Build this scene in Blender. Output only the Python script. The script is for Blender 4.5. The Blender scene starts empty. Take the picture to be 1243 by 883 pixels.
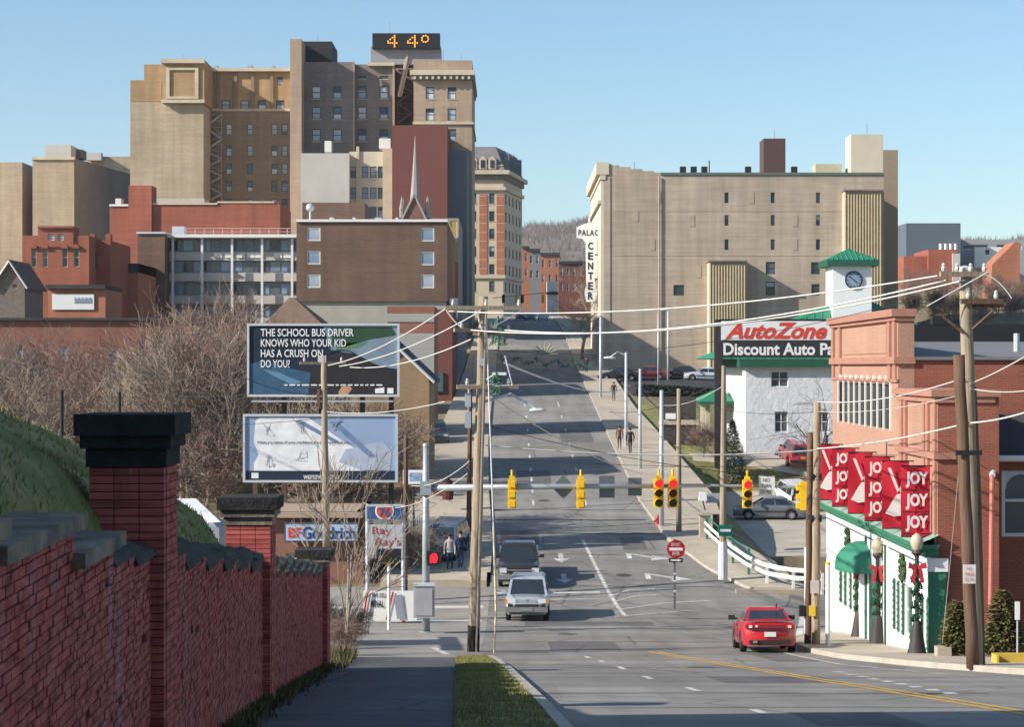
import bpy, math, random
from mathutils import Vector, Matrix
random.seed(7)
sc = bpy.context.scene
R_ = math.radians
# ---------------------------------------------------------------- camera, sky, sun, exposure
F, CX, HY = 2400.0, 621.5, 445.0          # focal length in photo pixels, principal column, horizon row
cam_d = bpy.data.cameras.new("camera"); cam = bpy.data.objects.new("camera", cam_d)
sc.collection.objects.link(cam); sc.camera = cam
cam.location = (0, 0, 0); cam.rotation_euler = (R_(90), 0, 0)
cam_d.sensor_width = 36; cam_d.lens = 36 * F / 1243; cam_d.shift_y = (HY - 441.5) / 1243
cam_d.clip_start = 0.5; cam_d.clip_end = 9000
SUN = Vector((0.80, 0.30, -0.47)).normalized()
w = bpy.data.worlds.new("World"); sc.world = w; w.use_nodes = True
nt = w.node_tree; bg = nt.nodes["Background"]
sky = nt.nodes.new("ShaderNodeTexSky"); sky.sky_type = 'NISHITA'; sky.sun_disc = False
sky.sun_elevation = math.asin(-SUN.z); sky.sun_rotation = math.atan2(-SUN.x, -SUN.y)
sky.altitude = 300; sky.air_density = 1.0; sky.dust_density = 0.7; sky.ozone_density = 1.7
tn_ = nt.nodes.new("ShaderNodeMix"); tn_.data_type = 'RGBA'; tn_.blend_type = 'MULTIPLY'; tn_.inputs[0].default_value = 1; tn_.inputs[7].default_value = (.95, 1.04, 1.06, 1)   # cool white balance of the photograph
nt.links.new(sky.outputs[0], tn_.inputs[6]); nt.links.new(tn_.outputs[2], bg.inputs[0]); bg.inputs[1].default_value = 0.106
ld = bpy.data.lights.new("sun", 'SUN'); lo = bpy.data.objects.new("sun", ld); sc.collection.objects.link(lo)
ld.energy = 5.0; ld.angle = R_(0.55); ld.color = (1.0, 0.925, 0.82)
lo.rotation_euler = SUN.to_track_quat('-Z', 'Y').to_euler(); lo.location = (-60, -30, 60)
sc.view_settings.view_transform = 'Standard'; sc.view_settings.look = 'None'
sc.view_settings.exposure = 0.56; sc.view_settings.gamma = 1.0; sc.view_settings.use_curve_mapping = False
sc.cycles.max_bounces = 6; sc.cycles.diffuse_bounces = 3; sc.cycles.glossy_bounces = 2; sc.cycles.transmission_bounces = 2; sc.cycles.volume_bounces = 0
C = sc.collection

# ---------------------------------------------------------------- helpers
def PX(x, D): return (x - CX) / F * D
def PZ(y, D): return (HY - y) / F * D
def P(x, y, D): return Vector((PX(x, D), D, PZ(y, D)))
def lerp(a, b, t): return a + (b - a) * t
def tab(t, x):
    if x <= t[0][0]: return t[0][1]
    for (a, va), (b, vb) in zip(t, t[1:]):
        if x <= b: return va + (vb - va) * (x - a) / (b - a)
    return t[-1][1]
def sst(a, b, x):
    t = min(1, max(0, (x - a) / (b - a))); return t * t * (3 - 2 * t)

class MB:
    def __init__(s): s.v = []; s.f = []
    def quad(s, *p):
        n = len(s.v); s.v += [tuple(q) for q in p]; s.f.append(tuple(range(n, n + len(p))))
        return s
    def box(s, x0, x1, y0, y1, z0, z1):
        n = len(s.v)
        s.v += [(x0,y0,z0),(x1,y0,z0),(x1,y1,z0),(x0,y1,z0),(x0,y0,z1),(x1,y0,z1),(x1,y1,z1),(x0,y1,z1)]
        s.f += [tuple(n + i for i in q) for q in ((0,3,2,1),(4,5,6,7),(0,1,5,4),(1,2,6,5),(2,3,7,6),(3,0,4,7))]
        return s
    def cbox(s, c, sx, sy, sz, rz=0, rx=0, ry=0, taper=1.0):
        n = len(s.v); m = Matrix.Rotation(rz, 3, 'Z') @ Matrix.Rotation(ry, 3, 'Y') @ Matrix.Rotation(rx, 3, 'X')
        for z in (-.5, .5):
            k = taper if z > 0 else 1
            for x, y in ((-.5,-.5),(.5,-.5),(.5,.5),(-.5,.5)):
                s.v.append(tuple(Vector(c) + m @ Vector((x*sx*k, y*sy*k, z*sz))))
        s.f += [tuple(n + i for i in q) for q in ((0,3,2,1),(4,5,6,7),(0,1,5,4),(1,2,6,5),(2,3,7,6),(3,0,4,7))]
        return s
    def tube(s, pts, rad, n=8, cap=True):
        pts = [Vector(p) for p in pts]
        if not isinstance(rad, (list, tuple)): rad = [rad] * len(pts)
        base = len(s.v); k = len(pts); px = None
        for i, p in enumerate(pts):
            t = (pts[min(i + 1, k - 1)] - pts[max(i - 1, 0)])
            if t.length < 1e-9: t = Vector((0, 0, 1))
            t.normalize()
            if px is None:
                a = Vector((0, 0, 1)) if abs(t.z) < .9 else Vector((1, 0, 0)); px = t.cross(a).normalized()
            else:
                px = (px - t * px.dot(t))
                px = px.normalized() if px.length > 1e-6 else t.orthogonal().normalized()
            py = t.cross(px)
            for j in range(n):
                an = 2 * math.pi * j / n
                s.v.append(tuple(p + (px * math.cos(an) + py * math.sin(an)) * rad[i]))
        for i in range(k - 1):
            for j in range(n):
                a = base + i * n + j; b = base + i * n + (j + 1) % n
                s.f.append((a, b, b + n, a + n))
        if cap and n > 2:
            s.f.append(tuple(base + j for j in range(n))[::-1]); s.f.append(tuple(base + (k - 1) * n + j for j in range(n)))
        return s
    def lathe(s, prof, c=(0, 0, 0), n=12):
        base = len(s.v)
        for r, z in prof:
            for j in range(n):
                a = 2 * math.pi * j / n; s.v.append((c[0] + r * math.cos(a), c[1] + r * math.sin(a), c[2] + z))
        for i in range(len(prof) - 1):
            for j in range(n):
                a = base + i * n + j; b = base + i * n + (j + 1) % n; s.f.append((a, b, b + n, a + n))
        return s
    def ball(s, c, r, n=10, m=6, sz=1.0):
        return s.lathe([(r * max(1e-3, math.sin(math.pi * i / m)), -r * sz * math.cos(math.pi * i / m)) for i in range(m + 1)], c, n)
    def prism(s, poly, axis, t0, t1):
        """poly in two coordinates; axis: 'y' -> (x,z), 'x' -> (y,z), 'z' -> (x,y)"""
        def mk3(a, b, t): return {'y': (a, t, b), 'x': (t, a, b), 'z': (a, b, t)}[axis]
        n = len(s.v); k = len(poly)
        s.v += [mk3(a, b, t0) for a, b in poly] + [mk3(a, b, t1) for a, b in poly]
        s.f.append(tuple(range(n, n + k))); s.f.append(tuple(range(n + 2 * k - 1, n + k - 1, -1)))
        for i in range(k):
            j = (i + 1) % k; s.f.append((n + i, n + k + i, n + k + j, n + j))
        return s
    def loft(s, rings, closed=True, cap=True):
        n = len(s.v); k = len(rings[0])
        for r in rings: s.v += [tuple(p) for p in r]
        for i in range(len(rings) - 1):
            for j in range(k if closed else k - 1):
                a = n + i * k + j; b = n + i * k + (j + 1) % k; s.f.append((a, b, b + k, a + k))
        if cap:
            s.f.append(tuple(n + j for j in range(k))[::-1]); s.f.append(tuple(n + (len(rings) - 1) * k + j for j in range(k)))
        return s
    def add(s, o, m=None):
        n = len(s.v); s.v += [tuple(m @ Vector(p)) if m else p for p in o.v]; s.f += [tuple(n + i for i in q) for q in o.f]
        return s

WL = {}
def tag(o, label=None, cat=None, group=None, kind=None):
    if label: o["label"] = label
    if cat: o["category"] = cat
    if group: o["group"] = group
    if kind: o["kind"] = kind
    return o
def thing(name, label, cat, loc=(0, 0, 0), rz=0, group=None):
    o = bpy.data.objects.new(name, None); C.objects.link(o); o.empty_display_size = .3
    o.location = loc; o.rotation_euler = (0, 0, rz); WL[o] = Vector(loc)
    return tag(o, label, cat, group)
def mesh_of(name, mb, mat, smooth=False):
    me = bpy.data.meshes.new(name); me.from_pydata(mb.v, [], mb.f)
    if mat: me.materials.append(mat)
    if smooth: me.polygons.foreach_set("use_smooth", [True] * len(me.polygons))
    me.update(); return me
def mk(name, mb, mat, parent=None, smooth=False, local=False, label=None, cat=None, group=None, kind=None):
    """one mesh object; vertices are world coordinates unless local"""
    if parent is None:
        if not local:
            xs = [p[0] for p in mb.v]; ys = [p[1] for p in mb.v]; zs = [p[2] for p in mb.v]
            o0 = Vector(((min(xs) + max(xs)) / 2, (min(ys) + max(ys)) / 2, min(zs)))
        else: o0 = Vector((0, 0, 0))
    else: o0 = WL[parent] if not local else Vector((0, 0, 0))
    if o0.length > 0: mb.v = [(p[0] - o0.x, p[1] - o0.y, p[2] - o0.z) for p in mb.v]
    o = bpy.data.objects.new(name, mesh_of(name, mb, mat, smooth)); C.objects.link(o)
    if parent is None: o.location = o0; WL[o] = o0
    else: o.parent = parent; WL[o] = WL.get(parent, Vector((0, 0, 0)))
    return tag(o, label, cat, group, kind)
def inst(name, me, parent, loc, rz=0, scale=None):
    """an object that shares mesh data; loc is world, parent unrotated"""
    o = bpy.data.objects.new(name, me); C.objects.link(o)
    o.rotation_euler = (0, 0, rz)
    if parent is not None: o.parent = parent; o.location = Vector(loc) - WL[parent]
    else: o.location = loc
    if scale: o.scale = scale
    WL[o] = Vector(loc); return o
def copy_tree(o, parent=None):
    c = o.copy(); C.objects.link(c)
    if parent is not None: c.parent = parent
    for ch in o.children: copy_tree(ch, c)
    WL[c] = WL.get(o, Vector((0, 0, 0))).copy()
    return c

# ---------------------------------------------------------------- materials
MATS = {}
def _new(name):
    m = bpy.data.materials.new(name); m.use_nodes = True; MATS[name] = m
    return m, m.node_tree, m.node_tree.nodes["Principled BSDF"]
def _mul(nt, sock, var_node_out, lo_, hi_):
    mr = nt.nodes.new("ShaderNodeMapRange"); mr.inputs[1].default_value = .25; mr.inputs[2].default_value = .75
    mr.inputs[3].default_value = lo_; mr.inputs[4].default_value = hi_
    nt.links.new(var_node_out, mr.inputs[0])
    mx = nt.nodes.new("ShaderNodeMix"); mx.data_type = 'RGBA'; mx.blend_type = 'MULTIPLY'; mx.inputs[0].default_value = 1
    nt.links.new(sock, mx.inputs[6])
    cb = nt.nodes.new("ShaderNodeCombineColor")
    for i in range(3): nt.links.new(mr.outputs[0], cb.inputs[i])
    nt.links.new(cb.outputs[0], mx.inputs[7])
    return mx.outputs[2]
def _noise(nt, vec, scale, detail=4, rough=.6):
    n = nt.nodes.new("ShaderNodeTexNoise"); n.inputs["Scale"].default_value = scale
    n.inputs["Detail"].default_value = detail; n.inputs["Roughness"].default_value = rough
    nt.links.new(vec, n.inputs["Vector"]); return n.outputs["Fac"]
def mat(name, col, rough=.8, var=.12, scale=2.0, bump=0, bscale=20, metal=0, spec=.3, var2=0, scale2=.3, stretch=None, col2=None, emit=None, bdist=.03):
    if name in MATS: return MATS[name]
    m, nt, b = _new(name)
    tc = nt.nodes.new("ShaderNodeTexCoord"); vec = tc.outputs["Object"]
    if stretch:
        mp = nt.nodes.new("ShaderNodeMapping"); mp.inputs["Scale"].default_value = stretch
        nt.links.new(vec, mp.inputs[0]); vec = mp.outputs[0]
    rgb = nt.nodes.new("ShaderNodeRGB"); rgb.outputs[0].default_value = (*col, 1); s = rgb.outputs[0]
    if col2:
        mx = nt.nodes.new("ShaderNodeMix"); mx.data_type = 'RGBA'
        r2 = nt.nodes.new("ShaderNodeValToRGB"); r2.color_ramp.elements[0].position = .4; r2.color_ramp.elements[1].position = .62
        nt.links.new(_noise(nt, vec, scale2), r2.inputs[0]); nt.links.new(r2.outputs[0], mx.inputs[0])
        nt.links.new(s, mx.inputs[6]); mx.inputs[7].default_value = (*col2, 1); s = mx.outputs[2]
    if var: s = _mul(nt, s, _noise(nt, vec, scale), 1 - var, 1 + var)
    if var2: s = _mul(nt, s, _noise(nt, vec, scale2, 3), 1 - var2, 1 + var2)
    nt.links.new(s, b.inputs["Base Color"])
    b.inputs["Roughness"].default_value = rough; b.inputs["Metallic"].default_value = metal
    b.inputs["Specular IOR Level"].default_value = spec
    if bump:
        bp = nt.nodes.new("ShaderNodeBump"); bp.inputs["Strength"].default_value = bump; bp.inputs["Distance"].default_value = bdist
        nt.links.new(_noise(nt, vec, bscale, 5), bp.inputs["Height"]); nt.links.new(bp.outputs[0], b.inputs["Normal"])
    if emit:
        b.inputs["Emission Color"].default_value = (*col, 1); b.inputs["Emission Strength"].default_value = emit
    return m
def brick(name, c1, c2, mortar, bw=.22, bh=.075, ms=.012, var2=.18, scale2=.25, streak=.15, bump=.3):
    """running-bond brick in wall coordinates (along the wall, up)"""
    if name in MATS: return MATS[name]
    m, nt, b = _new(name)
    tc = nt.nodes.new("ShaderNodeTexCoord"); sp = nt.nodes.new("ShaderNodeSeparateXYZ"); nt.links.new(tc.outputs["Object"], sp.inputs[0])
    ge = nt.nodes.new("ShaderNodeTexCoord"); sn = nt.nodes.new("ShaderNodeSeparateXYZ"); nt.links.new(ge.outputs["Normal"], sn.inputs[0])
    ab = nt.nodes.new("ShaderNodeMath"); ab.operation = 'ABSOLUTE'; nt.links.new(sn.outputs[0], ab.inputs[0])
    gt = nt.nodes.new("ShaderNodeMath"); gt.operation = 'GREATER_THAN'; nt.links.new(ab.outputs[0], gt.inputs[0]); gt.inputs[1].default_value = .6
    mxf = nt.nodes.new("ShaderNodeMix"); mxf.data_type = 'FLOAT'; nt.links.new(gt.outputs[0], mxf.inputs[0])
    nt.links.new(sp.outputs[0], mxf.inputs[2]); nt.links.new(sp.outputs[1], mxf.inputs[3])
    cb = nt.nodes.new("ShaderNodeCombineXYZ"); nt.links.new(mxf.outputs[0], cb.inputs[0]); nt.links.new(sp.outputs[2], cb.inputs[1])
    bt = nt.nodes.new("ShaderNodeTexBrick"); nt.links.new(cb.outputs[0], bt.inputs["Vector"])
    bt.inputs["Color1"].default_value = (*c1, 1); bt.inputs["Color2"].default_value = (*c2, 1); bt.inputs["Mortar"].default_value = (*mortar, 1)
    bt.inputs["Scale"].default_value = 1; bt.inputs["Mortar Size"].default_value = ms
    bt.inputs["Brick Width"].default_value = bw; bt.inputs["Row Height"].default_value = bh
    s = bt.outputs["Color"]
    s = _mul(nt, s, _noise(nt, tc.outputs["Object"], scale2, 5), 1 - var2, 1 + var2)
    mp = nt.nodes.new("ShaderNodeMapping"); mp.inputs["Scale"].default_value = (.9, .9, .07); nt.links.new(tc.outputs["Object"], mp.inputs[0])
    s = _mul(nt, s, _noise(nt, mp.outputs[0], 1.0, 4), 1 - streak, 1 + streak * .6)
    mp2 = nt.nodes.new("ShaderNodeMapping"); mp2.inputs["Scale"].default_value = (.15, .15, 2.2); nt.links.new(tc.outputs["Object"], mp2.inputs[0])
    s = _mul(nt, s, _noise(nt, mp2.outputs[0], 1.0, 3), 1 - streak * .6, 1 + streak * .5)
    nt.links.new(s, b.inputs["Base Color"]); b.inputs["Roughness"].default_value = .88; b.inputs["Specular IOR Level"].default_value = .2
    if bump:
        bp = nt.nodes.new("ShaderNodeBump"); bp.inputs["Strength"].default_value = bump; bp.inputs["Distance"].default_value = .012; bp.invert = True
        nt.links.new(bt.outputs["Fac"], bp.inputs["Height"]); nt.links.new(bp.outputs[0], b.inputs["Normal"])
    return m
def glass(name, col, rough=.08, var=.35):
    m = mat(name, col, rough, var, .6, spec=.5); return m
def asphalt(name, col, var=.12):
    m, nt, b = _new(name)
    tc = nt.nodes.new("ShaderNodeTexCoord"); o = tc.outputs["Object"]
    rgb = nt.nodes.new("ShaderNodeRGB"); rgb.outputs[0].default_value = (*col, 1); s = rgb.outputs[0]
    s = _mul(nt, s, _noise(nt, o, .12, 5, .65), .72, 1.2)
    mp = nt.nodes.new("ShaderNodeMapping"); mp.inputs["Scale"].default_value = (.16, 1.2, 1); nt.links.new(o, mp.inputs[0])
    s = _mul(nt, s, _noise(nt, mp.outputs[0], .6, 5, .7), .72, 1.18)          # seams and tar across the road
    mp3 = nt.nodes.new("ShaderNodeMapping"); mp3.inputs["Scale"].default_value = (1.1, .03, 1); nt.links.new(o, mp3.inputs[0])
    s = _mul(nt, s, _noise(nt, mp3.outputs[0], 1, 3, .5), .80, 1.12)           # wheel tracks along it
    s = _mul(nt, s, _noise(nt, o, 25, 3, .7), 1 - var, 1 + var)
    v = nt.nodes.new("ShaderNodeTexVoronoi"); v.feature = 'DISTANCE_TO_EDGE'; v.inputs["Scale"].default_value = .22
    wob = nt.nodes.new("ShaderNodeTexNoise"); wob.inputs["Scale"].default_value = 1.3; wob.inputs["Detail"].default_value = 4; nt.links.new(o, wob.inputs["Vector"])
    ad = nt.nodes.new("ShaderNodeMix"); ad.data_type = 'VECTOR'; ad.inputs[0].default_value = .12
    nt.links.new(o, ad.inputs[4]); nt.links.new(wob.outputs["Color"], ad.inputs[5]); nt.links.new(ad.outputs[1], v.inputs["Vector"])
    lt = nt.nodes.new("ShaderNodeMapRange"); lt.inputs[1].default_value = .0; lt.inputs[2].default_value = .012; lt.inputs[3].default_value = .5; lt.inputs[4].default_value = 1
    nt.links.new(v.outputs["Distance"], lt.inputs[0])
    cb = nt.nodes.new("ShaderNodeCombineColor")
    for i in range(3): nt.links.new(lt.outputs[0], cb.inputs[i])
    mx = nt.nodes.new("ShaderNodeMix"); mx.data_type = 'RGBA'; mx.blend_type = 'MULTIPLY'; mx.inputs[0].default_value = 1
    nt.links.new(s, mx.inputs[6]); nt.links.new(cb.outputs[0], mx.inputs[7]); s = mx.outputs[2]
    nt.links.new(s, b.inputs["Base Color"]); b.inputs["Roughness"].default_value = .85; b.inputs["Specular IOR Level"].default_value = .25
    bp = nt.nodes.new("ShaderNodeBump"); bp.inputs["Strength"].default_value = .25; bp.inputs["Distance"].default_value = .02
    nt.links.new(_noise(nt, o, 40, 4), bp.inputs["Height"]); nt.links.new(bp.outputs[0], b.inputs["Normal"])
    return m
def paint(name, col, rough=.35, coat=.0, metal=0):
    m = mat(name, col, rough, .04, 3, metal=metal, spec=.5)
    if coat:
        m.node_tree.nodes["Principled BSDF"].inputs["Coat Weight"].default_value = coat
        m.node_tree.nodes["Principled BSDF"].inputs["Coat Roughness"].default_value = .06
    return m

G = dict(
    dark=glass('glass_dark', (.03, .04, .055)), blue=glass('glass_sky', (.20, .27, .36), .12), pale=glass('glass_blind', (.36, .40, .46), .2),
    white=glass('glass_curtain', (.58, .60, .62), .3), shade=glass('glass_shade', (.09, .11, .14), .1))
white = paint('white_paint', (.72, .72, .70), .6); steel = mat('galvanised_steel', (.42, .45, .47), .5, .1, 4, metal=.35)
alu = mat('pale_aluminium', (.55, .57, .60), .45, .08, 3, metal=.3); black = mat('black_metal', (.02, .02, .022), .5, .1)
redp = paint('red_paint', (.45, .03, .04), .45); green = paint('green_paint', (.03, .17, .10), .5)
yellow = paint('signal_yellow', (.75, .46, .01), .45); conc = mat('concrete', (.42, .36, .28), .9, .12, 1.5, .2, 12, var2=.15, scale2=.2)
wood = mat('weathered_wood', (.31, .245, .175), .9, .3, 3, .6, 6, stretch=(6, 6, .35), var2=.2, scale2=1.2)
woodd = mat('tarred_wood', (.135, .08, .055), .9, .35, 3, .6, 6, stretch=(6, 6, .35))
roofd = mat('roof_tar', (.05, .05, .055), .9, .2, .8); roofg = mat('roof_gravel', (.28, .26, .24), .95, .15, .8)
# ---------------------------------------------------------------- ground
ZT = [(-60, 5.3), (0, -1.6), (9.5, -2.72), (16, -3.5), (23.5, -4.3), (27, -4.72), (35, -5.72), (44, -6.85), (50, -7.55), (60, -8.7), (71, -9.65),
      (80, -10.25), (85, -10.2), (92, -9.75), (102, -8.95), (120, -7.75), (150, -5.75), (185, -3.45), (230, -.3), (290, 4.9), (330, 7.4), (380, 9.4), (450, 11.8), (700, 17), (3000, 17)]
_zs = {d: sum(tab(ZT, d + k) for k in range(-4, 5)) / 9 for d in range(-60, 800)}
def zr(D):
    if D >= 798: return 17.0
    a = math.floor(D); t = D - a
    return _zs[a] if t == 0 else _zs[a] * (1 - t) + _zs[a + 1] * t
def row2D(y, lo=8, hi=100):                   # depth at which the road shows at photo row y
    best = min((abs(HY - F * zr(lo + i * .25) / (lo + i * .25) - y), lo + i * .25) for i in range(int((hi - lo) * 4)))
    return best[1]
LT = [(4, 1.35), (23.5, .62), (44, 0), (50, -.3), (54, -.6), (60, -1), (102, -1), (120, -1.4), (150, -1.8), (185, -1.9), (800, -1.9)]
RT = [(4, 21), (23, 15.2), (35, 12.6), (43, 11.1), (48.5, 9.9), (54, 9.1), (60, 8.9), (66, 9.2), (70, 10.5), (72, 12), (87, 12), (88, 10.6), (93.5, 9.25), (102, 8), (117, 7.5), (150, 7.5), (185, 7.6), (800, 7.6)]
LX = lambda D: tab(LT, D)
RX = lambda D: tab(RT, D)
WX = lambda D: -2.13 - .0475 * D              # street face of the retaining wall
WTOP = lambda D: .38 - .115 * D               # its top
ZL = [(-60, 5), (0, -1), (40, -8.0), (60, -9), (80, -10.4), (100, -10.2), (130, -8.6), (170, -4.5), (220, 2.5), (300, 8), (400, 11), (800, 17)]
ZRI = [(-60, 5), (0, -2), (50, -7.9), (72, -10), (88, -10.6), (110, -10.5), (130, -9.9), (144, -7.9), (180, -5.4), (225, -.9), (300, 4.5), (400, 8), (800, 17)]
def zground(X, D):
    z = zr(D) - .22
    zl = tab(ZL, D); zq = tab(ZRI, D)
    if X < 0:
        z = lerp(z, zl, sst(8, 18, -X)) if D > 46 else z
        if D < 46 and X < WX(D) - .2:
            z = zr(D) - 1.2 * sst(0, .6, WX(D) - X)
    else:
        if D > 86: z = lerp(z, zq, sst(10.5, 15, X) if D < 140 else sst(12, 30, X))
        if 86.5 < D < 104 and X > 12.5: z = lerp(z, -13.2, sst(12.5, 14.5, X) * sst(86.5, 88, D) * (1 - sst(102.8, 103.6, D)))
    if X > 40 and D > 225: z = lerp(z, tab([(225, -.5), (240, 3.0), (260, 6.2), (300, 10.0), (330, 13.0), (400, 16.5), (800, 20)], D), sst(46, 56, X) * (1 - sst(700, 790, D)))
    return z
xs = sorted(set([-900, -600, -400, -300, -220, -170, -130, -100, -85] + [-70 + i * 2.5 for i in range(23)] + [-12.5 + i * .5 for i in range(80)] + [28, 30, 33, 36, 40, 45, 50, 60, 75, 100, 130, 170, 220, 300, 400, 600, 900]))
ys = sorted(set([-60, -45, -30, -20, -12, -6] + list(range(-2, 132)) + [103.3] + list(range(132, 400, 4)) + [400, 430, 470, 520, 600, 700, 900, 1200, 1750]))
mb = MB(); nx = len(xs)
for D in ys:
    for X in xs:
        z = zground(X, D)
        if not (abs(X) < 14) : z += .25 * math.sin(X * .21 + D * .13) * sst(14, 40, abs(X))
        mb.v.append((X, D, z))
for j in range(len(ys) - 1):
    for i in range(nx - 1):
        a = j * nx + i; mb.f.append((a, a + 1, a + 1 + nx, a + nx))
soil = mat('leaf_litter_soil', (.20, .145, .085), .95, .3, .7, .5, 4, col2=(.20, .18, .10), scale2=.12, var2=.2)
lawn = mat('winter_lawn', (.165, .18, .055), .95, .35, 2.5, .6, 12, col2=(.24, .20, .08), scale2=.8, var2=.2)
ground = mk('ground', mb, soil, smooth=True, local=True, kind='structure')
ground.data.materials.append(lawn)
stonebank = mat('creek_bank_stone', (.26, .20, .14), .95, .35, 1.2, .8, 3); ground.data.materials.append(stonebank)
for p in ground.data.polygons:
    c = p.center
    if c.y < 40 and c.x < 2.5: p.material_index = 1
    elif 115 < c.y < 190 and 11 < c.x < 19: p.material_index = 1
    elif 86 < c.y < 105 and c.x > 12: p.material_index = 2

asph = asphalt('worn_asphalt', (.250, .236, .214)); asphd = asphalt('sidewalk_asphalt', (.11, .11, .115)); lot = mat('lot_concrete', (.42, .37, .30), .9, .12, .6, .2, 10, var2=.15, scale2=.15)
def slab(name, Ds, xa, xb, dz, m, th=.7):
    Ds = list(Ds); mb = strip(MB(), Ds, xa, xb, dz, 2); n = len(mb.v)
    for k in (0, 2):
        b0 = len(mb.v)
        for j, D in enumerate(Ds): x, y, z = mb.v[j * 3 + k]; mb.v.append((x, y, z - th))
        for j in range(len(Ds) - 1): mb.f.append((j * 3 + k, j * 3 + 3 + k, b0 + j + 1, b0 + j))
    for j in (0, len(Ds) - 1):
        p, q = mb.v[j * 3], mb.v[j * 3 + 2]; mb.quad(p, q, (q[0], q[1], q[2] - th), (p[0], p[1], p[2] - th))
    return mk(name, mb, m, local=True, kind='structure')
def strip(mb, Ds, xa, xb, dz=0, n=1):
    prev = None
    for D in Ds:
        a = xa(D); b = xb(D); row = []
        for i in range(n + 1):
            mb.v.append((lerp(a, b, i / n), D, zr(D) + dz)); row.append(len(mb.v) - 1)
        if prev:
            for i in range(n): mb.f.append((prev[i], prev[i + 1], row[i + 1], row[i]))
        prev = row
    return mb
rD = list(range(-30, 400)) + list(range(400, 700, 10))
road = mk('road', strip(MB(), rD, LX, RX, 0, 2), asph, local=True, kind='structure')
mk('road_branch', strip(MB(), range(71, 88), lambda D: RX(D), lambda D: 80, 0, 3), asph, local=True, kind='structure')
mk('forecourt', strip(MB(), range(54, 90), lambda D: -30, LX, 0, 3), mat('forecourt_paving', (.27, .25, .225), .9, .15, .5, .2, 10, var2=.18, scale2=.2), local=True, kind='structure')
# near sidewalk under the wall, grass strip
SXL = lambda D: WX(D) - .1
SXR = lambda D: -.03 - .028 * D
mk('sidewalk', strip(MB(), range(-12, 54), SXL, SXR, .09, 2), asphd, local=True, kind='structure')
gs = MB(); strip(gs, range(-12, 53), lambda D: SXR(D) + .005, lambda D: LX(D) - .16, .13, 4)
for i, p in enumerate(gs.v):
    k = i % 5
    if k in (1, 2, 3): gs.v[i] = (p[0], p[1], p[2] + (.015, .03, .02)[k - 1])
mk('grass_verge', gs, lawn, smooth=True, local=True, kind='structure')
curbm = mat('curb_concrete', (.40, .36, .30), .9, .2, 2, .2, 14)
def curb(name, Ds, ex, side, h=.14):
    m = MB(); prev = None
    for D in Ds:
        x = ex(D); z = zr(D); q = [(x, D, z - .1), (x, D, z + h), (x + side * .16, D, z + h + .004), (x + side * .16, D, z - .1)]
        n = len(m.v); m.v += q
        if prev is not None:
            for i in range(3): m.f.append((prev + i, prev + i + 1, n + i + 1, n + i))
        prev = n
    return mk(name, m, curbm, local=True, kind='structure')
curb('kerb_by_grass', range(-12, 54), LX, -1); curb('kerb_far_left', range(92, 400), LX, -1)
curb('kerb_by_shop', range(-12, 71), RX, 1); curb('kerb_far_right', range(88, 400), RX, 1)
slab('sidewalk_far_left', range(90, 400), lambda D: LX(D) - tab([(90, 5), (130, 4.2), (200, 3.6), (300, 3.4)], D), lambda D: LX(D) - .16, .135, conc)
slab('sidewalk_far_right', range(88, 400), lambda D: RX(D) + .16, lambda D: RX(D) + tab([(88, 2.6), (95, 3.6), (102, 3.2), (118, 4.6), (150, 4.2), (180, 3.6), (400, 3.2)], D), .135, conc)
slab('sidewalk_by_shop', range(-10, 71), lambda D: RX(D) + .16, lambda D: max(RX(D) + 1.2, 14 if D > 46 else RX(D) + 4), .135, conc)
# lower lot beyond the creek
m = MB()
for D in range(105, 144): m.v += [(12.8, D, zground(14.8, D) + .26), (60, D, zground(60, D) + .6)]
for i in range(38): m.f.append((2 * i, 2 * i + 1, 2 * i + 3, 2 * i + 2))
mk('lower_lot', m, lot, local=True, kind='structure')
m = MB().box(12.6, 60, 103.4, 104, -13.4, -10.0); mk('creek_wall', m, stonebank, local=True, label='stone retaining wall along the far bank of the creek', cat='wall')
mk('creek_water', MB().quad((12, 84, -12.9), (80, 84, -12.9), (80, 105, -12.9), (12, 105, -12.9)), mat('creek_water', (.03, .035, .03), .1, .2, .5), local=True, kind='structure')
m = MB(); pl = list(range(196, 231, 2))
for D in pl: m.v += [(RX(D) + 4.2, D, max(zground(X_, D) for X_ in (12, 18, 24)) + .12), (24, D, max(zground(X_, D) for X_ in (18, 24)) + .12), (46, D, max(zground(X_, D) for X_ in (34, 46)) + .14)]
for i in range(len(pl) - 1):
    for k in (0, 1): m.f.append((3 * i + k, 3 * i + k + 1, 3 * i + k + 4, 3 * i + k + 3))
mk('shade_toned_lot', m, asphalt('shade_dark_asphalt', (.055, .055, .06)), local=True, kind='structure')  # lot sheet coloured dark in place of the building shadow over it
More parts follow.
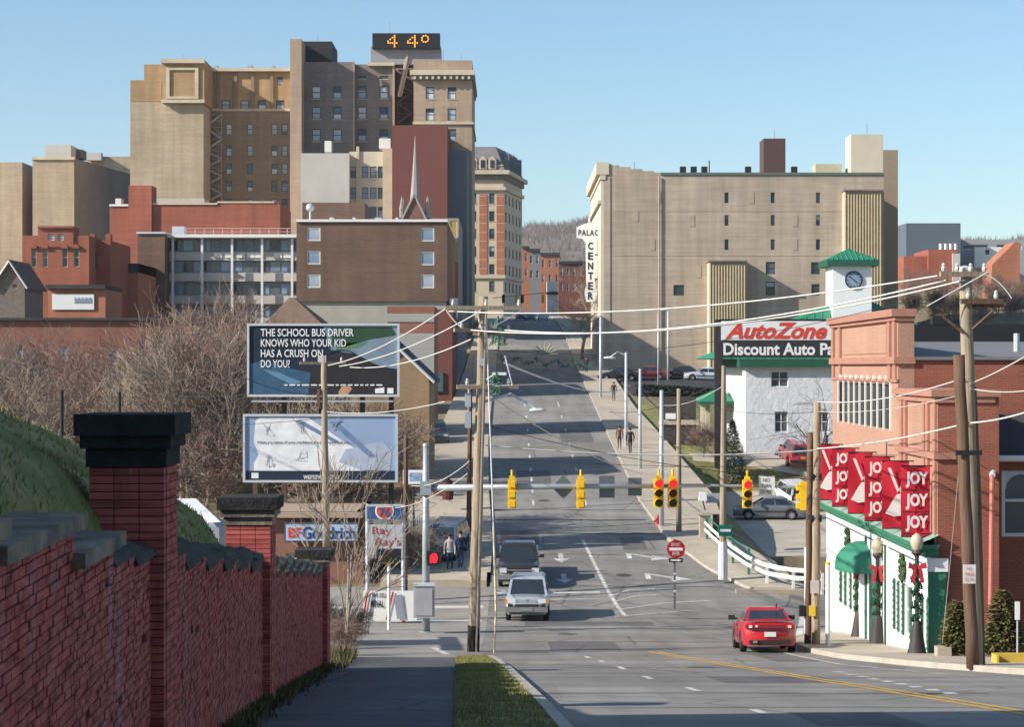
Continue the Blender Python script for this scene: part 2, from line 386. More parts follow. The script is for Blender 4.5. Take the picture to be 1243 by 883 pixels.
# painted markings, each its own sheet following the road grade
mwhite = mat('road_paint_white', (.62, .61, .58), .8, .25, 3, col2=(.40, .385, .36), scale2=2.2); myel = mat('road_paint_yellow', (.55, .33, .06), .8, .3, 2.5)
def mark(name, pts, wd, m, label=None):
    """pts: (X, D) polyline"""
    mb = MB(); seq = []
    for (a, b), (c, d) in zip(pts, pts[1:]):
        n = max(1, int(abs(d - b))) ; st = sorted({b, d} | {float(k) for k in range(math.ceil(min(b, d)), math.floor(max(b, d)) + 1)}, reverse=d < b)
        if abs(d - b) < .2: st = [b, d] if b != d else [b, b + 1e-4]
        for k in st:
            t = (k - b) / (d - b) if abs(d - b) > 1e-6 else (0 if k == b else 1)
            seq.append((lerp(a, c, t), k))
    pv = None
    for i, (x, D) in enumerate(seq):
        x2, D2 = seq[min(i + 1, len(seq) - 1)]; x1, D1 = seq[max(i - 1, 0)]
        t = Vector((x2 - x1, D2 - D1)); t = t.normalized() if t.length > 1e-6 else Vector((0, 1)); nn = Vector((t.y, -t.x)) * wd / 2
        for s_ in (-1, 1):
            xx, dd = x + nn.x * s_, D + nn.y * s_; mb.v.append((xx, dd, zr(dd) + .006))
        k = len(mb.v) - 2
        if pv is not None: mb.f.append((pv, pv + 1, k + 1, k))
        pv = k
    o = mk(name, mb, m, local=True, kind='structure'); return o
def poly_mark(name, poly, m):
    mb = MB(); mb.quad(*[(x, D, zr(D) + .006) for x, D in poly]); return mk(name, mb, m, local=True, kind='structure')
for off in (-.13, .13):
    mark('painted_centre_line', [(4.3 + off, 60), (5.1 + off, 53), (5.9 + off, 45), (6.5 + off, 35), (6.95 + off, 26), (7.4 + off, 15), (8 + off, 2)], .12, myel)
for x, D, l in ((3.4, 26.4, 1.3), (3.2, 34, 1.8), (2.85, 40.3, 1.8), (2.65, 46.5, 1.9), (2.4, 51.3, 1.6), (2.15, 55, 1.4), (3.6, 19, 1.5)): mark('painted_dash', [(x - .04, D + l), (x, D)], .13, mwhite)
for i in range(9): mark('painted_dotted_line', [(7.45 - i * .02 + (i - 4) * .02, 45 - i * 1.45), (7.45 - i * .02, 44.3 - i * 1.45)], .22, mwhite)
mark('painted_edge_line', [(8.1, 62), (8.3, 50), (9.6, 43)], .1, mwhite)
mark('painted_lane_line', [(3.65, 102), (4.62, 80.5)], .16, mwhite)
mark('painted_lane_line', [(1.0, 102), (1.5, 88)], .14, mwhite)
mark('painted_island_line', [(4.62, 80.6), (7.2, 82.4), (9.6, 82.8)], .12, mwhite)
mark('painted_island_line', [(4.45, 82.8), (6.4, 84.6), (8.6, 85.4)], .12, mwhite)
mark('painted_island_line', [(4.2, 86.4), (5.2, 88.2), (6.4, 88.6)], .1, mwhite); mark('painted_island_line', [(4.3, 85), (5.4, 86.6), (6.5, 87)], .1, mwhite)
for yy in (115, 120.5, 126, 131.5, 139, 147, 158, 170): 
    for x in (1.25, 4.3): mark('painted_dash', [(x, yy + 2.2), (x, yy)], .14, mwhite)
for x in (1.2, 4.3): mark('painted_dash', [(x, 186), (x, 181)], .14, mwhite)
def arrow(x, D, turn):
    poly_mark('painted_arrow', [(x - .12, D), (x + .12, D), (x + .12, D + 1.4), (x - .12, D + 1.4)], mwhite)
    if turn == 0: poly_mark('painted_arrow_head', [(x - .42, D - .01), (x, D - 1.1), (x + .42, D - .01)], mwhite)
    else:
        s = turn; poly_mark('painted_arrow', [(x - .1, D + 1.41), (x + .1, D + 1.41), (x + 1.3 * s, D + .35), (x + 1.2 * s, D)], mwhite)
        poly_mark('painted_arrow_head', [(x + 1.0 * s, D - .5), (x + 2.0 * s, D - .1), (x + 1.15 * s, D + .8)], mwhite)
for D in (91, 96.5): arrow(2.4, D, 0); arrow(6.3 - (D - 91) * .1, D, 1)
for D in (96.5,): arrow(-.1, D, -1)
mark('crosswalk_line', [(-6, 73.6), (9.4, 75.6)], .16, mwhite); mark('crosswalk_line', [(-1, 85.5), (3.8, 85.8)], .16, mwhite)
mark('stop_line', [(-.8, 87.4), (3.9, 87.6)], .35, mwhite)
mark('crosswalk_line', [(-9, 78), (-1.2, 78.5)], .9, mat('pale_paving', (.55, .52, .46), .9, .1)); mark('crosswalk_line', [(-9, 83.3), (-1.2, 83.6)], .7, mat('pale_paving', (.5, .5, .5)))
mark('crosswalk_line', [(9.6, 66.5), (12.4, 84)], .25, mwhite)
mark('crosswalk_line', [(-2.5, 63), (-1.9, 58)], .22, mwhite)
patch_m = [asphalt('patch_asphalt_dark', (.15, .145, .14)), asphalt('patch_asphalt_pale', (.275, .262, .24))]
for i, (x, D, w_, l_) in enumerate(((5.3, 38, 2.4, 4.5), (1.6, 30, 1.6, 6), (7.6, 52, 1.2, 7), (2.3, 61, 2.2, 5), (6.2, 69, 3.0, 3.2), (3.0, 76, 5, 2.2), (.4, 100, 2, 5), (5.6, 111, 3.4, 6), (1.4, 124, 2.2, 8), (5, 150, 2.5, 9), (2.4, 168, 3, 8), (6.2, 99, 1.2, 4), (4.4, 24, 1.3, 3))):
    poly = [(x - w_ / 2, D + k) for k in range(int(l_) + 1)] + [(x + w_ / 2, D + k) for k in range(int(l_), -1, -1)]
    mp_ = MB()
    for k in range(int(l_)): mp_.quad(*[(xx, dd, zr(dd) + .003) for xx, dd in ((x - w_ / 2, D + k), (x + w_ / 2, D + k), (x + w_ / 2, D + k + 1), (x - w_ / 2, D + k + 1))])
    mk('road_patch', mp_, patch_m[i % 3 == 1], local=True, kind='structure')
for x, D in ((4.6, 48), (2.0, 71), (5.2, 92), (1.9, 117), (6.8, 33)): poly_mark('manhole_cover', [(x + .36 * math.cos(k * math.pi / 8), D + .36 * math.sin(k * math.pi / 8)) for k in range(16)], mat('manhole_iron', (.06, .055, .05), .6))
tar = mat('tar_seam', (.045, .045, .047), .7, .2)
for D, a, b, wd in ((47.5, 0, 9.5, .08), (58, -.9, 8.6, .1), (66, -.9, 9, .12), (68.5, -1, 9, .06), (104, -.9, 7.8, .35), (109, -.9, 7.4, .4), (33, .3, 8, .08), (97.5, -.9, 8.2, .1), (41, 0, 9, .07), (53, -.5, 9, .09), (74, -1, 11, .1), (79.5, -1, 11, .08), (89, -.9, 9.5, .09), (113, -.9, 7.4, .12), (28, .4, 12, .06)):
    mark('tar_seam', [(a, D), (lerp(a, b, .4), D + .25), (lerp(a, b, .7), D - .1), (b, D + .15)], wd, tar)
# ---------------------------------------------------------------- buildings
def facade(mb, o, u, width, z0, z1, holes=(), reveal=.3):
    """wall sheet with real openings; o=(x,y) of u=0, u unit 2-vector, outward normal (uy,-ux)"""
    us = sorted({0, width} | {max(0, min(width, h[i])) for h in holes for i in (0, 1)})
    zs = sorted({z0, z1} | {max(z0, min(z1, h[i])) for h in holes for i in (2, 3)})
    n = Vector((u[1], -u[0]))
    def pt(a, z, d=0): return (o[0] + u[0] * a - n.x * d, o[1] + u[1] * a - n.y * d, z)
    for i in range(len(us) - 1):
        for j in range(len(zs) - 1):
            cu = (us[i] + us[i + 1]) / 2; cz = (zs[j] + zs[j + 1]) / 2
            if any(h[0] < cu < h[1] and h[2] < cz < h[3] for h in holes): continue
            mb.quad(pt(us[i], zs[j]), pt(us[i + 1], zs[j]), pt(us[i + 1], zs[j + 1]), pt(us[i], zs[j + 1]))
    for h in holes:
        a, b, c, d = h[:4]; r = reveal
        mb.quad(pt(a, c), pt(a, d), pt(a, d, r), pt(a, c, r)); mb.quad(pt(b, c), pt(b, c, r), pt(b, d, r), pt(b, d))
        mb.quad(pt(a, d), pt(b, d), pt(b, d, r), pt(a, d, r)); mb.quad(pt(a, c), pt(a, c, r), pt(b, c, r), pt(b, c))
        mb.quad(pt(a, c, r), pt(b, c, r), pt(b, d, r), pt(a, d, r))
    return mb
WCACHE = {}
def window(root, o, u, h, frame_mat, pane_mat, style='sash', rec=.14, sill=None, name='window', t=None):
    """window part (frame) with its pane sub-part, set back in the opening h"""
    wd, ht = round(h[1] - h[0], 2), round(h[3] - h[2], 2)
    if t is None: t = max(.05, min(.12, wd * .09))
    key = (wd, ht, frame_mat.name, style, t)
    if key not in WCACHE:
        mb = MB(); a = wd / 2
        mb.box(-a, -a + t, 0, .08, 0, ht); mb.box(a - t, a, 0, .08, 0, ht); mb.box(-a + t, a - t, 0, .08, 0, t); mb.box(-a + t, a - t, 0, .08, ht - t, ht)
        if style in ('sash', 'cross'): mb.box(-a + t, a - t, .005, .07, ht / 2 - t / 2, ht / 2 + t / 2)
        if style in ('cross', 'pair'): mb.box(-t / 2, t / 2, .01, .06, t, ht - t)
        if style == 'arch':
            for s in (-1, 1): mb.prism([(s * (a - t), ht - t), (s * (a - t), ht * .82), (s * (a * .55), ht - t)], 'y', .004, .075)
        WCACHE[key] = mesh_of('window', mb, frame_mat)
        pm = MB(); pm.quad((-a + t, .05, t), (a - t, .05, t), (a - t, .05, ht - t), (-a + t, .05, ht - t)); WCACHE[key + ('p',)] = pm
    cu = (h[0] + h[1]) / 2; n = Vector((u[1], -u[0]))
    loc = (o[0] + u[0] * cu - n.x * rec, o[1] + u[1] * cu - n.y * rec, h[2])
    rz = math.atan2(u[1], u[0])
    wo = inst(name, WCACHE[key], root, loc, rz)
    up = random.choice([pane_mat, pane_mat, G['pale'], G['dark'], G['shade']]) if style in ('sash', 'cross') else pane_mat; cut = random.choice((.5, .5, .36, .68)) if up != pane_mat else .5
    pk = key + ('p', pane_mat.name, up.name, cut)
    if pk not in WCACHE:
        a = wd / 2; pmb = MB(); zc = t + (ht - 2 * t) * cut; pmb.quad((-a + t, .05, t), (a - t, .05, t), (a - t, .05, zc), (-a + t, .05, zc)); pmb.quad((-a + t, .05, zc), (a - t, .05, zc), (a - t, .05, ht - t), (-a + t, .05, ht - t))
        WCACHE[pk] = mesh_of('pane', pmb, pane_mat); WCACHE[pk].materials.append(up); WCACHE[pk].polygons[1].material_index = 1
    po = bpy.data.objects.new('pane', WCACHE[pk]); C.objects.link(po); po.parent = wo
    if sill:
        k = ('s', wd, sill.name)
        if k not in WCACHE: WCACHE[k] = mesh_of('sill', MB().box(-wd / 2 - .08, wd / 2 + .08, -rec - .08, .0, -.12, -.002), sill)
        so = bpy.data.objects.new('sill', WCACHE[k]); C.objects.link(so); so.parent = wo
    return wo
class Bld:
    """box building from photo columns/rows at depth D; its front faces the camera"""
    def __init__(s, name, label, x0, x1, D, base_y=None, cat='building', group=None):
        s.X0, s.X1, s.D = PX(x0, D), PX(x1, D), D
        zb = min(zground(X, d) for X in (s.X0, s.X1) for d in (D, D + 15)) if base_y is None else PZ(base_y, D)
        s.zb = zb; s.root = thing(name, label, cat, ((s.X0 + s.X1) / 2, D, zb), 0, group)
    def hole(s, xa, ya, xb, yb, D=None, X0=None):
        D = D or s.D; X0 = s.X0 if X0 is None else X0
        return (PX(xa, D) - X0, PX(xb, D) - X0, PZ(yb, D), PZ(ya, D))
    def wall(s, x0, x1, ytop, m, D=None, depth=12, zb=None, wins=(), fm=None, pm=None, style='sash', roof=None, par=.6, rwins=(), lwins=(), sill=None, name='wall', rec=.14, reveal=.3, X=None):
        D = D or s.D; X0, X1 = X or (PX(x0, D), PX(x1, D)); z1 = PZ(ytop, D) if not isinstance(ytop, tuple) else ytop[0]
        zb = (s.zb - 1.5) if zb is None else zb
        hs = [(PX(a, D) - X0, PX(c, D) - X0, PZ(d, D), PZ(b, D)) for a, b, c, d in wins]
        mb = MB(); facade(mb, (X0, D), (1, 0), X1 - X0, zb, z1, hs, reveal)
        facade(mb, (X1, D), (0, 1), depth, zb, z1, rwins, reveal); facade(mb, (X0, D + depth), (0, -1), depth, zb, z1, lwins, reveal)
        facade(mb, (X1, D + depth), (-1, 0), X1 - X0, zb, z1)
        # parapet inside faces and roof deck
        t = .3; zi = z1 - par
        mb.quad((X0, D, z1), (X1, D, z1), (X1 - t, D + t, z1), (X0 + t, D + t, z1)); mb.quad((X1, D, z1), (X1, D + depth, z1), (X1 - t, D + depth - t, z1), (X1 - t, D + t, z1))
        mb.quad((X1, D + depth, z1), (X0, D + depth, z1), (X0 + t, D + depth - t, z1), (X1 - t, D + depth - t, z1)); mb.quad((X0, D + depth, z1), (X0, D, z1), (X0 + t, D + t, z1), (X0 + t, D + depth - t, z1))
        if par > .05:
            a = [(X0 + t, D + t), (X1 - t, D + t), (X1 - t, D + depth - t), (X0 + t, D + depth - t)]
            for i in range(4):
                p, q = a[i], a[(i + 1) % 4]; mb.quad((*p, zi), (*q, zi), (*q, z1), (*p, z1))
        o = mk(name, mb, m, s.root)
        mk('roof', MB().quad((X0 + t, D + t, zi), (X1 - t, D + t, zi), (X1 - t, D + depth - t, zi), (X0 + t, D + depth - t, zi)), roof or roofg, s.root)
        P_ = pm if isinstance(pm, (list, tuple)) else [pm or G['blue']]
        for i, h in enumerate(hs): window(s.root, (X0, D), (1, 0), h, fm or black, random.choice(P_), style, sill=sill, rec=rec)
        for h in rwins: window(s.root, (X1, D), (0, 1), h, fm or black, random.choice(P_), style, sill=sill, rec=rec)
        for h in lwins: window(s.root, (X0, D + depth), (0, -1), h, fm or black, random.choice(P_), style, sill=sill, rec=rec)
        return o
    def band(s, x0, x1, y0, y1, m, D=None, proud=.25, name='cornice', ret=0, back=.2):
        D = D or s.D; return mk(name, MB().box(PX(x0, D), PX(x1, D), D - proud, D + max(ret, back) - .003, PZ(y1, D), PZ(y0, D)), m, s.root)
def rects(cols, rows, wd, ht): return [(x - wd / 2, y - ht / 2, x + wd / 2, y + ht / 2) for x in cols for y in rows]
def txt(s, parent, o, u, w, h, m, name='lettering', shear=0, bold=0, ext=.02, local=False, spacing=1.0):
    """mesh lettering filling a w x h box whose lower-left corner is o, reading along u"""
    cu = bpy.data.curves.new('t', 'FONT'); cu.body = s; cu.size = 1; cu.shear = shear; cu.offset = bold; cu.resolution_u = 3; cu.space_character = spacing
    ob = bpy.data.objects.new('t', cu); C.objects.link(ob); bpy.context.view_layer.update()
    me = ob.to_mesh(); vs = [v.co.copy() for v in me.vertices]; fs = [tuple(p.vertices) for p in me.polygons]
    ob.to_mesh_clear(); bpy.data.objects.remove(ob); bpy.data.curves.remove(cu)
    x0 = min(v.x for v in vs); x1 = max(v.x for v in vs); y0 = min(v.y for v in vs); y1 = max(v.y for v in vs)
    mb = MB(); u = Vector((u[0], u[1], 0)); nrm = Vector((u.y, -u.x, 0))
    for v in vs: mb.v.append(tuple(Vector(o) + u * ((v.x - x0) / (x1 - x0) * w) + Vector((0, 0, (v.y - y0) / (y1 - y0) * h)) + nrm * .0))
    nb = len(mb.v); mb.f = list(fs)
    return mk(name, mb, m, parent, local=local)

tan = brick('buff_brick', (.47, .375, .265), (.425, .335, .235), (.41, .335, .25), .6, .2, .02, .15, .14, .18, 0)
tan2 = brick('buff_brick_upper', (.43, .285, .15), (.385, .25, .13), (.37, .27, .165), .6, .2, .02, .16, .14, .18, 0)
brn = brick('brown_hotel_brick', (.30, .215, .145), (.26, .19, .13), (.28, .21, .15), .6, .2, .02, .14, .14, .18, 0)
brnd = brick('umber_hotel_brick', (.255, .21, .19), (.215, .18, .165), (.235, .2, .185), .6, .2, .02, .2, .14, .2, 0)
brng = brick('tan_hotel_brick', (.42, .31, .22), (.38, .28, .2), (.38, .3, .23), .6, .2, .02, .14, .14, .18, 0)
stone = mat('limestone', (.55, .47, .35), .9, .1, .6, var2=.08)
fr_dk = paint('window_frame_dark', (.05, .06, .065), .5); fr_wh = paint('window_frame_white', (.62, .62, .6), .5)
# ---- the hotel tower
H = Bld('hotel_tower', 'tall tan brick hotel with a lit temperature sign on its roof', 158, 576, 314, base_y=395)
wn = [G['white'], G['pale'], G['blue'], G['shade']]
H.wall(158, 247, 97, tan, D=316, depth=26)
H.band(158.5, 196, 97.5, 123, tan2, D=316, proud=.06, name='brick_panel'); H.wall(175, 246, 78, tan2, D=317, depth=20, zb=PZ(110, 317))
H.wall(197, 248, 72, tan2, D=315.3, depth=14, zb=PZ(125, 315.3)); H.band(196, 249, 72, 77, stone, D=315.3, proud=.7)
H.band(196, 248.5, 121, 125, stone, D=315.3, proud=.35)
H.band(202, 206, 82, 120, stone, D=315.3, name='panel_frame'); H.band(237, 241, 82, 120, stone, D=315.3, name='panel_frame'); H.band(206, 237, 82, 85, stone, D=315.3, name='panel_frame'); H.band(206, 237, 117, 120, stone, D=315.3, name='panel_frame')
top = rects((274, 297, 318, 340), (127,), 10, 11) + rects((256, 340), (98,), 6.5, 10)
low = rects((278, 303.5, 333, 345.5), (157, 183, 205, 226, 248), 7, 13) + rects((256,), (133,), 7, 12)
H.wall(247, 353, 83, tan2, D=324, depth=16, zb=PZ(134, 324), wins=top, fm=fr_dk, pm=[G['white'], G['pale']])
H.wall(247, 353, 134, brn, D=324, depth=16, wins=low[:-1], fm=fr_dk, pm=wn, par=.02)
H.band(247, 353, 83, 87, stone, D=324, proud=.8); H.band(247, 353, 132, 135, stone, D=324, proud=.2, name='string_course')
for x in (265, 286, 307, 330): H.band(x - 2, x + 2, 88, 132, brn, D=324, proud=.3, name='pilaster')
H.wall(352, 366, 47, brng, D=314, depth=20)
r3 = (112, 137, 164)
H.wall(366, 430, 75, brnd, D=318, depth=18, wins=rects((384, 409.5), r3, 10.5, 15), fm=fr_dk, pm=[G['white'], G['pale']], sill=stone)
H.wall(430, 478, 78, brnd, D=319.5, depth=16, wins=rects((439.5, 466), r3, 10.5, 15) + rects((439.5, 466), (94,), 10, 4), fm=fr_dk, pm=[G['white'], G['pale']], sill=stone)
H.band(428.6, 430.6, 75, 185, brng, D=317.6, proud=.2, name='pilaster'); H.band(476.5, 479, 78, 160, brng, D=319.2, proud=.2, name='pilaster'); H.band(446, 479, 76, 80, stone, D=319.2, proud=.5)
H.wall(478, 503, 80, brn, D=327, depth=10)
H.wall(502, 573, 73, brng, D=314, depth=24, wins=rects((522, 548.5), (113, 139, 164), 10.5, 15), fm=fr_dk, pm=[G['white'], G['pale']], sill=stone)
H.band(498, 576, 86, 92, stone, D=314, proud=1.2, ret=25); H.band(500, 574.5, 92, 97, brnd, D=314, proud=.7, ret=24.6, name='frieze'); H.band(501, 575, 148, 151, stone, D=314, proud=.3, ret=24.4, name='string_course')
for i in range(10): H.band(502 + i * 7.3, 505 + i * 7.3, 92.2, 96, stone, D=313.2, proud=.25, name='bracket')
mk('parapet_box', MB().box(PX(364, 320), PX(403, 320), 320, 330, PZ(75, 320) - .6, PZ(50, 320)), mat('black_penthouse', (.03, .03, .035), .8), H.root)
mk('sign_base', MB().box(PX(450, 320), PX(535, 320), 320, 324, PZ(78, 320), PZ(56, 320)), mat('sign_base_grey', (.30, .29, .30), .7), H.root)
sg = mk('temperature_sign', MB().box(PX(452, 319), PX(534, 319), 319, 321, PZ(58.5, 319), PZ(40, 319)), black, H.root)
bulb = mat('lit_sign_bulbs', (.95, .36, .05), .5, 0, emit=.75)
for s, x0, x1, y0, y1 in (('4', 470, 483, 42, 57.5), ('4', 494, 508, 42, 57.5)):
    n = 0
    for j, rw in enumerate(("...X.", "..XX.", ".X.X.", "X..X.", "XXXXX", "...X.", "...X.")):
        for i, c in enumerate(rw):
            if c == 'X':
                mbx = MB(); xa = lerp(x0, x1, i / 5); ya = lerp(y0, y1, j / 7); mbx.box(PX(xa + .4, 319), PX(xa + 2.1, 319), 318.9, 319, PZ(ya + 1.9, 319), PZ(ya + .4, 319))
                mk('bulb', mbx, bulb, sg)
for k in range(9):
    mbx = MB(); a = k / 9 * 6.283; mbx.box(PX(516 + 4 * math.cos(a) - .8, 319), PX(516 + 4 * math.cos(a) + .9, 319), 318.9, 319, PZ(47 - 4 * math.sin(a) + .8, 319), PZ(47 - 4 * math.sin(a) - .8, 319)); mk('bulb', mbx, bulb, sg)
def fire_escape(B, x0, x1, ys, D, out=1.2, m=None):
    m = m or mat('rusty_iron', (.40, .37, .34), .8); mbf = MB(); X0, X1 = PX(x0, D), PX(x1, D)
    for i, y in enumerate(ys):
        z = PZ(y, D); mbf.box(X0, X1, D - out, D - .05, z - .06, z); mbf.tube([(X0, D - out, z + 1), (X1, D - out, z + 1)], .05, 4)
        for x in (X0, X1): mbf.tube([(x, D - out, z), (x, D - out, z + 1)], .05, 4)
        if i + 1 < len(ys):
            z2 = PZ(ys[i + 1], D); a, b = (X0, X1) if i % 2 else (X1, X0); mbf.tube([(a, D - out, z), (b, D - out, z2)], .2, 4); mbf.tube([(a, D - out - .3, z + .9), (b, D - out - .3, z2 + .9)], .05, 4)
    for x in (X0, X1): mbf.tube([(x, D - out, PZ(ys[0], D)), (x, D - out, PZ(ys[-1], D))], .06, 4)
    return mk('fire_escape', mbf, m, B.root)
fire_escape(H, 250, 270, (140, 155, 170, 184, 194, 205, 215, 226, 236, 247, 256), 324)
fire_escape(H, 483, 500, (85, 100, 113, 126, 138, 150), 327, m=mat('tan_painted_iron', (.42, .34, .27), .7))
mbx = MB(); mbx.tube([P(484, 117, 320), P(495, 66, 320)], .3, 5); mbx.tube([P(487, 117, 320), P(498, 66, 320)], .12, 4); mk('ladder_chute', mbx, mat('tan_painted_iron', (.42, .34, .27), .7), H.root)

# ---- behind and beside the hotel
plast = mat('pale_plaster', (.50, .47, .43), .9, .06, .5, var2=.1, scale2=.15); crm = mat('cream_render', (.56, .50, .40), .9, .06, .5)
B = Bld('plaster_office', 'pale plaster blank-walled office block below the hotel windows', 365, 476, 300, base_y=396)
B.wall(365, 424, 186, plast, depth=14)
B.wall(424, 468, 184, crm, D=302, depth=12, wins=rects((428, 443, 453, 462.5), (209, 234.5, 258), 8, 14), fm=fr_dk, pm=[G['blue'], G['shade']], sill=stone)
B.wall(464.5, 477, 180, stone, D=300.5, depth=12); B.band(432.5, 436, 178, 262, stone, D=302, name='pilaster')
mk('rooftop_unit', MB().box(PX(394, 303), PX(402, 303), 303, 305, PZ(184.6, 303), PZ(171, 303)), white, B.root); mk('rooftop_unit', MB().box(PX(460, 304), PX(474, 304), 304, 307, PZ(180, 304), PZ(168, 304)), white, B.root)
B = Bld('dark_red_block', 'windowless dark red brick block behind the church spire', 476, 543, 296, base_y=396)
dred = brick('dark_red_brick', (.19, .068, .055), (.165, .06, .05), (.17, .08, .07), .5, .18, .02, .06, .1, .06, 0)
B.wall(476, 543, 152, dred, depth=20)
B = Bld('shaded_wall_block', 'narrow block painted in slate-blue shade between the red block and striped tower', 543, 567, 302, base_y=396)
B.wall(543, 567, 183, mat('shade_slate_blue', (.165, .185, .23), .85, .06, .4), depth=16)  # the wall's shade is mixed into this slate-blue colour
# striped Victorian tower: cream stone with red brick strips
S = Bld('striped_tower', 'ornate cream stone office tower with red brick strips and mansard roof', 567, 611, 404, base_y=388)
cst = mat('cream_stone', (.56, .47, .35), .85, .08, .8); rst = brick('red_strip_brick', (.42, .13, .07), (.37, .11, .06), (.45, .3, .2), .8, .3, .03, .1, .2, .05, 0)
rw = (241, 262.5, 284, 305.5, 327, 348)
X0, X1 = PX(567, 404), PX(611, 404); sv = Vector((3.95, 21.0)); sl = sv.length; su = (sv.x / sl, sv.y / sl)
FP = [(X0, 404), (X1, 404), (X1 + sv.x, 425), (X0 + 1, 425)]; fc = (sum(p[0] for p in FP) / 4, sum(p[1] for p in FP) / 4)
def foot(o): return [(p[0] + o * (1 if p[0] > fc[0] else -1), p[1] + o * (1 if p[1] > fc[1] else -1)) for p in FP]
hs = [(PX(a, 404) - X0, PX(c, 404) - X0, PZ(d, 404), PZ(b, 404)) for a, b, c, d in rects((575, 597), rw, 6.5, 12.5)]
rh = [(y, y + 1.5, PZ(r + 6, 404), PZ(r - 6, 404)) for y in (2, 6, 10, 14, 18) for r in rw]
mb = MB(); facade(mb, (X0, 404), (1, 0), X1 - X0, PZ(392, 404), PZ(212, 404), hs); facade(mb, (X1, 404), su, sl, PZ(392, 404), PZ(212, 404), rh); mb.quad((X0, 404, PZ(392, 404)), (X0, 404, PZ(212, 404)), (X0 + 1, 425, PZ(212, 404)), (X0 + 1, 425, PZ(392, 404))); mk('wall', mb, cst, S.root)
for h in hs: window(S.root, (X0, 404), (1, 0), h, fr_dk, random.choice([G['dark'], G['shade']]), 'sash', sill=stone)
for h in rh: window(S.root, (X1, 404), su, h, fr_dk, random.choice([G['dark'], G['shade']]), 'sash')
for x in (586.5, 607.5): S.band(x - 4.8, x + 4.8, 236, 333, rst, D=404, proud=.12, name='brick_strip')
for i in range(9):
    for x in (586.5, 607.5): S.band(x - 4.6, x + 4.6, 238 + i * 11, 238.7 + i * 11, cst, D=404, proud=.16, name='stone_course')
for y0, y1, o, m_, nm in ((227, 231, .5, cst, 'cornice'), (207, 212, 1.2, stone, 'cornice'), (212.1, 218, .45, brnd, 'frieze'), (334, 338, .4, cst, 'cornice')): mk(nm, MB().prism(foot(o), 'z', PZ(y1, 404), PZ(y0, 404)), m_, S.root)
slate = mat('slate_roof', (.20, .19, .19), .7, .15, 1)
za, zb_ = PZ(207, 404), PZ(177, 404); mb = MB(); mb.loft([[(*p, za) for p in foot(.3)], [(*p, zb_) for p in foot(-1.6)]]); mk('roof', mb, slate, S.root)
for x in (574.5, 586, 597.5):
    mb = MB(); a = PX(x, 404); mb.prism([(a - .8, za + .3), (a + .8, za + .3), (a + .8, za + 2.2), (a, za + 3), (a - .8, za + 2.2)], 'y', 403.6, 407); d = mk('dormer', mb, cst, S.root)
    mk('pane', MB().box(a - .4, a + .4, 403.5, 403.59, za + .5, za + 2.1), G['dark'], d)
for i in range(4):
    t = (3 + i * 4.8) / sl; cx0, cy0 = X1 + sv.x * t + .1, 404 + sv.y * t; mb = MB(); mb.prism([(cy0 - 1.1, za + .2), (cy0 + 1.1, za + .2), (cy0 + 1.1, za + 2.4), (cy0, za + 4.0), (cy0 - 1.1, za + 2.4)], 'x', cx0 - 2, cx0 + .5); mk('dormer', mb, slate, S.root)
mb = MB().box(X0, X1, 404, 404.2, za, za + .25); 
for i in range(16): mb.box(lerp(X0, X1, i / 16), lerp(X0, X1, i / 16) + .12, 403.9, 404.1, za, za + 1)
mb.box(X0, X1, 403.88, 404.12, za + 1, za + 1.2); mk('balustrade', mb, cst, S.root)
# church spire
Cn = thing('church_spire', 'slender pale church spire with pinnacles in front of the red block', 'church', (PX(504, 268), 268, PZ(330, 268)))
wst = mat('spire_white', (.29, .275, .255), .7, .08, 1)
c0 = P(504, 262, 272); mb = MB()
mb.loft([[(c0.x + r * math.cos(a), 272 + r * math.sin(a), z) for a in [k * math.pi / 4 + .39 for k in range(8)]] for r, z in ((.95, PZ(262, 272)), (.55, PZ(225, 272)), (.04, PZ(165, 272)))]); mk('spire', mb, wst, Cn)
mk('tower', MB().box(c0.x - 1.9, c0.x + 1.9, 270, 274, PZ(330, 272), PZ(258, 272)), brick('church_brick', (.24, .11, .08), (.2, .09, .07), (.24, .15, .12), .4, .15, .02), Cn)
for sx in (-1, 1):
    for sy in (-1, 1):
        mb = MB(); mb.lathe([(.3, 0), (.3, 1.0), (.36, 1.1), (.02, 3.0)], (c0.x + sx * 1.75, 272 + sy * 1.9, PZ(262, 272) - .4), 6); mk('pinnacle', mb, wst, Cn)
mb = MB(); mb.prism([(c0.x - 1.5, PZ(262, 272) - .6), (c0.x + 1.5, PZ(262, 272) - .6), (c0.x, PZ(246, 272) + .6)], 'y', 269.4, 270); mk('gable', mb, mat('gable_brick', (.2, .1, .08)), Cn)
for s in (-1, 1):
    mb = MB(); mb.tube([(c0.x + s * 1.7, 269.3, PZ(262, 272) - .8), (c0.x, 269.3, PZ(246, 272) + .9)], .16, 5); mk('gable_trim', mb, wst, Cn)

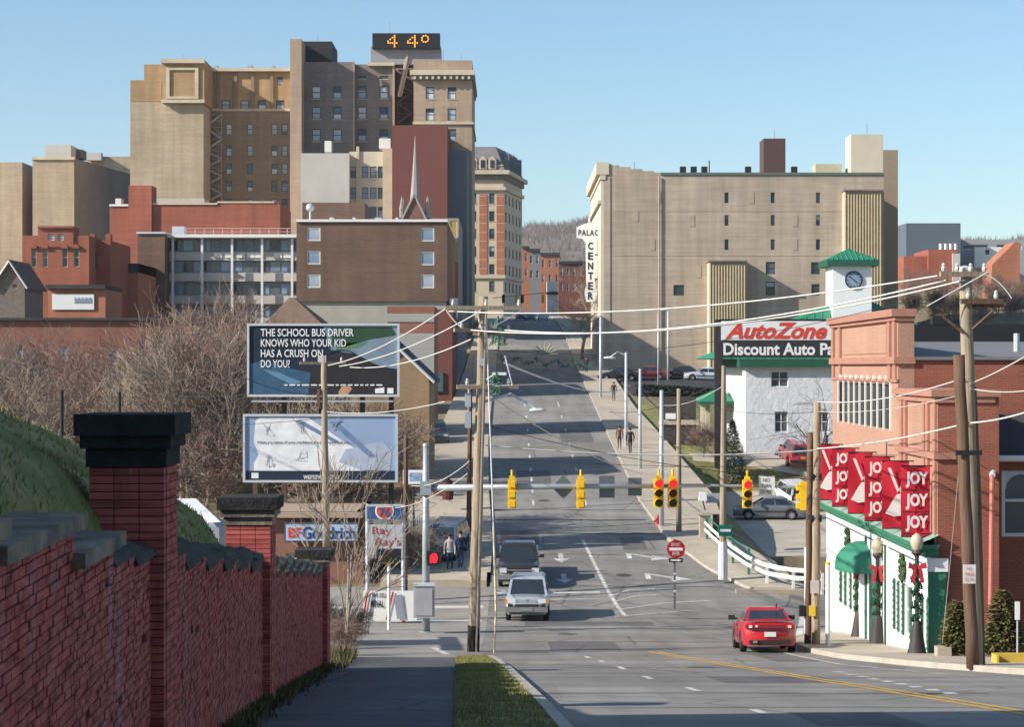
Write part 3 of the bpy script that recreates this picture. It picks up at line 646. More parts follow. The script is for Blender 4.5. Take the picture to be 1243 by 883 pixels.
# ---- brown brick office and its glazed wing
brf = brick('brown_office_brick', (.175, .105, .075), (.15, .088, .063), (.16, .11, .085), .5, .16, .02, .16, .2, .2, 0)
BO = B = Bld('brown_office', 'flat-roofed brown brick office with six square windows', 360, 543, 219)
wq = [(372.5, 276, 389, 292.5), (372.5, 304.5, 389, 321), (372.5, 333, 389, 349.5), (511, 276.5, 527, 293), (511, 305.5, 527, 322), (511, 333, 527, 350)]
B.wall(360, 543, 269, brf, depth=30, wins=wq, fm=fr_wh, pm=[G['pale'], G['blue']], style='plain', rec=.05, zb=PZ(366, 219))
B.band(359.5, 543.5, 266.5, 269.5, white, proud=.25, name='roof_edge', ret=30.3)
B.wall(361, 541, 366, mat('grey_block_base', (.36, .34, .29), .9, .1, .5, var2=.12), D=219.3, depth=26, par=.02, name='base_wall')
B.wall(367, 443, 246, brf, D=231, depth=8, zb=PZ(268, 231))
mk('vent_ball', MB().ball(P(376.5, 252, 228), .5, 10, 6), alu, B.root, smooth=True); mk('vent_stalk', MB().tube([P(376.5, 256, 228), P(376.5, 271, 228)], .12, 6), alu, B.root)
B2 = Bld('corner_shop_block', 'narrow brick block with a yellow panel beside the brown office', 500, 556, 276)
B2.wall(500, 557, 265, mat('drab_tan_render', (.33, .28, .22), .9, .1), depth=20, wins=[(546, 268, 555, 293)], fm=fr_wh, pm=mat('yellow_panel', (.42, .30, .06), .7), style='plain', rec=.05)  # drab tan base colour round the yellow panel
B2.band(545.5, 556, 318, 395, brick('red_shop_brick', (.3, .1, .07), (.26, .09, .06), (.28, .15, .12)), D=276, proud=.15, name='brick_panel')
Wg = Bld('glazed_wing', 'white-columned glazed office wing behind the bare trees', 200, 360, 256)
Wg.wall(200, 360, 287, mat('plain_grey_wall', (.30, .30, .31), .8), depth=14, zb=PZ(400, 256))  # even grey wall behind the glazing
cols = [(209, 'p'), (244.5, 'c'), (281, 'c'), (317.5, 'c'), (354, 'c')]
for k, (ya, yb) in enumerate(((292, 304), (318, 329.5), (345, 357), (372, 384))):
    for a, b in ((201, 208), (210.5, 221), (223, 234), (236, 243), (247, 255), (257, 267), (269, 279), (283, 294), (296, 308), (310, 316), (320, 327), (329, 340), (342, 352), (355.5, 359)):
        h = (PX(a, 256), PX(b, 256), PZ(yb, 256), PZ(ya, 256)); mk('window', MB().box(h[0], h[1], 255.9, 255.99, h[2], h[3]), random.choice([G['shade'], G['dark'], G['blue']]), Wg.root)
    mk('spandrel', MB().box(PX(200.5, 255), PX(359.5, 255), 255.35, 255.9, PZ(yb + 12, 255), PZ(yb + 2, 255)), mat('spandrel_cream', (.50, .47, .43), .8, .12, .4), Wg.root)
    if k == 0:
        for x in (264, 278, 292, 304.5, 314, 337, 349): mk('spandrel_panel', MB().box(PX(x - 5, 255), PX(x + 5, 255), 255.2, 255.34, PZ(yb + 9, 255), PZ(yb + 3, 255)), white, Wg.root)
for x, t in cols: mk('column', MB().box(PX(x - 1.4, 254), PX(x + 1.4, 254), 254.4, 254.7, PZ(400, 254), PZ(288, 254)), white, Wg.root)
mk('fascia', MB().box(PX(199, 254), PX(360, 254), 253.8, 256, PZ(288.5, 254), PZ(284.5, 254)), white, Wg.root)
mb = MB()
for i in range(13): mb.box(PX(225 + i * 11.2, 256), PX(226 + i * 11.2, 256), 256, 256.1, PZ(286, 256), PZ(277, 256))
for y in (277, 281): mb.box(PX(225, 256), PX(360, 256), 255.95, 256.05, PZ(y + .8, 256), PZ(y, 256))
mk('roof_railing', mb, mat('pink_railing', (.55, .32, .3), .6), Wg.root)
mk('rooftop_unit', MB().box(PX(209, 257), PX(224, 257), 257, 259, PZ(285, 257), PZ(275, 257)), alu, Wg.root)
Wg.wall(167, 200, 283, brf, D=252, depth=16); Wg.band(166, 201, 281.5, 284, alu, D=252, ret=16)
# red brick warehouse behind
redb = brick('warehouse_red_brick', (.36, .105, .065), (.31, .09, .055), (.33, .15, .11), .5, .16, .02, .18, .2, .2, 0); redb2 = brick('orange_red_brick', (.42, .155, .085), (.37, .13, .07), (.38, .2, .14), .5, .16, .02, .1, .2, .12, 0)
B = Bld('red_warehouse', 'long red brick warehouse with white coping and square chimney', 133, 340, 285)
B.wall(133, 340, 248, redb, depth=14); B.wall(156, 184, 225, redb, D=284.5, depth=4); B.wall(262, 339, 245.5, redb, D=285.2, depth=12, zb=PZ(262, 285)); B.band(184, 264, 246.5, 248.6, stone, proud=.2, name='coping'); B.band(264, 333, 244.5, 246.6, stone, D=285.2, proud=.2, name='coping'); B.band(133, 156, 248, 250.5, white, proud=.2, name='coping')
B.wall(186, 248, 241, mat('pale_parapet', (.5, .46, .38)), D=295, depth=5, zb=PZ(260, 295)); mk('rooftop_unit', MB().box(PX(140, 286), PX(147, 286), 286, 288, PZ(250, 286), PZ(241, 286)), white, B.root)
B = Bld('low_red_annex', 'low orange brick annex with a dark band roof', 121, 168, 240)
B.wall(121, 168, 320, redb2, depth=12); B.band(121, 168, 320, 331, roofd, proud=.3, name='roof_band', ret=12)
# buff slabs far left
def prism_bld(name, label, pts, ytop, D, m, base_y=400, m2=None):
    r = thing(name, label, 'building', (pts[0][0], pts[0][1], PZ(base_y, D)))
    mb = MB(); z0, z1 = PZ(base_y, D) - 3, PZ(ytop, D)
    n = len(pts)
    for i in range(n):
        p, q = pts[i], pts[(i + 1) % n]; mm = MB().quad((*p, z0), (*q, z0), (*q, z1), (*p, z1)); mk('wall', mm, (m2 if m2 and i == 1 else m), r)
    mk('roof', MB().quad(*[(*p, z1) for p in pts]), roofg, r); return r
a = P(0, 0, 345).x; gd = mat('shade_toned_side', (.17, .14, .125), .9, .15, .3, var2=.2, scale2=.1)  # shade of the receding side put into a darker colour
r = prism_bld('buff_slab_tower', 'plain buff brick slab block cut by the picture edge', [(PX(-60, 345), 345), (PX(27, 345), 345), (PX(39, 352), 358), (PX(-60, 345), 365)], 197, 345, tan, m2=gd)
r = prism_bld('buff_corner_block', 'buff brick block with a shade-painted side and rooftop sheds', [(PX(39.5, 335), 335), (PX(90, 335), 335), (PX(162, 352), 380), (PX(39.5, 335), 380)], 192, 335, tan, m2=gd)
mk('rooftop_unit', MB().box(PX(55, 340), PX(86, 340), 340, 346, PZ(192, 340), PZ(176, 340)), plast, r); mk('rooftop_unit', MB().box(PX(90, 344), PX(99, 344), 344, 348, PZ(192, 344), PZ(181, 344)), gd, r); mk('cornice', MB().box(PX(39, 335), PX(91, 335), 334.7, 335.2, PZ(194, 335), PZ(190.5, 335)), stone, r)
B = Bld('distant_buff_block', 'low buff block glimpsed behind the dark-sided corner block', 105, 160, 392, base_y=396); B.wall(105, 160, 190, tan, depth=10); mk('rooftop_unit', MB().box(PX(106, 391), PX(124, 391), 390, 391.8, PZ(195, 391), PZ(186, 391)), plast, B.root)
# Victorian red building
B = Bld('victorian_block', 'red brick Victorian block with stepped parapet and tall arched windows', 27, 108, 225)
vr = brick('victorian_brick', (.33, .10, .06), (.28, .085, .05), (.3, .14, .1), .4, .14, .02, .12, .3, .12, 0)
B.wall(27, 108, 286, vr, depth=16, wins=[(38, 301, 44, 324), (52, 301, 58, 324), (75.5, 301, 82, 324), (89.5, 301, 96, 324), (36, 338, 45, 352)], fm=fr_wh, pm=[G['dark'], G['shade']], rwins=[(y, y + 1, PZ(322, 225), PZ(304, 225)) for y in (3, 7, 11)])
B.wall(46, 89, 275, vr, D=224.8, depth=3, zb=PZ(300, 225), wins=[(58, 284, 66, 292), (70, 284, 77, 292)], fm=fr_wh, pm=G['pale'])
for x in (41, 55, 78.7, 92.7): 
    mb = MB(); mb.prism([(PX(x + 4.3 * math.cos(t), 225), PZ(301.5 - 5 * math.sin(t), 225)) for t in [k * math.pi / 8 for k in range(9)]], 'y', 224.7, 225); mk('window_hood', mb, vr, B.root)
mk('cornice', MB().box(PX(46, 224.7), PX(89, 224.7), 224.5, 224.9, PZ(277, 224.7), PZ(274.5, 224.7)), vr, B.root)
for x, D in ((112, 229), (131, 236)): mk('chimney', MB().box(PX(x - 3, D), PX(x + 3, D), D, D + 1.2, PZ(292, D), PZ(284, D)), vr, B.root)
B.wall(107, 134, 292, vr, D=229, depth=12)
def gable_house(name, label, x0, x1, yeave, yapex, D, depth, m, rm, wins=(), base_y=None, fm=None, over=.35):
    B = Bld(name, label, x0, x1, D, base_y); X0, X1 = B.X0, B.X1; ze, za = PZ(yeave, D), PZ(yapex, D); xm = (X0 + X1) / 2
    hs = [(PX(a, D) - X0, PX(c, D) - X0, PZ(d, D), PZ(b, D)) for a, b, c, d in wins]; mb = MB(); z0 = B.zb - 1
    facade(mb, (X0, D), (1, 0), X1 - X0, z0, ze, hs); facade(mb, (X1, D), (0, 1), depth, z0, ze); facade(mb, (X0, D + depth), (0, -1), depth, z0, ze); facade(mb, (X1, D + depth), (-1, 0), X1 - X0, z0, ze)
    mb.quad((X0, D, ze), (X1, D, ze), (xm, D, za)); mb.quad((X1, D + depth, ze), (X0, D + depth, ze), (xm, D + depth, za)); mk('wall', mb, m, B.root)
    for h in hs: window(B.root, (X0, D), (1, 0), h, fm or fr_wh, G['shade'], 'sash')
    mb = MB(); t = .18; k = (za - ze) / (xm - X0)
    mb.prism([(X0 - over, ze - over * k), (xm, za), (X1 + over, ze - over * k), (X1 + over, ze - over * k + t), (xm, za + t * 1.3), (X0 - over, ze - over * k + t)], 'y', D - over, D + depth + over); mk('roof', mb, rm, B.root)
    for s, xx in ((-1, X0), (1, X1)):
        mk('verge_board', MB().tube([(xx + s * over, D - over - .03, ze - over * k + .05), (xm, D - over - .03, za + .06)], .09, 4), white, B.root)
    return B
gable_house('gabled_cottage', 'small dark gabled cottage at the left edge among bare trees', -6, 30, 345, 318, 205, 8, mat('grey_clapboard', (.17, .14, .125), .9, .2), mat('brown_shingle', (.12, .09, .075), .9, .2, 2), wins=[(6, 338, 12, 350), (15, 338, 21, 350)])
B = Bld('banner_shed', 'low dark-roofed brick shed with a white banner', 58, 128, 190)
B.wall(58, 128, 350, redb2, depth=8); B.band(57, 129, 346, 351, roofd, proud=.5, ret=8, name='roof_edge')
bn = mk('banner', MB().box(PX(63, 189.8), PX(114, 189.8), 189.85, 189.93, PZ(376, 189.8), PZ(357, 189.8)), white, B.root)
mb = MB(); 
for i in range(14): mb.box(PX(90 + i * 1.5, 189.7), PX(90.9 + i * 1.5, 189.7), 189.8, 189.84, PZ(368, 189.7), PZ(361 + (i * 7 % 3), 189.7))
mk('lettering', mb, mat('faded_blue_print', (.3, .34, .42)), bn)
B = Bld('hip_roof_house', 'house with steep brown hipped roof above the upper billboard', 320, 388, 172)
B.wall(322, 386, 395, brf, depth=9, par=.02); X0, X1 = PX(318, 171), PX(392, 171); za = PZ(395, 171)
mb = MB(); xm = PX(347, 171); mb.loft([[(X0, 171.3, za), (X1, 171.3, za), (X1, 182, za), (X0, 182, za)], [(xm - .2, 175.5, PZ(361, 175)), (xm + .2, 175.5, PZ(361, 175)), (xm + .2, 177, PZ(361, 175)), (xm - .2, 177, PZ(361, 175))]]); mk('roof', mb, mat('brown_shingle2', (.17, .115, .085), .9, .2, 2), B.root)
# left street row below the brown office
sid = mat('grey_siding', (.34, .335, .31), .85, .08, .4, stretch=(.3, .3, 9)); 
B = Bld('sided_building', 'grey sided building stepping down the street below the brown office', 470, 527, 153)
B.wall(470, 527, 372, brick('sided_red', (.3, .11, .075), (.26, .09, .06), (.28, .16, .12)), depth=8); B.band(470, 527, 381, 391, sid, proud=.06, name='siding'); B.band(470, 527, 405, 470, sid, proud=.06, name='siding')
B = Bld('dark_brick_shop', 'dark red brick shop at the kerb with tall white windows', 527, 549, 190)
B.wall(527, 549, 376, dred, depth=13, rwins=[(y, y + 1.6, zr(193) + 1.2 + f * 3.6, zr(193) + 3.4 + f * 3.6) for y in (1, 4.5, 8) for f in (0, 1)], fm=fr_wh, pm=[G['shade'], G['blue']])
B.band(526, 538, 452, 476, mat('teal_panel', (.06, .12, .13)), proud=.2, name='shopfront_panel')
B = Bld('shaded_brick_shop', 'shaded blue-grey shop front further up the left kerb', 549, 566, 205); B.wall(549, 568, 362, mat('shade_blue_grey', (.13, .15, .19), .85), depth=40, X=(PX(546, 205), -5.6), rwins=[(y, y + 2, zr(210) + 1 + f * 3.8, zr(210) + 3.4 + f * 3.8) for y in (2, 8, 14, 20, 26, 32) for f in (0, 1)], fm=fr_wh, pm=[G['shade'], G['dark']])  # street-side shade put into the blue-grey wall colour
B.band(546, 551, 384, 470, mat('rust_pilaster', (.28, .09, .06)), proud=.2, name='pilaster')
ybr = brick('yellow_gable_brick', (.34, .225, .12), (.29, .19, .10), (.3, .22, .15), .3, .1, .015, .12, .3, .12)
gable_house('gable_end_house', 'narrow gabled house of yellow brown brick beside the billboards', 425, 521, 459, 414, 126, 9, ybr, mat('dark_shingle', (.05, .05, .06), .9, .2, 2), base_y=600)
# buildings far up the street
for nm, lb, x0, x1, yt, D, m in (('corner_brick_block', 'red brick block with bay windows just past the striped tower', 634, 643, 300, 440, redb2), ('grey_fronted_block', 'grey fronted shop block up the street before the red ones', 641, 656, 303, 470, mat('grey_front', (.2, .2, .22))), ('tall_red_block', 'orange red brick block closing the far end of the street', 655, 680, 308, 520, redb2), ('dark_corner_block', 'dark brick building behind the big bare street tree', 678, 745, 318, 500, dred)):
    B = Bld(nm, lb, x0, x1, D, base_y=384); n = max(1, int((x1 - x0) / 7)); B.wall(x0, x1, yt, m, depth=14, wins=rects([x0 + (i + .5) * (x1 - x0) / n for i in range(n)], (yt + 12, yt + 30), 3, 9), fm=fr_wh, pm=G['shade'], zb=PZ(392, D)); B.band(x0, x1, yt - 1, yt + 2, roofd, proud=.5)
B = Bld('white_corner_store', 'small white-fronted store at the end of the street', 664, 677, 430, base_y=386); B.wall(664, 677, 341, white, depth=6, zb=PZ(390, 430)); B.band(663, 678, 355, 357.5, roofd, proud=.6, name='awning')

# ---- right side: the Palace block
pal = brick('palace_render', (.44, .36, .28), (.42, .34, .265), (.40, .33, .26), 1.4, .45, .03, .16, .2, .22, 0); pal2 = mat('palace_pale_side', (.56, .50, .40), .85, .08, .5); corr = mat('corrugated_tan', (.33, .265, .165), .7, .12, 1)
PB = B = Bld('palace_block', 'huge beige rendered block with rows of tiny windows', 733, 1073, 232, base_y=446)
X0p = B.X0; D = 232
wsm = rects((882, 938, 993), (240, 267.5, 297), 5, 13) + [(929.5, 318, 941, 333), (984.5, 318.5, 995.5, 333), (929.5, 342, 940.5, 359), (985, 345, 995, 359), (817.5, 346, 830.5, 359)]
B.wall(733, 1073, 211, pal, depth=30, wins=wsm, fm=fr_dk, pm=[G['dark'], G['shade']], style='sash', rec=.12, zb=PZ(452, D))
# street face with cornice, stepped parapet
mb = MB()
for i, (a, b, y) in enumerate(((733, 742, 199), (742, 752, 200.5), (752, 766, 202.5), (766, 780, 205), (780, 794, 207.5), (794, 802, 209.5))): mb.box(PX(a, D), PX(b, D), D + .003, D + .6, PZ(212, D), PZ(y, D))
mk('stepped_parapet', mb, pal, B.root)
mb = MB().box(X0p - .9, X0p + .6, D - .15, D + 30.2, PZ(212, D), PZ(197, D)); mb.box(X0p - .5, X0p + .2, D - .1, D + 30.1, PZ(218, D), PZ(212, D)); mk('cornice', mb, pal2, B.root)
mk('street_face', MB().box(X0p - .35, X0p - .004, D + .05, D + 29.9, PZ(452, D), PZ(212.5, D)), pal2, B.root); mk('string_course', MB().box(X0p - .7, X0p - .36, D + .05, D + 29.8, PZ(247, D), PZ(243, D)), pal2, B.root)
mk('pier_strip', MB().box(X0p + .55, X0p + .75, D - .08, D - .004, PZ(440, D), PZ(215, D)), pal, B.root)  # raised upright strip in the wall's own colour
for x0, x1, y0, D2 in ((861, 906, 318, 229.6), (1025, 1071, 232, 230.6)):
    mb = MB(); Xa, Xb = PX(x0, D2), PX(x1, D2); n = int((Xb - Xa) / .32)
    for i in range(n):
        xa = lerp(Xa, Xb, i / n); xb = lerp(Xa, Xb, (i + 1) / n); xm = (xa + xb) / 2
        mb.quad((xa, D2, PZ(452, D)), (xm, D2 - .09, PZ(452, D)), (xm, D2 - .09, PZ(y0, D2)), (xa, D2, PZ(y0, D2))); mb.quad((xm, D2 - .09, PZ(452, D)), (xb, D2, PZ(452, D)), (xb, D2, PZ(y0, D2)), (xm, D2 - .09, PZ(y0, D2)))
    mk('corrugated_shaft', mb, corr, B.root)
    mk('shaft_side', MB().box(Xa, Xb, D2 + .004, D - .004, PZ(452, D), PZ(y0, D2)), pal2, B.root); mk('shaft_cap', MB().box(Xa - .15, Xb + .15, D2 - .3, D - .004, PZ(y0, D2) + .002, PZ(y0 - 2, D2)), brnd, B.root)
B.wall(1033, 1072, 163, pal2, D=236, depth=4, zb=PZ(212, 236)); B.wall(1066, 1090, 182, mat('palace_rear', (.30, .235, .17), .9, .1), D=248, depth=16)
bp = B.wall(927, 953.5, 168, mat('dark_penthouse', (.09, .055, .05), .8, .1), D=240, depth=4, zb=PZ(214, 240), par=.05)
mk('coping', MB().box(PX(802, D), PX(1072.5, D), D - .15, D + .5, PZ(212.5, D), PZ(209.5, D)), mat('green_coping', (.10, .15, .12)), B.root)
for x in (829, 842, 855, 908, 964): mk('roof_vent', MB().cbox(P(x, 208.5, 238), .7, .7, 1.2), black, B.root)
mk('rooftop_unit', MB().box(PX(990, 238), PX(1022, 238), 238, 241, PZ(214, 238), PZ(199, 238)), mat('tan_unit', (.45, .42, .3)), B.root); mk('roof_mast', MB().tube([P(861, 212, 238), P(861, 195, 238)], .07, 5), black, B.root)
# Palace Center sign
Sg = thing('palace_sign', 'white torch-shaped vertical sign reading palace center', 'sign', P(716, 368, 240))
mb = MB(); Q = lambda x, y: (PX(x, 240), PZ(y, 240))
mb.prism([Q(700, 276), Q(708, 272.5), Q(716.5, 270), Q(725, 272.5), Q(733, 276), Q(733, 289), Q(726, 290), Q(722, 296), Q(721.5, 345), Q(724, 356), Q(721, 366), Q(712, 367), Q(709.5, 356), Q(711.5, 345), Q(711, 296), Q(707, 290), Q(700, 289)][::-1], 'y', 239.7, 240.3); mk('panel', mb, paint('sign_white', (.75, .76, .77), .5), Sg)
lt_dk = mat('sign_letter_dark', (.02, .025, .03), .6, 0)
txt('PALACE', Sg, (PX(702, 240), 239.66, PZ(286.5, 240)), (1, 0), PX(731, 240) - PX(702, 240), PZ(279, 240) - PZ(286.5, 240), lt_dk, bold=.02, spacing=1.25)
for i, c in enumerate('CENTER'): txt(c, Sg, (PX(713.6, 240), 239.66, PZ(303.5 + i * 12.1, 240)), (1, 0), PX(719.8, 240) - PX(713.6, 240), .92, lt_dk, bold=.03)
mk('finial', MB().tube([P(715.5, 270, 240), P(715.5, 261, 240)], .09, 6), alu, Sg); mk('bracket', MB().box(PX(722, 240.2), X0p, 240.1, 240.25, PZ(310, 240), PZ(308.5, 240)), black, Sg); mk('bracket', MB().box(PX(722, 240.2), X0p, 240.1, 240.25, PZ(340, 240), PZ(338.5, 240)), black, Sg)
# far right hillside buildings
B = Bld('grey_metal_hall', 'tall blue-grey windowless hall on the right hillside', 1100, 1166, 385, base_y=345); B.wall(1100, 1166, 271, mat('blue_grey_cladding', (.11, .135, .165), .7, .08, .3), depth=18)
B = Bld('hillside_red_block', 'red brick block with chimney pots below the grey hall', 1097, 1162, 330, base_y=372); B.wall(1097, 1128, 311, redb, depth=12); B.wall(1127, 1162, 303, redb, D=329, depth=12, lwins=())
for i in range(4): mk('chimney_pot', MB().lathe([(.3, 0), (.3, .9), (.38, 1)], (PX(1142 + i * 6, 332), 332, PZ(303, 332)), 8), white, B.root)
B.band(1156, 1165, 308, 345, plast, D=328.8, proud=.2, name='pale_corner')
B = Bld('parking_deck', 'concrete parking deck with white kiosk on the far right hillside', 1160, 1250, 400, base_y=350); B.wall(1160, 1260, 291, mat('deck_grey', (.33, .33, .35)), depth=20, wins=[(1168, 297, 1200, 303), (1210, 297, 1240, 303)], fm=fr_wh, pm=G['dark'], style='plain'); B.wall(1183, 1216, 300, white, D=392, depth=3, wins=[(1196, 303, 1201, 309)], pm=G['dark'], style='plain', zb=PZ(325, 392))
mb = MB().quad(P(1200, 345, 300), P(1236, 345, 300), P(1236, 293, 300), P(1206, 325, 300)); B = Bld('ramp_brick_wall', 'sloping-topped orange brick gable wall on the right hillside', 1204, 1238, 300, base_y=372)
mb = MB(); mb.prism([(PX(1204, 300), PZ(380, 300)), (PX(1238, 300), PZ(380, 300)), (PX(1238, 300), PZ(294, 300)), (PX(1232, 300), PZ(294, 300)), (PX(1204, 300), PZ(322, 300))], 'y', 300, 306); mk('wall', mb, redb2, B.root)

# floor bands, bricked-up openings and seams on the big beige block
for y in (256, 310): mk('floor_band', MB().box(PX(745, 232), PX(1022, 232), 231.97, 231.997, PZ(y + .9, 232), PZ(y, 232)), pal, PB.root)
for x, y in ((800, 240), (840, 268), (792, 297), (772, 262), (848, 330), (965, 268), (965, 297), (912, 240)): mk('bricked_opening', MB().box(PX(x - 3, 232), PX(x + 3, 232), 231.96, 231.996, PZ(y + 7, 232), PZ(y - 7, 232)), mat('patched_render', (.40, .33, .25), .9, .12, 1), PB.root)
mk('rain_pipe', MB().tube([P(800, 214, 231.8), P(800, 436, 231.8)], .09, 6), pal, PB.root)
# low brick row among the trees
LB = Bld('low_brick_row', 'long low red brick row glimpsed through the thicket', -30, 292, 178)
LB.wall(-30, 292, 388, brick('sooty_red_brick', (.25, .095, .07), (.21, .08, .06), (.23, .14, .11), .4, .14, .02, .2, .3, .15, 0), depth=9, wins=[(18, 418, 28, 436), (72, 420, 82, 438), (133, 424, 144, 442), (210, 424, 222, 442), (258, 424, 268, 442)], fm=fr_wh, pm=[G['pale'], G['blue']])
LB.band(-31, 293, 386, 389, roofd, proud=.4, ret=9.3, name='roof_edge')

# rooftop clutter
for B_, x, y0, y1, D in ((H, 472, 40, 26, 321), (H, 538, 75, 60, 316), (H, 222, 72, 66, 318), (H, 385, 50, 42, 324), (H, 560, 73, 66, 318), (PB, 1052, 163, 150, 238), (PB, 940, 168, 158, 241), (PB, 770, 204, 196, 236)): mk('roof_mast', MB().tube([P(x, y0 + 1, D), P(x, y1, D)], .07, 5), steel, B_.root)
for x, wd, D in ((260, 4, 326), (300, 6, 327), (330, 3, 326), (455, 3, 324)): mk('roof_vent', MB().box(PX(x, D), PX(x + wd, D), D, D + 1.5, PZ(86, D), PZ(79, D)), steel, H.root)
for x, wd in ((400, 5), (428, 3), (455, 8), (480, 3)): mk('roof_vent', MB().box(PX(x, 226), PX(x + wd, 226), 226, 227.5, PZ(275, 226), PZ(264, 226)), alu if wd < 6 else steel, BO.root)
# ---------------------------------------------------------------- foreground retaining wall
def wallbrick_mat(name, k=1.0):
    m, nt, b = _new(name); ge = nt.nodes.new("ShaderNodeNewGeometry"); pos = ge.outputs["Position"]
    rp = nt.nodes.new("ShaderNodeValToRGB"); cr = rp.color_ramp
    cr.elements[0].position = .32; cr.elements[0].color = (.19 * k, .045 * k, .038 * k, 1); cr.elements[1].position = .7; cr.elements[1].color = (.43 * k, .12 * k, .10 * k, 1)
    e = cr.elements.new(.5); e.color = (.34 * k, .08 * k, .07 * k, 1)
    mpb = nt.nodes.new("ShaderNodeMapping"); mpb.inputs["Scale"].default_value = (1, 4.2, 12.5); nt.links.new(pos, mpb.inputs[0])
    nt.links.new(_noise(nt, mpb.outputs[0], 1, 2, .55), rp.inputs[0]); s = rp.outputs[0]
    def mixin(s, fac_sock, col):
        mx = nt.nodes.new("ShaderNodeMix"); mx.data_type = 'RGBA'; nt.links.new(fac_sock, mx.inputs[0]); nt.links.new(s, mx.inputs[6]); mx.inputs[7].default_value = (*col, 1); return mx.outputs[2]
    def ramp(sock, a, b_, top=1):
        r = nt.nodes.new("ShaderNodeMapRange"); r.inputs[1].default_value = a; r.inputs[2].default_value = b_; r.inputs[4].default_value = top; nt.links.new(sock, r.inputs[0]); return r.outputs[0]
    mp = nt.nodes.new("ShaderNodeMapping"); mp.inputs["Scale"].default_value = (1, 1.3, .16); nt.links.new(pos, mp.inputs[0])
    s = mixin(s, ramp(_noise(nt, mp.outputs[0], 1.6, 5, .7), .56, .70, .55), (.36, .29, .29))       # lime runs
    s = mixin(s, ramp(_noise(nt, pos, 7, 4, .7), .63, .72, .6), (.36, .29, .27))                     # spalled bricks
    s = mixin(s, ramp(_noise(nt, mp.outputs[0], 3.1, 4, .7), .56, .74, .6), (.05, .045, .045))     # soot
    nt.links.new(s, b.inputs["Base Color"]); b.inputs["Roughness"].default_value = .9; b.inputs["Specular IOR Level"].default_value = .2
    bp = nt.nodes.new("ShaderNodeBump"); bp.inputs["Strength"].default_value = .6; bp.inputs["Distance"].default_value = .01
    nt.links.new(_noise(nt, pos, 60, 4), bp.inputs["Height"]); nt.links.new(bp.outputs[0], b.inputs["Normal"]); return m
wb = wallbrick_mat('old_wall_brick', 1.35); mortar = mat('old_mortar', (.055, .04, .037), .95, .3, 5, .4, 30)
cope = mat('mossy_coping_stone', (.085, .075, .068), .95, .4, 4, .8, 14, col2=(.05, .055, .035), scale2=2); capm = mat('sooty_cap_stone', (.028, .027, .028), .95, .4, 5, .8, 16); copel = mat('weathered_coping_slab', (.27, .21, .15), .95, .3, 4, .6, 14, col2=(.11, .10, .09), scale2=1.6)
RW = thing('retaining_wall', 'sooty red brick retaining wall with three capped piers along the sidewalk', 'wall', (WX(15), 15, -4))
PIERS = [(15.7, .60, -.38, .42), (27.0, .62, PZ(604, 27), .38), (44.0, .62, PZ(668, 44), .34)]
steps = []          # (D0, D1, top)
D = 8.0
for D0, D1, top in ((7.6, 9.9, -.86), (9.9, 12.2, -1.0), (12.2, 13.8, -1.25), (13.8, 14.8, -1.4), (14.8, 15.7, -1.5)): steps.append((D0, D1, top))
D = 16.3
while D < 26.9: steps.append((D, min(D + 1.75, 27.0), -1.74 - (D - 16.9) * .108)); D += 1.75
D = 27.62
while D < 43.9: steps.append((D, min(D + 2.05, 44.0), -2.98 - (D - 28) * .108)); D += 2.05
core = MB(); stuff = MB(); cand = []
rnd = random.Random(3)
th = math.atan(.0475)
def brick_at(D, z, L, proud, out=0.0):
    x = WX(D) - .05 + out; return (x + proud, D, z, L)
for (D0, D1, top) in steps:
    zb = zr(D1) - .25; n = len(core.v)
    core.prism([(WX(D0) - .014, D0), (WX(D1) - .014, D1), (WX(D1) - .34, D1), (WX(D0) - .34, D0)], 'z', zb, top)
    zc = top - .067; k = 0
    while zc > zb:
        off = -.0 if k % 2 else -.1; D = D0 + off
        while D < D1 - .02:
            a, b = max(D, D0 + .003), min(D + .19, D1 - .003)
            if b - a > .04 and not (rnd.random() < .012): cand.append(((a + b) / 2, zc + .028, b - a, rnd.uniform(-.005, .007)))
            D += .2
        zc -= .0635; k += 1
cand.sort(key=lambda c: c[0])
vis = [c for c in cand if c[0] > 9.35 and HY - F * c[1] / c[0] < 884]
objs = vis[:230]; oset = set(objs)
BM = {}
for c in objs:
    L = round(c[2], 2)
    if L not in BM: BM[L] = mesh_of('brick', MB().cbox((0, 0, 0), .1, L - .004, .053), wb)
    o = inst('brick', BM[L], RW, (WX(c[0]) - .05 + .006 + c[3], c[0], c[1]), th); o.rotation_euler.x = rnd.uniform(-.012, .012)
for c in cand:
    if c in oset: continue
    stuff.cbox((WX(c[0]) - .05 + .006 + c[3], c[0], c[1]), .1, c[2] - .004, .053, th)
mk('wall_core', core, mortar, RW); tag(mk('brickwork', stuff, wb, RW), kind='stuff')
for i, (D0, D1, top) in enumerate(steps):
    if D1 <= 13.9 or i == 0:
        mb = MB(); mb.prism([(WX(D0) + .09, D0 - .06), (WX(D1) + .09, D1 + .02), (WX(D1) - .48, D1 + .02), (WX(D0) - .48, D0 - .06)], 'z', top + .004, top + .1); mk('coping_slab', mb, copel, RW)
    else:
        mb = MB(); k = max(1, int((D1 - D0) / .42)); 
        for j in range(k):
            a, b = lerp(D0, D1, j / k), lerp(D0, D1, (j + 1) / k) - .012; h = rnd.uniform(.07, .12); ov = rnd.uniform(.02, .05)
            m2 = MB(); m2.loft([[(WX(a) + ov, d, top + .003), (WX(a) + ov - .02, d, top + h * .8), (WX(a) - .1, d, top + h + rnd.uniform(0, .04)), (WX(a) - .4, d, top + h), (WX(a) - .42, d, top + .003)] for d in (a, (a + b) / 2, b)]); mk('coping_stone', m2, cope, RW)
pbr = []; pc = MB(); ps = MB()
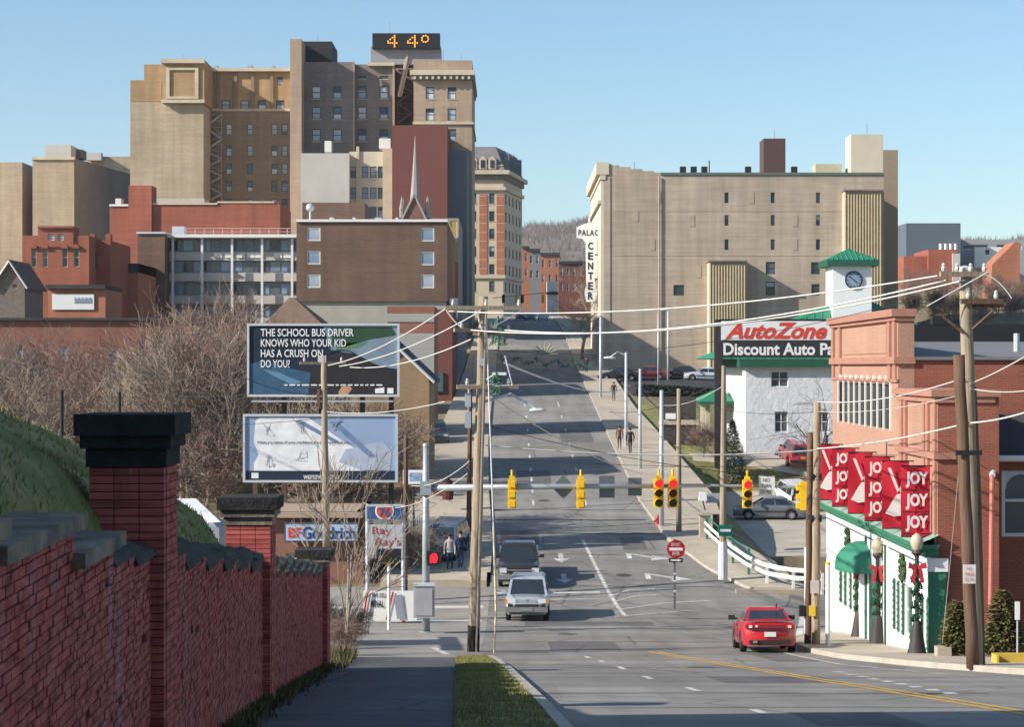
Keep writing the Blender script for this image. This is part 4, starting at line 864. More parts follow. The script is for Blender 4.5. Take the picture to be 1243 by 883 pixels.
for D, wdt, top, cap_h in PIERS:
    xr = WX(D) + .115; xl = xr - wdt; zb = zr(D) - .3; d1 = D + .6
    pier = mk('pier', MB().box(xl + .006, xr - .006, D + .006, d1 - .006, zb, top - cap_h), mortar, RW)
    z = top - cap_h - .066; k = 0
    while z > zb:
        for j in range(3):
            L = (xr - xl) / 3; c = (xl + (j + .5) * L, D + .05 - rnd.uniform(0, .004), z + .03)
            pbr.append((D, c, L - .008, .1, .055, pier)); c2 = (xr - .05 + rnd.uniform(0, .004), D + .1 + (j + .5) * .5 / 3, z + .03); pbr.append((D, c2, .1, .5 / 3 - .008, .055, pier))
        z -= .0645; k += 1
    ov = .09; cm = MB(); cx = (xl + xr) / 2; cy = D + .3
    cm.cbox((cx, cy, top - .085), wdt + .2, .8, .17); mk('pier_cap', cm, capm, RW)
    cm = MB().cbox((cx, cy, top - .17 - .05), wdt + .12, .72, .1); cm.cbox((cx, cy, top - .27 - (cap_h - .27) / 2), wdt + .04, .64, cap_h - .272); mk('pier_corbel', cm, capm if D < 20 else copel, RW)
nb = 0
for D, c, sx, sy, sz, pier in pbr:
    if D < 16 and c[2] > -2.75 and nb < 70:
        key = ('pb', round(sx, 2), round(sy, 2))
        if key not in BM: BM[key] = mesh_of('brick', MB().cbox((0, 0, 0), sx, sy, sz), wb)
        inst('brick', BM[key], pier, c); bpy.data.objects[-1] if False else None; nb += 1
        C.objects[-1].location = Vector(c) - WL[RW]
    else: ps.cbox(c, sx, sy, sz)
tag(mk('pier_brickwork', ps, wb, RW), kind='stuff')

# ---------------------------------------------------------------- shop with the banners, right
peach = brick('pale_peach_brick', (.41, .225, .16), (.37, .20, .145), (.42, .28, .21), .22, .075, .01, .08, .4, .08); shopred = brick('shop_side_brick', (.31, .095, .055), (.25, .075, .045), (.27, .13, .10), .22, .075, .012, .15, .5, .12)  # peach base colour for the upper street front, red for the side
terr = mat('terracotta_trim', (.36, .18, .13), .85, .12, 2)
XF = 11.95
J = thing('banner_shop', 'brick shop with white ground floor, green cornice and joy banners', 'building', (14, 64, zr(64)))
Dn, Dm, Df = 55.5, 61.2, 73.7
mb = MB(); facade(mb, (XF, Df), (0, -1), Df - Dm, -5.1, 1.55, [(Df - 72.2, Df - 62.3, -2.0, -.56)], .35); facade(mb, (XF, Dm), (1, 0), .5, -5.1, 1.55); mb.box(XF + .004, XF + .5, Dm + .004, Df - .004, 1.3, 1.5)
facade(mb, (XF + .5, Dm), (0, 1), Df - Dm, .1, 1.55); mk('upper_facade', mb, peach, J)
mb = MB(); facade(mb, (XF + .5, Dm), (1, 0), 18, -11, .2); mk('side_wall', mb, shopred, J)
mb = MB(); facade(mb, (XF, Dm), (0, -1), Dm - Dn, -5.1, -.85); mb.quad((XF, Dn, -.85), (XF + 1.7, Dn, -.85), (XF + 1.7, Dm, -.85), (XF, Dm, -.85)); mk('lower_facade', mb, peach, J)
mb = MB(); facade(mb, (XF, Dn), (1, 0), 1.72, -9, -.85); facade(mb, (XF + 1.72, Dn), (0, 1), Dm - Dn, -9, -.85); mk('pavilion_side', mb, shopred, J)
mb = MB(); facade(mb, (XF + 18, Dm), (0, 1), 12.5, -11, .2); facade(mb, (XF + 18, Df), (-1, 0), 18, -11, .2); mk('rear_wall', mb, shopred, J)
def jb(name, d0, d1, z0, z1, proud, m, ret=0):
    return mk(name, MB().box(XF - proud, XF - .003 if not ret else XF + ret, d0, d1, z0, z1), m, J)
jb('cornice', Dm - .12, Df + .1, 1.55, 1.78, .22, terr, .55); jb('cornice', Dm - .06, Df + .05, 1.42, 1.546, .12, terr, .5); jb('string_course', Dm - .1, Df, .08, .3, .14, terr, .52); jb('string_course', Dm - .02, Df, -.5, -.4, .06, terr)
for d in (61.35, 62.2, 71.6, 73.1): jb('pilaster', d, d + .42, .302, 1.4, .09, terr); jb('pilaster', d, d + .42, -.398, .078, .07, terr)
jb('panel', 63.0, 71.2, .42, 1.3, .03, peach)
jb('cornice', Dn - .12, Dm - .13, -.85, -.66, .2, terr, 1.75); jb('cornice', Dn - .06, Dm - .13, -1.02, -.853, .1, terr, 1.6)
for d in (55.55, 56.5, 57.0, 59.7, 60.3): jb('pilaster', d, d + .32, -2.42, -1.03, .08, terr); jb('pilaster', d, d + .32, -5.0, -2.62, .08, terr)
jb('string_course', Dn - .1, Dm - .12, -2.61, -2.43, .13, terr, .5); jb('panel', 57.5, 59.5, -2.3, -1.15, .03, peach)
wd_ = Df - 62.3 - (Df - 72.2)
for i in range(10):
    d = 62.3 + i * 9.9 / 9; jb('window_fin', d - .04, d + .04, -2.04, -.42, .06, white)
for i in range(9):
    d = 62.3 + (i + .5) * 9.9 / 9; mk('window', MB().box(XF + .12, XF + .2, d - .5, d + .5, -1.98, -.58), mat('louvre_dark', (.045, .05, .045), .5, .2), J); jb('window_cap', d - .1, d + .1, -.42, -.3, .08, white)
# roof rising to a black rear parapet
rf = mat('membrane_roof', (.17, .17, .18), .8, .12, .5)
mk('roof', MB().box(XF + .51, XF + 18.2, Dm - .1, Dm + .15, .2, .3).quad((XF + .5, Dm + .1, .28), (XF + 18, Dm + .1, .28), (XF + 18, 76, .95), (XF + .5, 76, .95)), rf, J)
mk('rear_parapet', MB().box(XF + .6, XF + 18.3, 76, 76.4, -6, 1.62).box(PX(1132, 76), PX(1152, 76), 75.98, 76.42, 1.6, 1.95), black, J)
mk('vent_pipe', MB().tube([(PX(1234, 66), 66, .3), (PX(1234, 66), 66, PZ(405, 66))], .1, 8), alu, J)
# lower wing at the near end
mb = MB(); facade(mb, (XF + 1.75, 56.6), (1, 0), 14, -9.2, PZ(556, 56.6), [(PX(1216, 56.6) - XF - 1.75, PX(1262, 56.6) - XF - 1.75, PZ(652, 56.6), PZ(572, 56.6))], .2); mk('wing_wall', mb, shopred, J)
mk('wing_roof', MB().quad((XF + 1.73, 56.3, PZ(556, 56.6)), (XF + 16, 56.3, PZ(556, 56.6)), (XF + 16, 61, PZ(503, 61)), (XF + 1.73, 61, PZ(503, 61))), roofd, J)
mk('gutter', MB().tube([(XF + 1.75, 56.2, PZ(557, 56.2)), (XF + 16, 56.2, PZ(557, 56.2))], .09, 8), white, J)
gx = PX(1206, 55.3); mk('downspout', MB().tube([(gx + .2, 56.1, PZ(560, 56)), (gx + .16, 55.9, PZ(568, 56)), (gx - .04, 55.3, PZ(578, 55.3)), (gx - .04, 55.3, PZ(590, 55.3)), (gx - .1, 55.3, zr(55))], .07, 8), paint('red_pipe', (.5, .16, .13), .5), J); 
mk('downspout_head', MB().tube([(gx + .2, 56.1, PZ(560, 56)), (gx + .16, 55.9, PZ(568, 56)), (gx - .04, 55.28, PZ(578, 55.3))], .085, 8), white, J)
hx0, hx1, hz0, hz1 = PX(1216, 56.6), PX(1262, 56.6), PZ(652, 56.6), PZ(572, 56.6); cxw = (hx0 + hx1) / 2; rr = (hx1 - hx0) / 2 - .12
wo = mk('arched_window', MB().box(hx0, hx1, 56.62, 56.7, hz0, hz0 + .1).box(hx0, hx0 + .1, 56.62, 56.7, hz0 + .1, hz1).box(hx1 - .1, hx1, 56.62, 56.7, hz0 + .1, hz1).box(hx0 + .1, hx1 - .1, 56.62, 56.7, hz0 + 1.0, hz0 + 1.08), fr_wh, J)
mb = MB(); zc = hz1 - .1 - rr
arc = [(cxw + rr * math.cos(t), zc + rr * math.sin(t)) for t in [k * math.pi / 10 for k in range(11)]]
mb.prism([(hx0 + .1, zc), (hx0 + .1, hz1)] + [(cxw, hz1)] + [p for p in arc[5:]], 'y', 56.63, 56.69); mb.prism([(hx1 - .1, hz1), (hx1 - .1, zc)] + arc[:6] + [(cxw, hz1)], 'y', 56.63, 56.69); mk('spandrel', mb, paint('pale_blue_panel', (.45, .5, .58)), wo); mk('pane', MB().box(hx0 + .1, hx1 - .1, 56.7, 56.72, hz0 + .1, hz1), G['shade'], wo)
# white ground floor
XW = XF - .22; wwall = mat('white_shopfront', (.74, .74, .72), .6, .05, 1.5)
def hD(x): return Df + .1 - (XW * F / (x - CX))
ops = [(1022, 1026.5, -8.4, -6.6), (1029, 1033, -8.4, -6.6), (1035, 1039, -8.4, -6.6), (1082, 1085, -6.85, -6.2), (1087, 1091, -8.15, -6.5), (1093.5, 1096, -8.15, -6.4), (1098, 1106, -8.0, -6.5), (1121, 1127, -8.0, -6.6)]
hs = sorted([(hD(a), hD(b), c, d) for a, b, c, d in ops]); dW = Df + .1 - (Dn - .05)
mb = MB(); facade(mb, (XW, Df + .1), (0, -1), dW, -11, -5.35, hs, .15); facade(mb, (XW, Dn - .05), (1, 0), .2, -9, -5.35); facade(mb, (XF, Df + .1), (-1, 0), .22, -11, -5.35); mk('shopfront', mb, wwall, J)
shut = mat('shutter_green', (.04, .12, .085), .6, .1, 3)
for h in hs:
    window(J, (XW, Df + .1), (0, -1), h, fr_wh, G['shade'], 'cross', rec=.06, t=.05)
for a, b in ((1119.5, 1121), (1127, 1128.5), (1096.7, 1098), (1106, 1107.4), (1085.8, 1087), (1091, 1092.2), (1020.6, 1022), (1026.5, 1027.8), (1033, 1034), (1039, 1040)):
    d0, d1 = sorted((XW * F / (a - CX), XW * F / (b - CX))); z0, z1 = (-8.05, -6.5) if a > 1080 else (-8.4, -6.6)
    s_ = MB().box(XW - .05, XW - .004, d0, d1, z0, z1)
    for q in range(8): s_.cbox((XW - .06, (d0 + d1) / 2, z0 + .1 + q * (z1 - z0 - .2) / 7), .03, (d1 - d0) * .8, .06)
    mk('shutter', s_, shut, J)
mk('cornice', MB().box(XF - .62, XF - .003, Dn - .25, Df + .2, -5.12, -5.0).box(XF - .5, XF - .003, Dn - .15, Df + .1, -5.28, -5.122).box(XF - .38, XF - .003, Dn - .1, Df + .1, -5.36, -5.282), green, J)
mk('cornice_roof', MB().quad((XF - .62, Dn - .25, -4.998), (XF - .62, Df + .2, -4.998), (XF - .003, Df + .2, -4.72), (XF - .003, Dn - .25, -4.72)), mat('faded_green_metal', (.22, .36, .29), .6, .1), J)
mk('string_line', MB().box(XW - .03, XW - .003, Dn, Df, -5.66, -5.62), mat('dark_line', (.06, .09, .08)), J)
mk('corner_pilaster', MB().box(XF - .30, XF + .2, Dn - .22, Dn - .06, -9, -5.75), green, J); mk('pilaster_capital', MB().box(XF - .34, XF + .24, Dn - .26, Dn - .06, -5.748, -5.38), wwall, J)
for x in (1052, 1076, 1079): dd = XW * F / (x - CX); mk('door_post', MB().box(XW - .06, XW - .003, dd - .1, dd + .1, -10, -5.6), shut if x < 1078 else wwall, J)
dd = XW * F / (1060 - CX); mk('door', MB().box(XW - .03, XW - .003, dd - 1.2, dd + .6, -9.1, -6.5), shut, J)
for x in (1031, 1098): 
    dd = XW * F / (x - CX); mbw = MB()
    for k in range(60):
        a = rnd.uniform(0, 6.283); r = rnd.uniform(0, 1) ** .5; mbw.cbox((XW - rnd.uniform(.03, .12), dd + .3 * r * math.cos(a), -6.05 + .42 * r * math.sin(a)), .06, .12, .09, rnd.uniform(0, 3), rnd.uniform(0, 3))
    mk('wreath', mbw, mat('evergreen_wreath', (.045, .075, .03), .9, .4, 6), J)
# awning: quarter dome
dc = XW * F / (1049 - CX); mb = MB(); rings = []
for i in range(9):
    a = i / 8 * math.pi / 2; rings.append([(XW - .95 * math.cos(a) * math.sin(b) - .002, dc - 1.45 * math.cos(b), -6.62 + .8 * math.sin(a) * math.sin(b)) for b in [k / 12 * math.pi for k in range(13)]])
mb.loft(rings, closed=False, cap=False); mb.loft([[(p[0], p[1], p[2]) for p in rings[0]], [(p[0], p[1], p[2] - .16) for p in rings[0]]], closed=False, cap=False); mk('awning', mb, mat('green_awning', (.035, .20, .13), .7, .08, 2), J, smooth=True)
# banners on brackets: hung things
bred = mat('banner_red', (.42, .012, .03), .75, .1, 2); bwh = mat('banner_white', (.68, .66, .66), .7, .06, 4)
bnames = ['farthest from the kerb pole end with bell', 'second from the far end lettered joy', 'third from the far end with a bell', 'third from the near end lettered joy', 'second from the near end with a bell', 'nearest the corner lettered joy']
for i, x in enumerate((1006, 1025, 1045, 1066, 1088, 1112)):
    D = 11.45 * F / (x - CX); joy = i % 2 == 1; x0, x1 = 11.02, 11.82; z0, z1 = -4.82, -2.83
    r = thing('hanging_banner', 'red holiday banner on the shop front, ' + bnames[i], 'banner', (x1, D, z0), 0, 'red holiday banners along the shop front')
    mb = MB(); rg = []
    for k in range(9):
        z = lerp(z0, z1, k / 8); rg.append([(lerp(x0, x1, q / 5), D + .035 * math.sin(q * 1.3 + k * .6 + i) - .1 * q / 5, z) for q in range(6)])
    mb.loft(rg, closed=False, cap=False); mk('cloth', mb, bred, r, smooth=True)
    for z in (z0 - .01, z1 + .01): mk('bracket_rod', MB().tube([(x0, D, z), (XF + .02, D - .1, z)], .022, 6), black, r)
    if joy:
        for k in range(3):
            o_ = txt('JOY', r, (x0 + .1, D - .16, z0 + .14 + k * .62), (1, 0), .64, .46, bwh, bold=.045)
            mk('print_bar', MB().quad((x0 + .02, D - .15, z0 + .06 + k * .62), (x1 - .02, D - .15, z0 + .06 + k * .62), (x1 - .02, D - .15, z0 + .1 + k * .62), (x0 + .02, D - .15, z0 + .1 + k * .62)), mat('banner_dark', (.12, .01, .02)), r)
    else:
        cx_, cz_ = (x0 + x1) / 2 - .02, z0 + .55; mb = MB()
        prof = [(-.30, -.1), (-.24, .05), (-.16, .3), (-.09, .45), (.05, .5), (.12, .36), (.2, .1), (.3, -.16), (0, -.2)]
        mb.prism([(cx_ + a * .95 + b * .25, cz_ + b) for a, b in prof][::-1], 'y', D - .16, D - .155); mk('printed_bell', mb, bwh, r)
        for s in (-1, 1): mk('printed_ribbon', MB().quad(*[(cx_ + a, D - .158, cz_ + b) for a, b in ((.06, .5), (.14, .5), (.16 + s * .3, 1.25), (.06 + s * .3, 1.25))]), bwh, r)
# ---------------------------------------------------------------- parts shop: white block with clock tower
AZ = thing('white_store', 'white rough-faced store with green roof and clock tower', 'building', (22, 150, PZ(572, 145)))
stuc = mat('white_split_block', (.60, .61, .64), .9, .10, 1.2, 1.0, 2.2, bdist=.06); sidew_ = mat('white_metal_side', (.74, .74, .74), .6, .04)
XA = PX(905, 145); D = 145; za = PZ(446, 145); zb = PZ(585, 145)
wz = [(936, 451, 957, 470), (940.5, 500, 956.5, 525), (940.5, 548, 956.5, 565), (990, 500, 1006, 525), (990, 548, 1006, 565)]
hs = [(PX(a, D) - XA, PX(c, D) - XA, PZ(d, D), PZ(b, D)) for a, b, c, d in wz]
mb = MB(); facade(mb, (XA, D), (1, 0), 24, zb, za, hs, .25); mk('front_wall', mb, stuc, AZ)
for h in hs: window(AZ, (XA, D), (1, 0), h, fr_wh, random.choice([G['shade'], G['blue']]), 'cross', t=.07)
mb = MB(); facade(mb, (XA, D + 17), (0, -1), 17, zb, za); n = 60
for i in range(26): mb.box(XA - .05, XA - .004, D + .3 + i * .64, D + .5 + i * .64, zb, za)
mk('side_wall', mb, sidew_, AZ); mb = MB(); facade(mb, (XA + 24, D), (0, 1), 17, zb, za); facade(mb, (XA + 24, D + 17), (-1, 0), 24, zb, za); mk('rear_wall', mb, sidew_, AZ)
gm = mat('green_roof_metal', (.03, .20, .115), .45, .1, 2); gmd = mat('green_fascia', (.02, .09, .06), .6, .1)
mk('fascia', MB().box(XA - .5, XA + 24.4, D - .5, D + 17.4, za, PZ(436, D)), gmd, AZ)
def hip(mb, x0, x1, y0, y1, z0, ax, ay, z1, name, seams=14):
    a = [(x0, y0), (x1, y0), (x1, y1), (x0, y1)]
    for i in range(4):
        p, q = a[i], a[(i + 1) % 4]; mb.quad((*p, z0), (*q, z0), (ax, ay, z1))
    r = MB()
    for i in range(4):
        p, q = a[i], a[(i + 1) % 4]
        for k in range(1, seams):
            t = k / seams; b = Vector((lerp(p[0], q[0], t), lerp(p[1], q[1], t), z0)); s = 1 - abs(2 * t - 1); tp = b.lerp(Vector((ax, ay, z1)), 1)
            mid = Vector((lerp((p[0] + q[0]) / 2, ax, s), lerp((p[1] + q[1]) / 2, ay, s), lerp(z0, z1, s))); d = Vector((ax, ay, z1)) - Vector(((p[0] + q[0]) / 2, (p[1] + q[1]) / 2, z0))
            r.tube([b + Vector((0, 0, .03)), b + d * s + Vector((0, 0, .03))], .045, 4)
    return r
zf = PZ(436, D); mb = MB(); xt = PX(1036, 152)
sm = hip(mb, PX(866, 147), PX(1200, 147), 146.0, 161, zf + .003, xt + .2, 153, PZ(357, 153), 'r', 34); mk('roof', mb, gm, AZ); mk('roof_seams', sm, gm, AZ)
tx0, tx1 = PX(1011, 150), PX(1058, 150); mk('clock_tower', MB().box(tx0, tx1, 150, 153.4, PZ(400, 150), PZ(320, 150)), sidew_, AZ)
mb = MB(); sm = hip(mb, tx0 - .45, tx1 + .45, 149.5, 153.9, PZ(316, 150), (tx0 + tx1) / 2, 151.7, PZ(303, 151.7), 't', 10); mk('tower_roof', mb, gm, AZ); mk('tower_roof_seams', sm, gm, AZ)
mk('tower_eave', MB().box(tx0 - .5, tx1 + .5, 149.45, 153.95, PZ(323, 150), PZ(316, 150) - .003), gmd, AZ)
cx_, cz_ = PX(1036, 150), PZ(340, 150); ck = mk('clock_face', MB().prism([(cx_ + .66 * math.cos(k * math.pi / 12), cz_ + .66 * math.sin(k * math.pi / 12)) for k in range(24)][::-1], 'y', 149.9, 149.998), mat('clock_blue', (.22, .30, .40), .5, .05), AZ)
mb = MB(); 
for k in range(24):
    a, b = k * math.pi / 12, (k + 1) * math.pi / 12
    mb.quad(*[(cx_ + r * math.cos(t), 149.88, cz_ + r * math.sin(t)) for r, t in ((.58, a), (.68, a), (.68, b), (.58, b))][::-1])
mk('clock_rim', mb, lt_dk, ck)
for ang, L in ((math.pi * .5 + .9, .45), (-.7, .3)): mk('clock_hand', MB().tube([(cx_, 149.87, cz_), (cx_ + L * math.cos(ang), 149.87, cz_ + L * math.sin(ang))], .035, 4), lt_dk, ck)
for k in range(12): mk('hour_mark', MB().tube([(cx_ + r * math.cos(k * math.pi / 6), 149.87, cz_ + r * math.sin(k * math.pi / 6)) for r in (.42, .55)], .02, 4), lt_dk, ck)
mk('base_ledge', MB().box(XA - .3, XA + 24, D - .9, D - .01, zb, PZ(566, D)), conc, AZ)
# porch
mb = MB(); pc_ = P(868, 486, 156); sm = hip(mb, PX(846, 154), PX(888, 154), 152, 159, PZ(487, 154), PX(876, 155), 155.5, PZ(470, 155), 'p', 8); mk('porch_roof', mb, gm, AZ); mk('porch_eave', MB().box(PX(846, 154), PX(888, 154), 152, 159, PZ(491, 154), PZ(487, 154) - .003), gmd, AZ)
for x, d in ((853, 153), (859, 157)): mk('porch_column', MB().box(PX(x - 2.4, d), PX(x + 2.4, d), d - .2, d + .2, zground(14, d), PZ(490, d)), mat('pale_stone', (.5, .46, .38), .9, .2, 3), AZ)
# roadside sign
SD = 139; Z1 = thing('parts_store_sign', 'large roadside sign reading autozone discount auto parts on a black pole', 'sign', P(872, 590, SD))
mk('pole', MB().box(PX(868, SD), PX(877, SD), SD + .1, SD + .6, PZ(598, SD), PZ(388, SD)), mat('sign_pole_black', (.035, .03, .032), .6), Z1)
mk('white_panel', MB().box(PX(875.5, SD), PX(1060, SD), SD, SD + .4, PZ(413, SD), PZ(390, SD)), mat('sign_face_white', (.66, .66, .66), .5, .04), Z1); mk('black_panel', MB().box(PX(875.5, SD), PX(1060, SD), SD, SD + .4, PZ(434.5, SD), PZ(413, SD) - .004), mat('sign_face_black', (.03, .03, .03), .5), Z1); mk('sign_frame', MB().box(PX(873, SD), PX(1062, SD), SD + .05, SD + .35, PZ(390, SD) + .004, PZ(387.5, SD)), black, Z1)
txt('AutoZone', Z1, (PX(880, SD), SD - .02, PZ(412, SD)), (1, 0), PX(1004, SD) - PX(880, SD), PZ(391.5, SD) - PZ(412, SD), mat('sign_red', (.55, .05, .03), .5, .05), shear=.35, bold=.035)
txt('Discount Auto Parts', Z1, (PX(878, SD), SD - .02, PZ(431.5, SD)), (1, 0), PX(1033, SD) - PX(878, SD), PZ(416.5, SD) - PZ(431.5, SD), bwh, bold=.03)
# monument sign and wall on the lawn
q = Bld('lawn_wall', 'dark panelled low wall with a pale sign plate on the lawn', 803, 842, 150, cat='wall'); mk('panel', MB().box(PX(803, 150), PX(845, 150), 150, 150.4, q.zb - .4, PZ(482, 150)), mat('dark_slat_wall', (.06, .05, .045), .8, .2), q.root); mk('band', MB().box(PX(800, 150), PX(848, 150), 149.9, 150.42, PZ(516, 150), PZ(510, 150)), conc, q.root); mk('sign_plate', MB().box(PX(808, 150), PX(820, 150), 149.8, 149.98, PZ(509, 150), PZ(502, 150)), white, q.root)
# ---------------------------------------------------------------- billboards
def billboard(name, label, x0, x1, y0, y1, D, base):
    r = thing(name, label, 'billboard', (PX((x0 + x1) / 2, D), D, zground(PX((x0 + x1) / 2, D), D)))
    X0, X1, z0, z1 = PX(x0, D), PX(x1, D), PZ(y1, D), PZ(y0, D)
    mk('panel', MB().box(X0 + .1, X1 - .1, D, D + .25, z0 + .1, z1 - .1), base, r)
    for a in ((X0, X1, z0, z0 + .11), (X0, X1, z1 - .11, z1), (X0, X0 + .11, z0 + .112, z1 - .112), (X1 - .11, X1, z0 + .112, z1 - .112)): mk('frame_rail', MB().box(a[0], a[1], D - .08, D + .3, a[2], a[3]), alu, r)
    def poly(nm, pts, m, k): return mk(nm, MB().prism([(X0 + u * (X1 - X0), z1 - v * (z1 - z0)) for u, v in pts], 'y', D - .004 * k - .003, D - .004 * k), m, r)
    return r, poly, X0, X1, z0, z1
bd = mat('print_navy', (.012, .02, .04), .6, .3, 1.2); r, poly, X0, X1, z0, z1 = billboard('upper_billboard', 'dark blue billboard asking about the school bus driver', 300, 485, 393, 482, 97, bd)
pr = lambda n, c: mat(n, c, .6, .2, 1.5)
poly('printed_shape', [(.50, .04), (.985, .04), (.985, .62), (.86, .58), (.72, .42), (.55, .36)], pr('print_road_blue', (.17, .23, .29)), 1)
poly('printed_shape', [(.55, .05), (.95, .05), (.98, .16), (.80, .22), (.62, .33), (.56, .30)], pr('print_hedge', (.025, .065, .035)), 2); poly('printed_shape', [(.6, .28), (.80, .24), (.74, .33), (.58, .38)], pr('print_grass', (.10, .19, .12)), 2)
poly('printed_shape', [(.02, .97), (.02, .55), (.12, .50), (.3, .62), (.52, .72), (.6, .97)], pr('print_denim', (.035, .09, .16)), 3); poly('printed_shape', [(.40, .97), (.42, .62), (.54, .42), (.66, .40), (.80, .52), (.985, .66), (.985, .97)], pr('print_dashboard', (.022, .02, .022)), 4)
poly('printed_shape', [(.1, .62), (.2, .66), (.36, .80), (.3, .84), (.16, .7)], pr('print_denim_light', (.1, .2, .3)), 5)
for k in range(12): 
    a, b = math.pi * k / 12, math.pi * (k + 1) / 12; poly('printed_wheel', [(.62 + rr * math.cos(t) * .105, .50 - rr * math.sin(t) * .13) for rr, t in ((1, a), (1.12, a), (1.12, b), (1, b))], bd, 6)
poly('printed_hand', [(.60, .93), (.62, .86), (.67, .85), (.69, .89), (.66, .97), (.6, .98)], pr('print_skin', (.4, .22, .13)), 6)
bt = mat('print_white', (.70, .70, .70), .6, .03)
for i, (s, u1) in enumerate((('THE SCHOOL BUS DRIVER', .70), ('KNOWS WHO YOUR KID', .65), ('HAS A CRUSH ON.', .51), ('DO YOU?', .28))): txt(s, r, (X0 + .09 * (X1 - X0), 96.96, z1 - (.175 + i * .142) * (z1 - z0)), (1, 0), (u1 - .09) * (X1 - X0), .105 * (z1 - z0), bt, bold=.012)
mb = MB(); u = .245
while u < .86:
    wl = rnd.uniform(.018, .05); mb.box(X0 + u * (X1 - X0), X0 + (u + wl) * (X1 - X0), 96.955, 96.96, z1 - .848 * (z1 - z0), z1 - .83 * (z1 - z0)); u += wl + .012
mk('small_print', mb, bt, r)
poly('printed_logo', [(.84, .95), (.84, .89), (.90, .87), (.90, .95)], bt, 7); poly('printed_logo', [(.92, .955), (.92, .88), (.96, .88), (.96, .955)], bt, 7)
mk('catwalk', MB().box(X0 + .3, X1 - .3, 96.3, 97, z0 - .25, z0 - .18), steel, r)
for x in (310, 345, 390, 440, 475): mk('post', MB().box(PX(x, 97.6) - .12, PX(x, 97.6) + .12, 97.5, 97.75, zground(PX(x, 97.6), 97.6) - .5, z1 - .3), mat('rusty_post', (.10, .07, .055), .8, .3, 3), r)
bl = mat('print_sky_grey', (.25, .34, .50), .6, .08, .8); r, poly, X0, X1, z0, z1 = billboard('lower_billboard', 'pale blue billboard with dark bottom strip below the darker one', 295, 483, 503, 586, 96.2, bl)
poly('printed_shape', [(.07, .96), (.07, .72), (.10, .6), (.07, .4), (.08, .1), (.11, .05), (.42, .05), (.72, .5), (.80, .96)], pr('print_paper', (.68, .69, .71)), 1)
poly('printed_strip', [(.02, .83), (.98, .83), (.98, .985), (.02, .985)], pr('print_strip', (.015, .025, .05)), 2); poly('printed_shape', [(.62, .70), (.66, .52), (.9, .40), (.96, .55), (.95, .82), (.76, .82)], pr('print_coat', (.36, .42, .52)), 2)
for pts in ([(.33, .1), (.37, .08), (.62, .40), (.59, .42)], [(.56, .12), (.6, .1), (.86, .62), (.82, .64)]): poly('printed_shape', pts, pr('print_shadow_blue', (.14, .21, .34)), 3)
txt('When you know all your neighbors, the bad guys stand out.', r, (X0 + .09 * (X1 - X0), 96.15, z1 - .44 * (z1 - z0)), (1, 0), .60 * (X1 - X0), .045 * (z1 - z0), lt_dk, bold=.02)
txt('WEPREVENT.ORG', r, (X0 + .39 * (X1 - X0), 96.15, z1 - .955 * (z1 - z0)), (1, 0), .23 * (X1 - X0), .065 * (z1 - z0), bt, bold=.02); poly('printed_logo', [(.055, .94), (.055, .86), (.1, .86), (.1, .94)], bt, 4)
pg = pr('print_pencil', (.35, .38, .43))
for cx0, cy0 in ((.16, .22), (.37, .2), (.18, .68), (.37, .62), (.6, .14)):
    mb = MB(); ux = lambda u: X0 + u * (X1 - X0); vz = lambda v: z1 - v * (z1 - z0)
    pts = [(ux(cx0 + rnd.uniform(-.04, .04)), 96.16, vz(cy0 + rnd.uniform(-.1, .1))) for _ in range(9)]; mb.tube(pts, .009, 4); mk('printed_sketch', mb, pg, r)
# ---------------------------------------------------------------- house added out of view up the slope to shade the near road
HB = thing('shading_house', 'unseen tall house added on the grassy bank to shade the near road', 'house', (-13.5, 10, .5))
mk('wall', MB().box(-19, -8, 0, 18.2, -1, 7.2), mat('shading_house_clapboard', (.5, .48, .44), .8, .1, 1), HB); mb = MB(); mb.prism([(-19.5, 7.2), (-7.5, 7.2), (-13.5, 10.6)], 'y', -.4, 18.6); mk('roof', mb, mat('shading_house_shingle', (.1, .09, .085), .9, .2, 2), HB)
# ---------------------------------------------------------------- filling station corner, left
def sign_text(parent, s, x0, x1, y0, y1, D, m, **k): return txt(s, parent, (PX(x0, D), D, PZ(y1, D)), (1, 0), PX(x1, D) - PX(x0, D), PZ(y0, D) - PZ(y1, D), m, **k)
gb = brick('garage_brick', (.27, .12, .08), (.23, .1, .07), (.25, .16, .12), .22, .075, .012, .15, .6, .1)
B = Bld('tyre_garage', 'low brick garage with a blue tyre brand sign', 300, 440, 91, base_y=704)
B.wall(300, 440, 622, gb, depth=7, wins=[(347, 672, 362, 686), (364, 672, 377, 686)], fm=fr_wh, pm=G['shade'], style='cross', roof=roofd)
B.band(299, 441, 622, 628, mat('tan_fascia', (.36, .27, .2)), proud=.5, ret=7.2, name='fascia')
T = thing('tyre_sign', 'blue and white light box sign reading bfgoodrich on the garage', 'sign', P(390, 659, 90.4)); mk('box', MB().box(PX(345, 90.4), PX(436, 90.4), 90.4, 90.8, PZ(659, 90.4), PZ(635, 90.4)), mat('sign_case', (.07, .08, .1)), T); mk('face', MB().box(PX(347, 90.3), PX(434, 90.3), 90.36, 90.398, PZ(657, 90.3), PZ(637.5, 90.3)), mat('sign_pale_blue', (.36, .47, .62), .5, .06), T)
sign_text(T, 'BF', 350, 366, 641, 653.5, 90.34, mat('sign_red', (.5, .03, .03)), bold=.03); sign_text(T, 'Goodrich', 367, 431, 640, 655, 90.34, mat('sign_navy', (.02, .05, .16), .5, 0), bold=.025)
